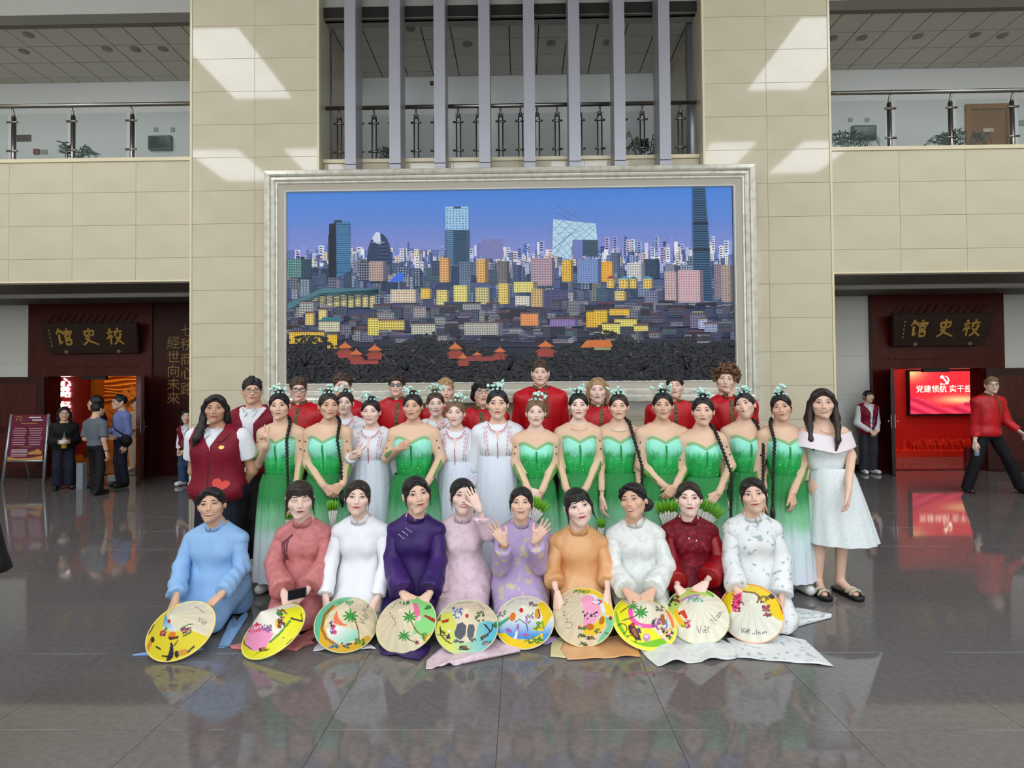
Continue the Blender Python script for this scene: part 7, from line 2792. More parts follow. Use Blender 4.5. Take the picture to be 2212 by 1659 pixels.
# 7
h = Hat('conical hat held by the woman in orange, half plain and half painted pink', (0.381, 3.71, 0.143), (-0.11, -0.689, 0.717), 0.19, (222, 208, 176), Z2)
h.poly([(1815, 200), (1880, 165), (1960, 190), (2010, 260), (2015, 350), (1960, 430), (1880, 470), (1840, 470), (1850, 300)], (242, 162, 196))
h.poly([(1735, 120), (1850, 92), (1960, 110), (2060, 190), (2140, 320), (2140, 400), (2060, 350), (2000, 220), (1920, 160), (1800, 140)], (240, 206, 40))
h.poly([(1840, 520), (1920, 460), (2000, 420), (2040, 360), (2080, 420), (2040, 500), (1960, 560), (1850, 560)], (236, 200, 40)).poly([(2060, 380), (2130, 420), (2120, 520), (2040, 620), (1960, 660), (1880, 680), (1820, 660), (1900, 640), (2010, 580), (2080, 480)], (120, 196, 160))
h.poly([(1880, 150), (1960, 160), (2040, 230), (2070, 330), (2040, 350), (2010, 260), (1960, 190)], (226, 232, 236)).bush(1990, 220, 50, 30, [(60, 130, 200), (236, 236, 236), (220, 80, 40)], 20, 30)
h.disc(1910, 480, 40, 34, (190, 110, 36)).disc(2028, 415, 26, 44, (190, 110, 36), 0.3).bush(1910, 360, 70, 36, [(50, 50, 70), (240, 180, 200)], 40, 31).bush(1830, 130, 80, 14, [(70, 140, 80), (110, 170, 90)], 18, 32).boat(1920, 590, 66, (140, 96, 40), -0.05).boat(2080, 530, 44, (120, 80, 40), -0.8).bush(1830, 490, 36, 14, [(230, 60, 70), (60, 120, 60)], 14, 33).bush(1830, 570, 40, 16, [(230, 70, 90), (60, 100, 50)], 14, 34).bush(1850, 650, 40, 16, [(60, 120, 60), (90, 60, 50)], 14, 35).bush(1990, 520, 30, 16, [(236, 100, 90), (60, 110, 60)], 10, 36).bush(2115, 400, 10, 20, [(120, 40, 40), (180, 60, 50)], 8, 37)
h.write([(1655, 215), (1685, 205), (1665, 228), (1690, 232), (1640, 258), (1675, 262), (1635, 275)], 3)
h.write([(1630, 330), (1665, 325), (1640, 365), (1680, 375)], 3.2)
h.write([(1650, 405), (1680, 395), (1690, 420), (1660, 438), (1700, 440), (1725, 430), (1735, 460), (1722, 488), (1690, 498), (1672, 490)], 3.2)
h.build()
# 8
h = Hat('conical hat held by the laughing woman in white satin, rickshaw on yellow-green', (0.759, 3.683, 0.114), (0.068, -0.527, 0.847), 0.196, (228, 222, 196), Z3)
h.poly([(100, 420), (120, 300), (200, 240), (280, 260), (290, 360), (360, 430), (460, 450), (560, 560), (640, 560), (560, 640), (440, 670), (300, 630), (160, 540)], (234, 230, 30))
h.poly([(110, 260), (180, 250), (165, 400), (250, 560), (360, 590), (560, 545), (600, 600), (500, 660), (400, 655), (240, 600), (140, 520), (105, 420)], (120, 190, 40))
h.line([(260, 290), (275, 370), (340, 425), (430, 440), (480, 430)], 20, (246, 90, 170)).palm(360, 310, 70, None).palm(285, 255, 52, None)
for cx_, cy_, r_ in ((185, 460, 46), (268, 566, 46)):
    h.line([(cx_ + r_ * math.cos(a), cy_ + r_ * math.sin(a)) for a in np.linspace(0, 6.29, 22)], 3, (50, 50, 20))
h.poly([(240, 430), (290, 410), (350, 520), (360, 570), (310, 560), (250, 490)], (60, 40, 36)).poly([(270, 460), (300, 450), (340, 540), (300, 530)], (170, 90, 50)).poly([(315, 460), (350, 450), (365, 500), (320, 500)], (80, 60, 100)).disc(345, 440, 18, 14, (200, 190, 190)).disc(285, 420, 20, 18, (200, 40, 40)).line([(190, 385), (310, 345)], 3, (60, 60, 20)).line([(170, 310), (240, 260)], 3, (60, 70, 20))
h.disc(410, 540, 34, 36, (190, 130, 190)).disc(410, 530, 22, 20, (230, 190, 220)).bush(500, 420, 34, 50, [(150, 60, 150), (50, 90, 50), (190, 110, 190)], 22, 38).poly([(540, 330), (570, 325), (590, 420), (560, 430), (538, 390)], (176, 96, 50)).line([(590, 380), (600, 440), (560, 480)], 8, (80, 150, 220)).line([(600, 300), (640, 380), (655, 440)], 12, (246, 120, 100)).bush(600, 500, 60, 60, [(60, 120, 50), (246, 130, 160), (236, 200, 50), (90, 50, 40)], 44, 39).bush(540, 275, 40, 22, [(110, 100, 70), (140, 130, 100)], 12, 40)
h.rim(0.93, (236, 232, 60), lambda x, y: (y > 250))
h.write([(245, 185), (245, 205), (265, 205), (285, 200), (300, 180), (325, 190), (345, 170), (365, 175)], 3)
h.write([(440, 178), (470, 186), (480, 205), (505, 215)], 3)
h.build()
# 9
h = Hat('conical hat held by the woman in red, mostly plain cream lettered in black', (1.106, 3.744, 0.135), (-0.154, -0.638, 0.754), 0.19, (232, 228, 206), Z3)
h.poly([(590, 250), (640, 150), (740, 90), (880, 90), (960, 110), (1000, 160), (880, 150), (780, 170), (710, 260), (660, 330), (680, 460), (610, 420)], (190, 216, 110))
h.poly([(660, 280), (700, 280), (720, 340), (770, 420), (800, 460), (720, 440), (670, 360)], (238, 190, 50)).poly([(715, 300), (760, 285), (790, 360), (770, 370), (740, 340)], (214, 60, 40)).line([(730, 200), (790, 170), (850, 155), (890, 155)], 10, (196, 130, 200)).bush(860, 190, 80, 26, [(90, 160, 140), (140, 190, 170), (200, 220, 200)], 36, 41).bush(650, 200, 40, 50, [(50, 70, 40), (40, 40, 36), (90, 130, 50)], 26, 42).bush(700, 190, 14, 30, [(200, 50, 60), (150, 30, 60)], 10, 43).bush(770, 420, 36, 36, [(70, 130, 50), (190, 60, 110), (236, 200, 60)], 18, 44).disc(850, 118, 40, 8, (226, 160, 40)).line([(900, 100), (990, 130), (1020, 160)], 12, (120, 200, 60)).disc(715, 320, 10, 12, (90, 60, 30)).bush(800, 390, 22, 20, [(200, 70, 100), (230, 120, 130)], 8, 45)
viet_nam(h, 880, 512, 72, -0.12, 3.4, 'viet')
viet_nam(h, 1040, 420, 72, -0.95, 3.2, 'nam')
h.build()
# 10
h = Hat('conical hat at the right end, cream with an orange rim and yellow upper band', (1.445, 3.74, 0.151), (-0.297, -0.695, 0.655), 0.187, (230, 228, 210), Z3)
h.poly([(1090, 200), (1180, 100), (1320, 55), (1460, 75), (1560, 140), (1640, 260), (1670, 380), (1620, 380), (1560, 330), (1520, 250), (1440, 150), (1340, 110), (1260, 120), (1200, 200), (1190, 330), (1130, 300)], (240, 206, 36))
h.rim(0.94, (232, 120, 30), lambda x, y: (y < 330 - 0.0 * x))
h.poly([(1240, 130), (1290, 110), (1285, 200), (1260, 270), (1215, 290), (1195, 270)], (244, 90, 150)).bush(1235, 220, 34, 80, [(150, 20, 60), (210, 40, 90), (236, 80, 130)], 40, 46).line([(1250, 225), (1290, 215), (1305, 240)], 3, (80, 30, 40)).bush(1505, 290, 34, 50, [(150, 60, 90), (110, 120, 70), (190, 100, 110)], 34, 47).bush(1480, 190, 50, 30, [(150, 120, 60), (120, 90, 50)], 24, 48).line([(1300, 118), (1400, 130), (1450, 165)], 8, (130, 100, 50)).poly([(1530, 150), (1570, 160), (1575, 190), (1540, 180)], (50, 50, 60)).poly([(1230, 95), (1260, 85), (1265, 105), (1240, 112)], (60, 90, 90)).line([(1640, 230), (1650, 280)], 8, (100, 60, 20)).bush(1540, 330, 20, 14, [(110, 140, 60), (150, 60, 80)], 10, 49)
viet_nam(h, 1280, 505, 50, 0.02, 4.2, 'viet')
h.write([(1385, 515), (1390, 498)], 4).write([(1402, 515), (1406, 500)], 4).write([(1420, 515), (1422, 470)], 4).write([(1440, 515), (1436, 495), (1452, 492), (1458, 514)], 4).write([(1475, 512), (1478, 492)], 4).write([(1488, 512), (1490, 490), (1500, 495), (1502, 486), (1512, 492), (1514, 506)], 4)
h.build()

# ================================================================ people in the background
BG = 'people in the background by the doors'
f = Fig('woman in a black suit with glasses and a yellow tag by the easel sign', 139, 878, 908, 9.85, 'f', 'b', ('long_back', 'black'), face=dict(smile=0.5), rot=38, L='waist', R='waist', lh=('drape', (0.7, -0.3, 0.1), (0, 1, 0), (0, 0, 1)), rh=('drape', (-0.7, -0.3, 0.1), (0, 1, 0), (0, 0, 1)), group=BG, bodyres=0.022)
F = f.field(0.016, f.zp - 0.1)
f.torso(F, 0.024)
for sd in (-1, 1):
    f.sleeve(F, sd, (0.065, 0.062, 0.045), 0.95)
f.neckcut(F, 0.03)
F.cut(lambda x, y, z: (f.zp - 0.1) - z)
v, q = F.mesh()
c = f.put('jacket', v, q, blackcl, 0.004, 2)
g = Geo()
c.patch(g, [(-0.05, f.zs + 0.03), (0.05, f.zs + 0.03), (0.012, f.zs - 0.26), (-0.012, f.zs - 0.26)], cloth_m('sage_green_top', (112, 132, 112)), 0.004)
fig_trim(f, 'green_top', g)
g = Geo().box(-0.035, 0.035, -0.215, -0.205, f.zp - 0.03, f.zp + 0.07, M('yellow_card', (196, 150, 30), r=0.4))
fig_trim(f, 'yellow_tag', g)
g = Geo().box(-0.06, 0.03, -0.27, -0.25, f.zs - 0.31, f.zs - 0.25, M('white_paper', (220, 220, 220), r=0.6))
fig_trim(f, 'folded_paper', g)
f.trousers(navycl, 0.04)
f.shoes(blackshoe)
f.glasses(steel_dk, lensclear)

f = Fig('man in dark navy half hidden behind the man in the grey polo', 211, 855, 886, 10.15, 'm', 'b', ('short', 'black'), face=dict(smile=0.2), rot=-60, L='side', R='side', group=BG, bodyres=0.022)
F = f.field(0.017, f.zp - 0.05)
f.torso(F, 0.02)
for sd in (-1, 1):
    f.sleeve(F, sd, (0.066, 0.062, 0.045), 0.95)
f.neckcut(F, 0.045)
F.cut(lambda x, y, z: (f.zp - 0.05) - z)
v, q = F.mesh()
f.put('jacket', v, q, navycl, 0.004, 3)
f.trousers(navycl)
f.shoes(blackshoe)
f.glasses(steel_dk, lensclear)

f = Fig('man seen from behind in a grey polo shirt and black trousers', 213, 869, 899, 9.3, 'm', 'b', ('short', 'black'), rot=168, L='side', R='waist', group=BG, bodyres=0.02, bare=True, bx=208, steps=((-0.02, 0.05), (0.05, -0.12)))
greyp = cloth_m('grey_polo', (98, 104, 112))
F = f.field(0.015, f.zp - 0.05)
f.torso(F, 0.016)
for sd in (-1, 1):
    f.short_sleeve(F, sd, (0.07, 0.072), 0.85)
f.neckcut(F, 0.045)
F.cut(lambda x, y, z: (f.zp - 0.0) - z)
v, q = F.mesh()
f.put('polo_shirt', v, q, greyp, 0.004, 4)
f.collar(greyp, hgt=0.035, gap=0.4)
f.trousers(blackcl)
f.shoes(blackshoe)
vv, ff = tube([f.wr[-1] + np.array([0.034 * math.cos(a), 0.034 * math.sin(a), 0.02]) for a in np.linspace(0, 6.283, 15)], 0.008, 6)
Geo().add(vv, ff, blackm).obj('wrist_band', f.root, True)

f = Fig('smiling man in a light blue shirt with a black cross-body bag', 253, 853, 884, 10.1, 'm', 'b', ('short', 'black'), face=dict(smile=0.8), rot=-34, L='waist', R=None, lh=None, group=BG, bodyres=0.022, bx=262)
bsh = cloth_m('light_blue_shirt', (110, 124, 178))
F = f.field(0.0155, f.zp - 0.05)
f.torso(F, 0.017)
for sd in (-1, 1):
    f.sleeve(F, sd, (0.066, 0.058, 0.04), 0.95)
f.neckcut(F, 0.045)
F.cut(lambda x, y, z: (f.zp + 0.02) - z)
v, q = F.mesh()
c = f.put('shirt', v, q, bsh, 0.005, 5)
f.collar(bsh, hgt=0.035, gap=0.3)
g = Geo()
c.band(g, [(-0.1, f.zs + 0.03), (0.0, f.zs - 0.2), (0.16, f.zp + 0.06)], 0.025, blackcl, 0.005, 8)
fig_trim(f, 'bag_strap', g)
FB = Field((0.05, -0.2, f.zp - 0.2), (0.42, 0.16, f.zp + 0.14), 0.016)
FB.ell((0.24, -0.02, f.zp - 0.03), (0.12, 0.09, 0.11), 0.02)
v, q = FB.mesh()
Geo().add(v, q, blackcl).obj('shoulder_bag', f.root, True)
f.trousers(navycl)
f.shoes(blackshoe)
f.glasses(steel_dk, lensclear)

f = Fig('person in pale clothes inside the orange room, cut off by the door', 297, 860, 886, 12.4, 'f', 'a', ('updo', 'black'), face=dict(smile=0.1), L='waist', R='waist', group=BG, bodyres=0.022)
tan = cloth_m('pale_tan_cloth', (186, 168, 146))
F = f.field(0.018, f.zp - 0.05)
f.torso(F, 0.018)
for sd in (-1, 1):
    f.sleeve(F, sd, (0.062, 0.058, 0.04), 0.7)
f.neckcut(F, 0.045)
F.cut(lambda x, y, z: (f.zp - 0.04) - z)
v, q = F.mesh()
f.put('shirt', v, q, tan, 0.004, 6)
f.trousers(tan, 0.03)
f.shoes(whiteshoe)

f = Fig('person in a maroon vest, white sleeves and jeans half hidden by the left stone column', 405, 884, 914, 10.2, 'f', 'a', ('long_back', 'black'), face=dict(smile=0.2), L='clasp', R='clasp', group=BG, bodyres=0.022)
vest_outfit(f, 71, opening=0.02, long_sleeve=True, pants=jeans, lanyard=True)
f = Fig('young woman in a maroon vest with a lanyard standing by the right portal', 1874, 843, 869, 11.15, 'f', 'a', ('fringe', 'black'), face=dict(smile=0.1), yaw=25, L='clasp', R='clasp', lh=CL, rh=CRH, group=BG, bodyres=0.02)
vest_outfit(f, 72, opening=0.02, long_sleeve=True, pants=cloth_m('charcoal_trousers', (48, 50, 58)), lanyard=True)

f = Fig('man in a red shirt with glasses walking past the red room at the right', 2139, 815, 849, 8.9, 'm', 'w', ('short', 'ash'), face=dict(WS), yaw=10, L=((2107, 925, 0.05), (2106, 955, -0.05)), R=((2175, 912, -0.02), (2200, 930, -0.12)), group=BG, bodyres=0.02, bx=2132, steps=((-0.17, 0.08), (0.38, -0.05)))
redshirt(f, 73, 0.05)
f.glasses(blackm, lensclear)
o = [c for c in f.root.children if c.name.startswith('trousers')][0]
bo = f.wr[-1] + f.o + np.array([0, -0.03, -0.1])
v, q = lathe([(0, 0), (0.03, 0), (0.033, 0.02), (0.033, 0.13), (0.014, 0.17), (0.014, 0.2), (0, 0.2)], 16)
tag(Geo().add(v + np.array([0, 0, -0.1]), q, M('clear_bottle', (150, 170, 196), r=0.1, alpha=0.6)).obj('water_bottle', None, True, bo), 'small clear plastic water bottle in the hand of the walking man', 'bottle')

f = Fig('person in black at the left edge of the frame, only an elbow showing', -230, 700, 845, 2.2, 'm', 'b', ('short', 'black'), L='side', R=((-26, 1232, 0.0), (-150, 1340, -0.1)), group='people near the photographer', bodyres=0.025, hs=1.0)
F = f.field(0.018, f.zp - 0.1)
f.torso(F, 0.02)
for sd in (-1, 1):
    f.sleeve(F, sd, (0.07, 0.072, 0.045), 0.9)
f.neckcut(F, 0.045)
F.cut(lambda x, y, z: (f.zp - 0.08) - z)
v, q = F.mesh()
f.put('jacket', v, q, blackcl, 0.004, 8)
f.trousers(blackcl)
f.shoes(blackshoe)

# ================================================================ things held by the group
stick = M('white_stick', (216, 216, 208), r=0.5)
tipg = M('fresh_green_tip', (116, 184, 40), r=0.5)


def stick_fan(px, py, Y, n, spread, L, tilt, label):
    """bundle of white sticks with green ends, opened like a fan; (px, py) its upper middle"""
    p = at(px, py, Y)
    root = tag(empty('leaf_fan', (p[0], p[1], 0)), label, 'fan', 'green-tipped fans held by the dancers')
    root.location = p.tolist()
    r = random.Random(px)
    for k in range(n):
        a = math.radians(tilt) + spread * ((k + 0.5) / n - 0.5)
        d = np.array([math.sin(a), 0.03 * math.sin(k * 2.1), math.cos(a)])
        b = -np.array([math.sin(math.radians(tilt)), 0, math.cos(math.radians(tilt))]) * L
        y = 0.008 * (k % 3)
        b = b + np.array([0, y, 0])
        e = b + d * L * r.uniform(0.96, 1.04)
        m = b + (e - b) * 0.72
        v, f_ = tube([b, m], [0.003, 0.0055], 5)
        s = Geo().add(v, f_, stick).obj('stick', root, True)
        v, f_ = tube([m, b + (e - b) * 0.9, e], [0.0055, 0.0065, 0.0025], 5)
        Geo().add(v, f_, tipg).obj('green_tip', s, True)


stick_fan(718, 1082, 4.44, 12, 0.34, 0.26, 0, 'green-tipped white fan hanging from clasped hands left of the white tunic')
stick_fan(1168, 1076, 4.36, 16, 0.6, 0.3, 24, 'green-tipped white fan beside the head of the woman in lilac')
stick_fan(1300, 1120, 4.5, 8, 0.3, 0.24, 4, 'narrow green-tipped fan between the women in orange and white satin')
stick_fan(1440, 1080, 4.4, 18, 0.62, 0.32, -6, 'green-tipped white fan left of the head of the woman in red')
stick_fan(1532, 1078, 4.36, 20, 0.95, 0.34, 22, 'widely spread green-tipped fan right of the head of the woman in red')
stick_fan(622, 1104, 4.5, 8, 0.3, 0.22, -4, 'green-tipped fan half hidden behind the woman in dusty pink')
# phone in the hands of the woman in pink
pp = at(642, 1283, 3.7)
ph = Geo().box(-0.06, 0.06, -0.004, 0.004, -0.03, 0.03, blackm)
po = tag(ph.obj('phone', None, False, pp), 'black smartphone in the hands of the woman in dusty pink', 'phone')
po.rotation_euler = (-0.5, -0.2, 0.0)
Geo().box(-0.054, 0.054, -0.0048, -0.0042, -0.027, 0.027, M('dark_screen', (24, 24, 30), r=0.08)).obj('screen', po)

# ================================================================ name boards over the doors
GLYPH = {'校': [[(-.48, .22), (-.08, .3)], [(-.27, .52), (-.27, 0), (-.28, -.5)], [(-.27, .2), (-.36, 0), (-.52, -.16)], [(-.25, .1), (-.1, -.06)], [(.2, .54), (.26, .42)], [(-.02, .28), (.2, .33), (.5, .36)], [(.1, .22), (.06, .14), (-.02, .06)], [(.32, .22), (.46, .1)], [(.38, .08), (.24, -.18), (.08, -.36), (-.1, -.5)], [(.06, 0), (.25, -.25), (.55, -.5)]],
         '史': [[(-.3, .35), (-.27, .05)], [(-.3, .34), (0, .36), (.3, .4), (.25, .1)], [(-.28, .06), (.26, .1)], [(0, .56), (.0, .1), (-.1, -.22), (-.28, -.4), (-.48, -.52)], [(-.28, -.06), (0, -.28), (.52, -.5)]],
         '馆': [[(-.3, .54), (-.38, .34), (-.52, .18)], [(-.38, .36), (-.14, .37), (-.2, .24)], [(-.33, .16), (-.34, -.44), (-.14, -.28)], [(.17, .54), (.21, .42)], [(-.05, .3), (-.09, .14)], [(-.05, .3), (.2, .32), (.5, .36), (.43, .2)], [(.06, .2), (.06, -.52)], [(.06, .15), (.36, .18), (.34, -.06)], [(.06, -.06), (.34, -.04)], [(.06, -.2), (.4, -.17), (.38, -.47)], [(.06, -.48), (.38, -.46)]]}


def brush(g, strokes, ox, oz, s, m, y, w=0.1):
    for st in strokes:
        P = []
        for a, b in zip(st[:-1], st[1:]):
            for k in range(4):
                P.append((a[0] + (b[0] - a[0]) * k / 4, a[1] + (b[1] - a[1]) * k / 4))
        P.append(st[-1])
        n = len(P)
        v = []
        for i, p in enumerate(P):
            a, b = P[max(0, i - 1)], P[min(n - 1, i + 1)]
            dx, dz = b[0] - a[0], b[1] - a[1]
            l = math.hypot(dx, dz) + 1e-9
            t = i / (n - 1)
            ww = w * s * (0.95 - 0.55 * abs(t - 0.25))
            nx, nz = -dz / l * ww / 2, dx / l * ww / 2
            v += [(ox + p[0] * s + nx, y, oz + p[1] * s + nz), (ox + p[0] * s - nx, y, oz + p[1] * s - nz)]
        g.add(v, [(2 * i, 2 * i + 1, 2 * i + 3, 2 * i + 2) for i in range(n - 1)], m)


def name_board(x0, x1, y0, y1, side, label):
    c = at((x0 + x1) / 2, (y0 + y1) / 2, 11.32)
    k = FPX / 11.32
    w, h = (x1 - x0) / k, (y1 - y0) / k
    root = tag(empty('name_board', c.tolist()), label, 'sign')
    root.rotation_euler = (math.radians(14), 0, 0)
    d = 0.04
    v = [(-w / 2, -d, h / 2), (w / 2, -d, h / 2), (w / 2 - 0.07, -d, -h / 2), (-w / 2 + 0.07, -d, -h / 2)]
    v += [(a, d, b) for a, _, b in v]
    board = M('board_brown', (44, 18, 14), r=0.32, var=((28, 10, 9), 5, (1, 4, 4), 0.4, 0.7))
    Geo().add(v, [(0, 1, 2, 3), (7, 6, 5, 4), (0, 4, 5, 1), (1, 5, 6, 2), (2, 6, 7, 3), (3, 7, 4, 0)], board).obj('board', root)
    for i, ch in enumerate('馆史校'):
        g = Geo()
        brush(g, GLYPH[ch], side + (i - 1) * 0.5 * w / 1.9, 0.03, 0.31, gold, -d - 0.006, 0.16)
        g.obj('gold_character', root)
    g = Geo()
    for i in range(5):
        brush(g, [[(-.3, .2), (.3, .3)], [(0, .4), (-.1, -.4)], [(-.3, -.1), (.3, -.2)]], side - 0.78, 0.16 - 0.075 * i, 0.05, gold, -d - 0.006, 0.3)
    tag(g.obj('signature', root), kind='stuff')
    for sx in (-1, 1):
        vv, ff = lathe([(0, 0.02), (0.03, 0.016), (0.04, 0)], 14)
        vv = vv[:, [0, 2, 1]] * np.array([1, -1, 1]) + np.array([side + sx * 0.52, -d, -h / 2 + 0.03])
        Geo().add(vv, ff, M('wood_stud', (120, 96, 84), r=0.4)).obj('stud', root, True)


name_board(95, 305, 697, 763, -0.02, 'dark wooden name board with gold characters over the left doorway')
name_board(1926, 2136, 678, 746, 0.06, 'dark wooden name board with gold characters over the right doorway')
cal = bpy.data.objects['wall_calligraphy']
dimgold = M('dim_gold', (150, 118, 66), r=0.5, m=0.4)
YW = YB - 0.165
for col_, xs_, ys_ in (('經世向未來', 375, (742, 773, 803, 832, 862)), ('七秩商心路', 404, (716, 746, 778, 808, 842))):
    for ch, yy in zip(col_, ys_):
        p = at(xs_, yy, YW)
        text_obj('gold_character', ch, 0.27, dimgold, cal, (p[0], YW, p[2]), depth=0.006)

# ================================================================ easel sign
er = tag(empty('easel_sign', (at(60, 960, 10.7)[0], 10.7, 0)), 'folding easel sign with a maroon poster left of the woman in black', 'sign')
alu = M('aluminium', (176, 184, 190), r=0.35, m=0.7)
pm = M('poster_maroon', (104, 20, 50), r=0.45)
ptx = M('poster_text', (206, 180, 190), r=0.6)
W2, zt, zb_ = 0.33, 1.26, 0.0
for sx in (-1, 1):
    v, f_ = tube([(sx * (W2 + 0.05), -0.1, 0.0), (sx * (W2 + 0.02), 0.05, zt)], 0.024, 8)
    Geo().add(v, f_, alu).obj('front_leg', er, True)
    v, f_ = tube([(sx * (W2 - 0.02), 0.42, 0.0), (sx * (W2 - 0.02), 0.08, zt - 0.02)], 0.018, 8)
    Geo().add(v, f_, alu).obj('rear_leg', er, True)
v, f_ = tube([(-W2, -0.05, 0.4), (W2, -0.05, 0.4)], 0.018, 8)
Geo().add(v, f_, alu).obj('crossbar', er, True)


def easel(x, z):
    return (x, -0.1 + 0.15 * z / zt - 0.012, z)


g = Geo().add([easel(-W2, 0.42), easel(W2, 0.42), easel(W2, zt - 0.01), easel(-W2, zt - 0.01)], np.array([[0, 1, 2, 3]]), pm)
po = g.obj('poster', er)


def prect(g, x0, x1, z0, z1, m, off=0.003):
    g.add([(x, y - off, z) for x, y, z in (easel(x0, z0), easel(x1, z0), easel(x1, z1), easel(x0, z1))], np.array([[0, 1, 2, 3]]), m)


g = Geo()
for sx in (-1, 1):
    for i in range(8):
        w_ = 0.1 + 0.03 * ((i * 7 + (sx > 0) * 3) % 4) / 3
        prect(g, sx * 0.15 - w_, sx * 0.15 + w_, 0.99 - 0.042 * i, 1.0 - 0.042 * i, ptx)
for i in range(5):
    prect(g, -0.27, 0.02 + 0.02 * (i % 2), 0.6 - 0.028 * i, 0.61 - 0.028 * i, M('poster_white', (226, 216, 220), r=0.6))
prect(g, 0.0, 0.22, 1.19, 1.21, MATS['poster_white'])
prect(g, 0.06, 0.26, 1.14, 1.16, MATS['poster_white'])
prect(g, -0.14, 0.16, 1.085, 1.095, gold)
prect(g, -0.1, 0.1, 0.655, 0.664, gold)
tag(g.obj('printed_lines', po), kind='stuff')
g = Geo()
v = [easel(-W2, 0.42), easel(W2, 0.42), easel(W2, 0.5), easel(0.1, 0.455), easel(-0.15, 0.45), easel(-W2, 0.48)]
g.add([(x, y - 0.002, z) for x, y, z in v], [(0, 1, 2, 3, 4, 5)], M('poster_gold', (190, 140, 70), r=0.5))
v = [easel(0.04, 0.52), easel(0.3, 0.52), easel(0.3, 0.58), easel(0.22, 0.62), easel(0.14, 0.58), easel(0.06, 0.56)]
g.add([(x, y - 0.003, z) for x, y, z in v], [(0, 1, 2, 3, 4, 5)], MATS['poster_gold'])
g.obj('gold_building_print', po)
t = text_obj('printed_seventy', '70', 0.15, gold, po, (-0.19, easel(0, 1.17)[1] - 0.004, 1.17), depth=0.001)
# carton and white box on the floor by the men
p = floor_pt(176, 1056)
tag(Geo().box(-0.055, 0.055, -0.05, 0.05, 0, 0.44, M('grey_carton', (128, 134, 140), r=0.6)).obj('carton', None, False, p), 'narrow grey carton standing on the floor behind the man in the grey polo', 'box')
p = floor_pt(243, 1038)
o = tag(Geo().box(-0.07, 0.07, -0.06, 0.06, 0, 0.1, M('white_carton', (186, 196, 188), r=0.6)).obj('paper_box', None, False, p), 'small white box on the floor between the two men', 'box')
o.rotation_euler = (0, 0, 0.5)

# ================================================================ red room: screen, camels
scr = tag(empty('wall_screen', (at(2035, 848, 14.7)[0], 14.7, at(2035, 848, 14.7)[2])), 'large wall screen with red slogan picture in the red room', 'screen')
scm = M('screen_picture', attr='Col', r=0.3, emit=('attr', 1.15))
sx0, sx1, sz0, sz1 = -0.79, 0.95, -0.53, 0.53
Geo().box(sx0 - 0.04, sx1 + 0.04, 0.0, 0.08, sz0 - 0.04, sz1 + 0.04, blackm).obj('bezel', scr)
g = Geo()
NX, NZ = 40, 24
for i in range(NX):
    for j in range(NZ):
        cs, vs = [], []
        for a, b in ((i, j), (i + 1, j), (i + 1, j + 1), (i, j + 1)):
            u, w_ = a / NX, b / NZ
            vs.append((sx0 + (sx1 - sx0) * u, -0.004, sz0 + (sz1 - sz0) * w_))
            c = mixc((196, 30, 50), (226, 46, 56), w_)
            gl = math.exp(-(((u - 0.72) / 0.35) ** 2 + ((w_ - 0.33) / 0.1) ** 2))
            c = mixc(c, (255, 220, 150), 0.85 * gl)
            c = mixc(c, (255, 226, 140), 0.8 * math.exp(-((u / 0.2) ** 2 + ((w_ - 1) / 0.2) ** 2)))
            hill = 0.3 + 0.1 * math.sin(u * 7 + 1.2) - 0.1 * u
            if w_ < hill:
                c = mixc((170, 24, 60), (226, 70, 96), 0.5 + 0.5 * math.sin(u * 21 + w_ * 30))
            cs.append(lin(c))
        g.add(vs, np.array([[0, 1, 2, 3]]), scm, cs)
g.obj('picture', scr)
sw_ = M('screen_white', (255, 250, 220), emit=((255, 250, 224), 1.5))
text_obj('slogan', '党建领航 实干担当', 0.19, sw_, scr, (0.14, -0.008, 0.08), depth=0.001)
g = Geo()
# hammer and sickle
arc = [(0.06 + 0.1 * math.cos(a), 0.31 + 0.1 * math.sin(a)) for a in np.linspace(-1.9, 1.5, 16)]
for i in range(15):
    w0, w1 = 0.03 * math.sin(math.pi * (i + 1) / 17), 0.03 * math.sin(math.pi * (i + 2) / 17)
    a, b = arc[i], arc[i + 1]
    c_ = (0.06, 0.31)
    q_ = []
    for p_, ww in ((a, w0), (b, w1)):
        dx, dz = p_[0] - c_[0], p_[1] - c_[1]
        l = math.hypot(dx, dz)
        q_.append(((p_[0] + dx / l * ww * 0.6), p_[1] + dz / l * ww * 0.6))
        q_.append(((p_[0] - dx / l * ww * 0.6), p_[1] - dz / l * ww * 0.6))
    g.add([(x, -0.008, z) for x, z in (q_[0], q_[2], q_[3], q_[1])], np.array([[0, 1, 2, 3]]), sw_)
for P_ in ([(-0.05, 0.4), (0.02, 0.44), (0.05, 0.38), (-0.02, 0.34)], [(0.0, 0.38), (0.03, 0.4), (0.16, 0.22), (0.13, 0.2)], [(-0.06, 0.21), (-0.03, 0.24), (0.03, 0.21), (0.0, 0.19)]):
    g.add([(x, -0.008, z) for x, z in P_], np.array([[0, 1, 2, 3]]), sw_)
g.obj('emblem', scr)
camel = [(-.5, .62), (-.46, .72), (-.36, .74), (-.33, .62), (-.27, .45), (-.2, .5), (-.12, .66), (-.02, .6), (.06, .62), (.16, .7), (.26, .6), (.36, .52), (.42, .36), (.38, .36), (.36, 0), (.3, 0), (.28, .28), (.2, .3), (.18, 0), (.12, 0), (.1, .3), (-.1, .3), (-.14, 0), (-.2, 0), (-.18, .28), (-.26, .26), (-.3, 0), (-.36, 0), (-.3, .34), (-.38, .48), (-.42, .58)]
cam_m = M('camel_red', (220, 50, 24), r=0.5)


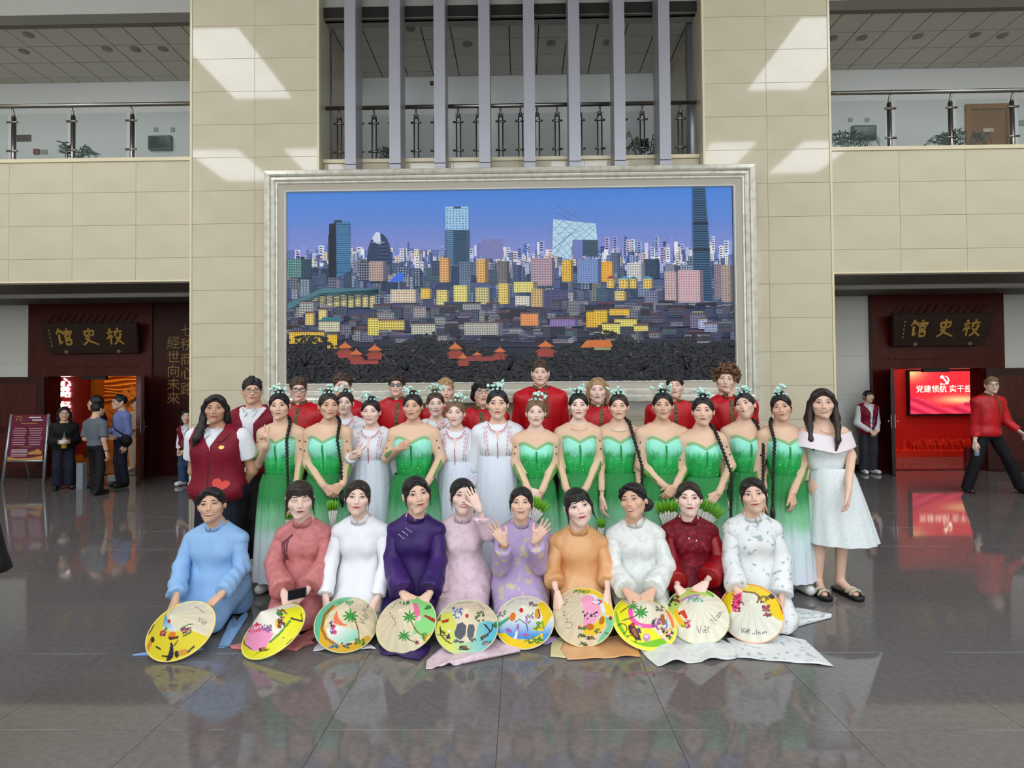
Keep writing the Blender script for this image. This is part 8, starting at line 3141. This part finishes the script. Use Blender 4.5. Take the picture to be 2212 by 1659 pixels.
def extrude(P, d, s):
    n = len(P)
    v = [(x * s, -d, z * s) for x, z in P] + [(x * s, d, z * s) for x, z in P]
    f_ = [tuple(range(n)), tuple(range(2 * n - 1, n - 1, -1))] + [(i, n + i, n + (i + 1) % n, (i + 1) % n) for i in range(n)]
    return v, f_


for k, px in enumerate((1977, 2007, 2034, 2061, 2088)):
    p = at(px, 970, 14.2)
    v, f_ = extrude(camel, 0.04, 0.36)
    o = Geo().add(v, f_, cam_m).obj('camel_figure', None, False, (p[0], 14.2, ZPL))
    tag(o, 'red camel figure on the plinth below the screen, %s from the left' % ordn[k], 'figure', 'red camel caravan in the red room')
P_ = [(-.12, 0), (.12, 0), (.06, .4), (.1, .5), (.04, .55), (.05, .68), (0, .74), (-.05, .68), (-.04, .55), (-.1, .5), (-.06, .4)]
v, f_ = extrude(P_, 0.04, 0.36)
tag(Geo().add(v, f_, cam_m).obj('camel_driver_figure', None, False, (at(1952, 970, 14.2)[0], 14.2, ZPL)), 'small red standing figure leading the camel figures', 'figure')
p = floor_pt(2096, 1003)
p = at(2096, 975, 11.9)
tag(Geo().box(-0.1, 0.1, -0.05, 0.05, 0, 0.42, M('maroon_stand', (120, 24, 36), r=0.5)).obj('floor_sign', None, False, (p[0], 11.9, 0.0)), 'low maroon floor sign in the right doorway beside the walking man', 'sign')

# ================================================================ upper gallery: plants, monitors, door
leafm = M('palm_leaf', (26, 46, 28), r=0.5, var=((44, 68, 40), 6, (1, 1, 1), 0.4, 0.7))
potm = M('clay_pot', (150, 120, 96), r=0.7)


def palm(px, py, Y, hgt, n, label, seed):
    p = at(px, py, Y)
    r = random.Random(seed)
    root = tag(empty('potted_palm', (p[0], Y, 4.6)), label, 'plant')
    top = p[2] - 4.6
    v, f_ = lathe([(0.0, 0), (0.14, 0), (0.2, 0.34), (0.17, 0.34), (0.16, 0.28), (0, 0.28)], 20)
    Geo().add(v, f_, potm).obj('pot', root, True)
    for k in range(n):
        a = r.uniform(0, 6.283)
        L = r.uniform(0.55, 1.0) * hgt
        g = Geo()
        pts = []
        for i in range(9):
            t = i / 8
            pts.append(np.array([math.cos(a) * L * 0.75 * t, math.sin(a) * L * 0.3 * t, 0.3 + (top - 0.3) * min(1, t * 1.5) * r.uniform(0.9, 1.0) * (1.12 - 0.5 * max(0, t - 0.55) ** 1.0 * r.uniform(0.6, 1.4))]))
        v, f_ = tube(pts, [0.01 * (1 - 0.08 * i) for i in range(9)], 5)
        g.add(v, f_, leafm)
        for i in range(3, 9):
            d = pts[i] - pts[i - 1]
            d /= np.linalg.norm(d)
            sd = np.cross(d, (0, 0, 1.0))
            sd /= np.linalg.norm(sd) + 1e-9
            for q_ in (0.0, 0.5):
                b = pts[i - 1] + (pts[i] - pts[i - 1]) * q_
                for s in (-1, 1):
                    e = b + sd * s * 0.16 * (1.15 - i / 12) + d * 0.1 + np.array([0, 0, -0.05])
                    m_ = (b + e) / 2 + d * 0.018
                    g.add([b, m_, e, (b + e) / 2 - d * 0.018], np.array([[0, 1, 2, 3]]), leafm)
        g.obj('frond', root)


palm(146, 312, 10.5, 0.75, 9, 'green potted palm behind the left glass railing', 1)
palm(1835, 290, 10.3, 0.7, 9, 'dark potted palm in front of the right wall monitor', 2)
palm(2062, 290, 10.4, 0.95, 12, 'wide green potted palm in front of the brown gallery door', 3)
palm(1392, 288, 10.5, 0.7, 10, 'dark potted palm behind the metal fins at the right', 4)
palm(836, 318, 10.6, 0.4, 6, 'small dark plant behind the metal fins at the left', 5)


def wall_box(name, x0, x1, y0, y1, m, label, cat, d=0.06, Y=YB):
    a, b = at(x0, y1, Y), at(x1, y0, Y)
    return tag(Geo().box(-(b[0] - a[0]) / 2, (b[0] - a[0]) / 2, -d, 0, 0, b[2] - a[2], m).obj(name, None, False, ((a[0] + b[0]) / 2, Y, a[2])), label, cat)


def monitor(x0, x1, y0, y1, label):
    o = wall_box('wall_monitor', x0, x1, y0, y1, blackm, label, 'monitor', 0.08)
    bb = o.dimensions
    w_, h_ = bb[0] / 2 - 0.03, bb[2]
    Geo().box(-w_, w_, -0.083, -0.0801, 0.03, h_ - 0.03, M('monitor_glass', (14, 18, 18), r=0.12, spec=0.3)).obj('screen', o)


bpy.context.view_layer.update()
monitor(325, 374, 296, 326, 'small black monitor on the gallery wall beside the left column')
monitor(1838, 1888, 274, 304, 'small monitor on the gallery wall right of the right column')
wall_box('wall_plaque', 36, 68, 292, 306, M('brown_plaque', (70, 40, 34), r=0.5), 'small dark brown plaque on the left gallery wall', 'plaque', 0.02)
wall_box('alarm_box', 75, 87, 323, 334, M('alarm_red', (120, 30, 34), r=0.5), 'small red alarm box low on the left gallery wall', 'box', 0.04)
wall_box('wall_socket', 91, 103, 324, 333, M('socket_grey', (150, 156, 156), r=0.5), 'small grey socket beside the red alarm box', 'socket', 0.03)
for x0, y0, w_ in ((333, 276, 'left one above the left monitor'), (369, 276, 'right one above the left monitor'), (1832, 255, 'left one above the right monitor'), (1868, 255, 'right one above the right monitor')):
    wall_box('wall_vent', x0, x0 + 9, y0, y0 + 9, MATS['socket_grey'], 'small grey square vent on the gallery wall, ' + w_, 'vent', 0.015)
wall_box('wall_switch', 2201, 2211, 260, 272, MATS['socket_grey'], 'grey switch plate right of the brown gallery door', 'switch', 0.02)
wall_box('small_sign', 929, 939, 176, 185, M('sign_brown', (96, 74, 40), r=0.5), 'tiny brown sign on the gallery wall between two metal fins', 'sign', 0.02)
dw = M('oak_door', (150, 92, 40), r=0.45, var=((126, 72, 30), 5, (6, 1, 0.5), 0.4, 0.7))
a, b = at(2085, 330, YB), at(2180, 226, YB)
dr = tag(empty('door_3', ((a[0] + b[0]) / 2, YB, 4.6)), 'brown wooden door in a wide frame on the right gallery', 'door', kind='structure')
w_, h_ = (b[0] - a[0]) / 2, b[2] - 4.6
for x0, x1, z0, z1 in ((-w_, -w_ + 0.09, 0, h_), (w_ - 0.09, w_, 0, h_), (-w_ + 0.09, w_ - 0.09, h_ - 0.1, h_)):
    Geo().box(x0, x1, -0.06, 0, z0, z1, dw).obj('door_frame', dr)
Geo().box(-w_ + 0.09, w_ - 0.09, -0.02, 0, 0, h_ - 0.1, M('oak_door_panel', (132, 78, 34), r=0.5)).obj('door_panel', dr)
Geo().box(-0.1, 0.1, -0.03, -0.02, h_ - 0.55, h_ - 0.48, M('door_plate', (200, 190, 170), r=0.4)).obj('number_plate', dr)
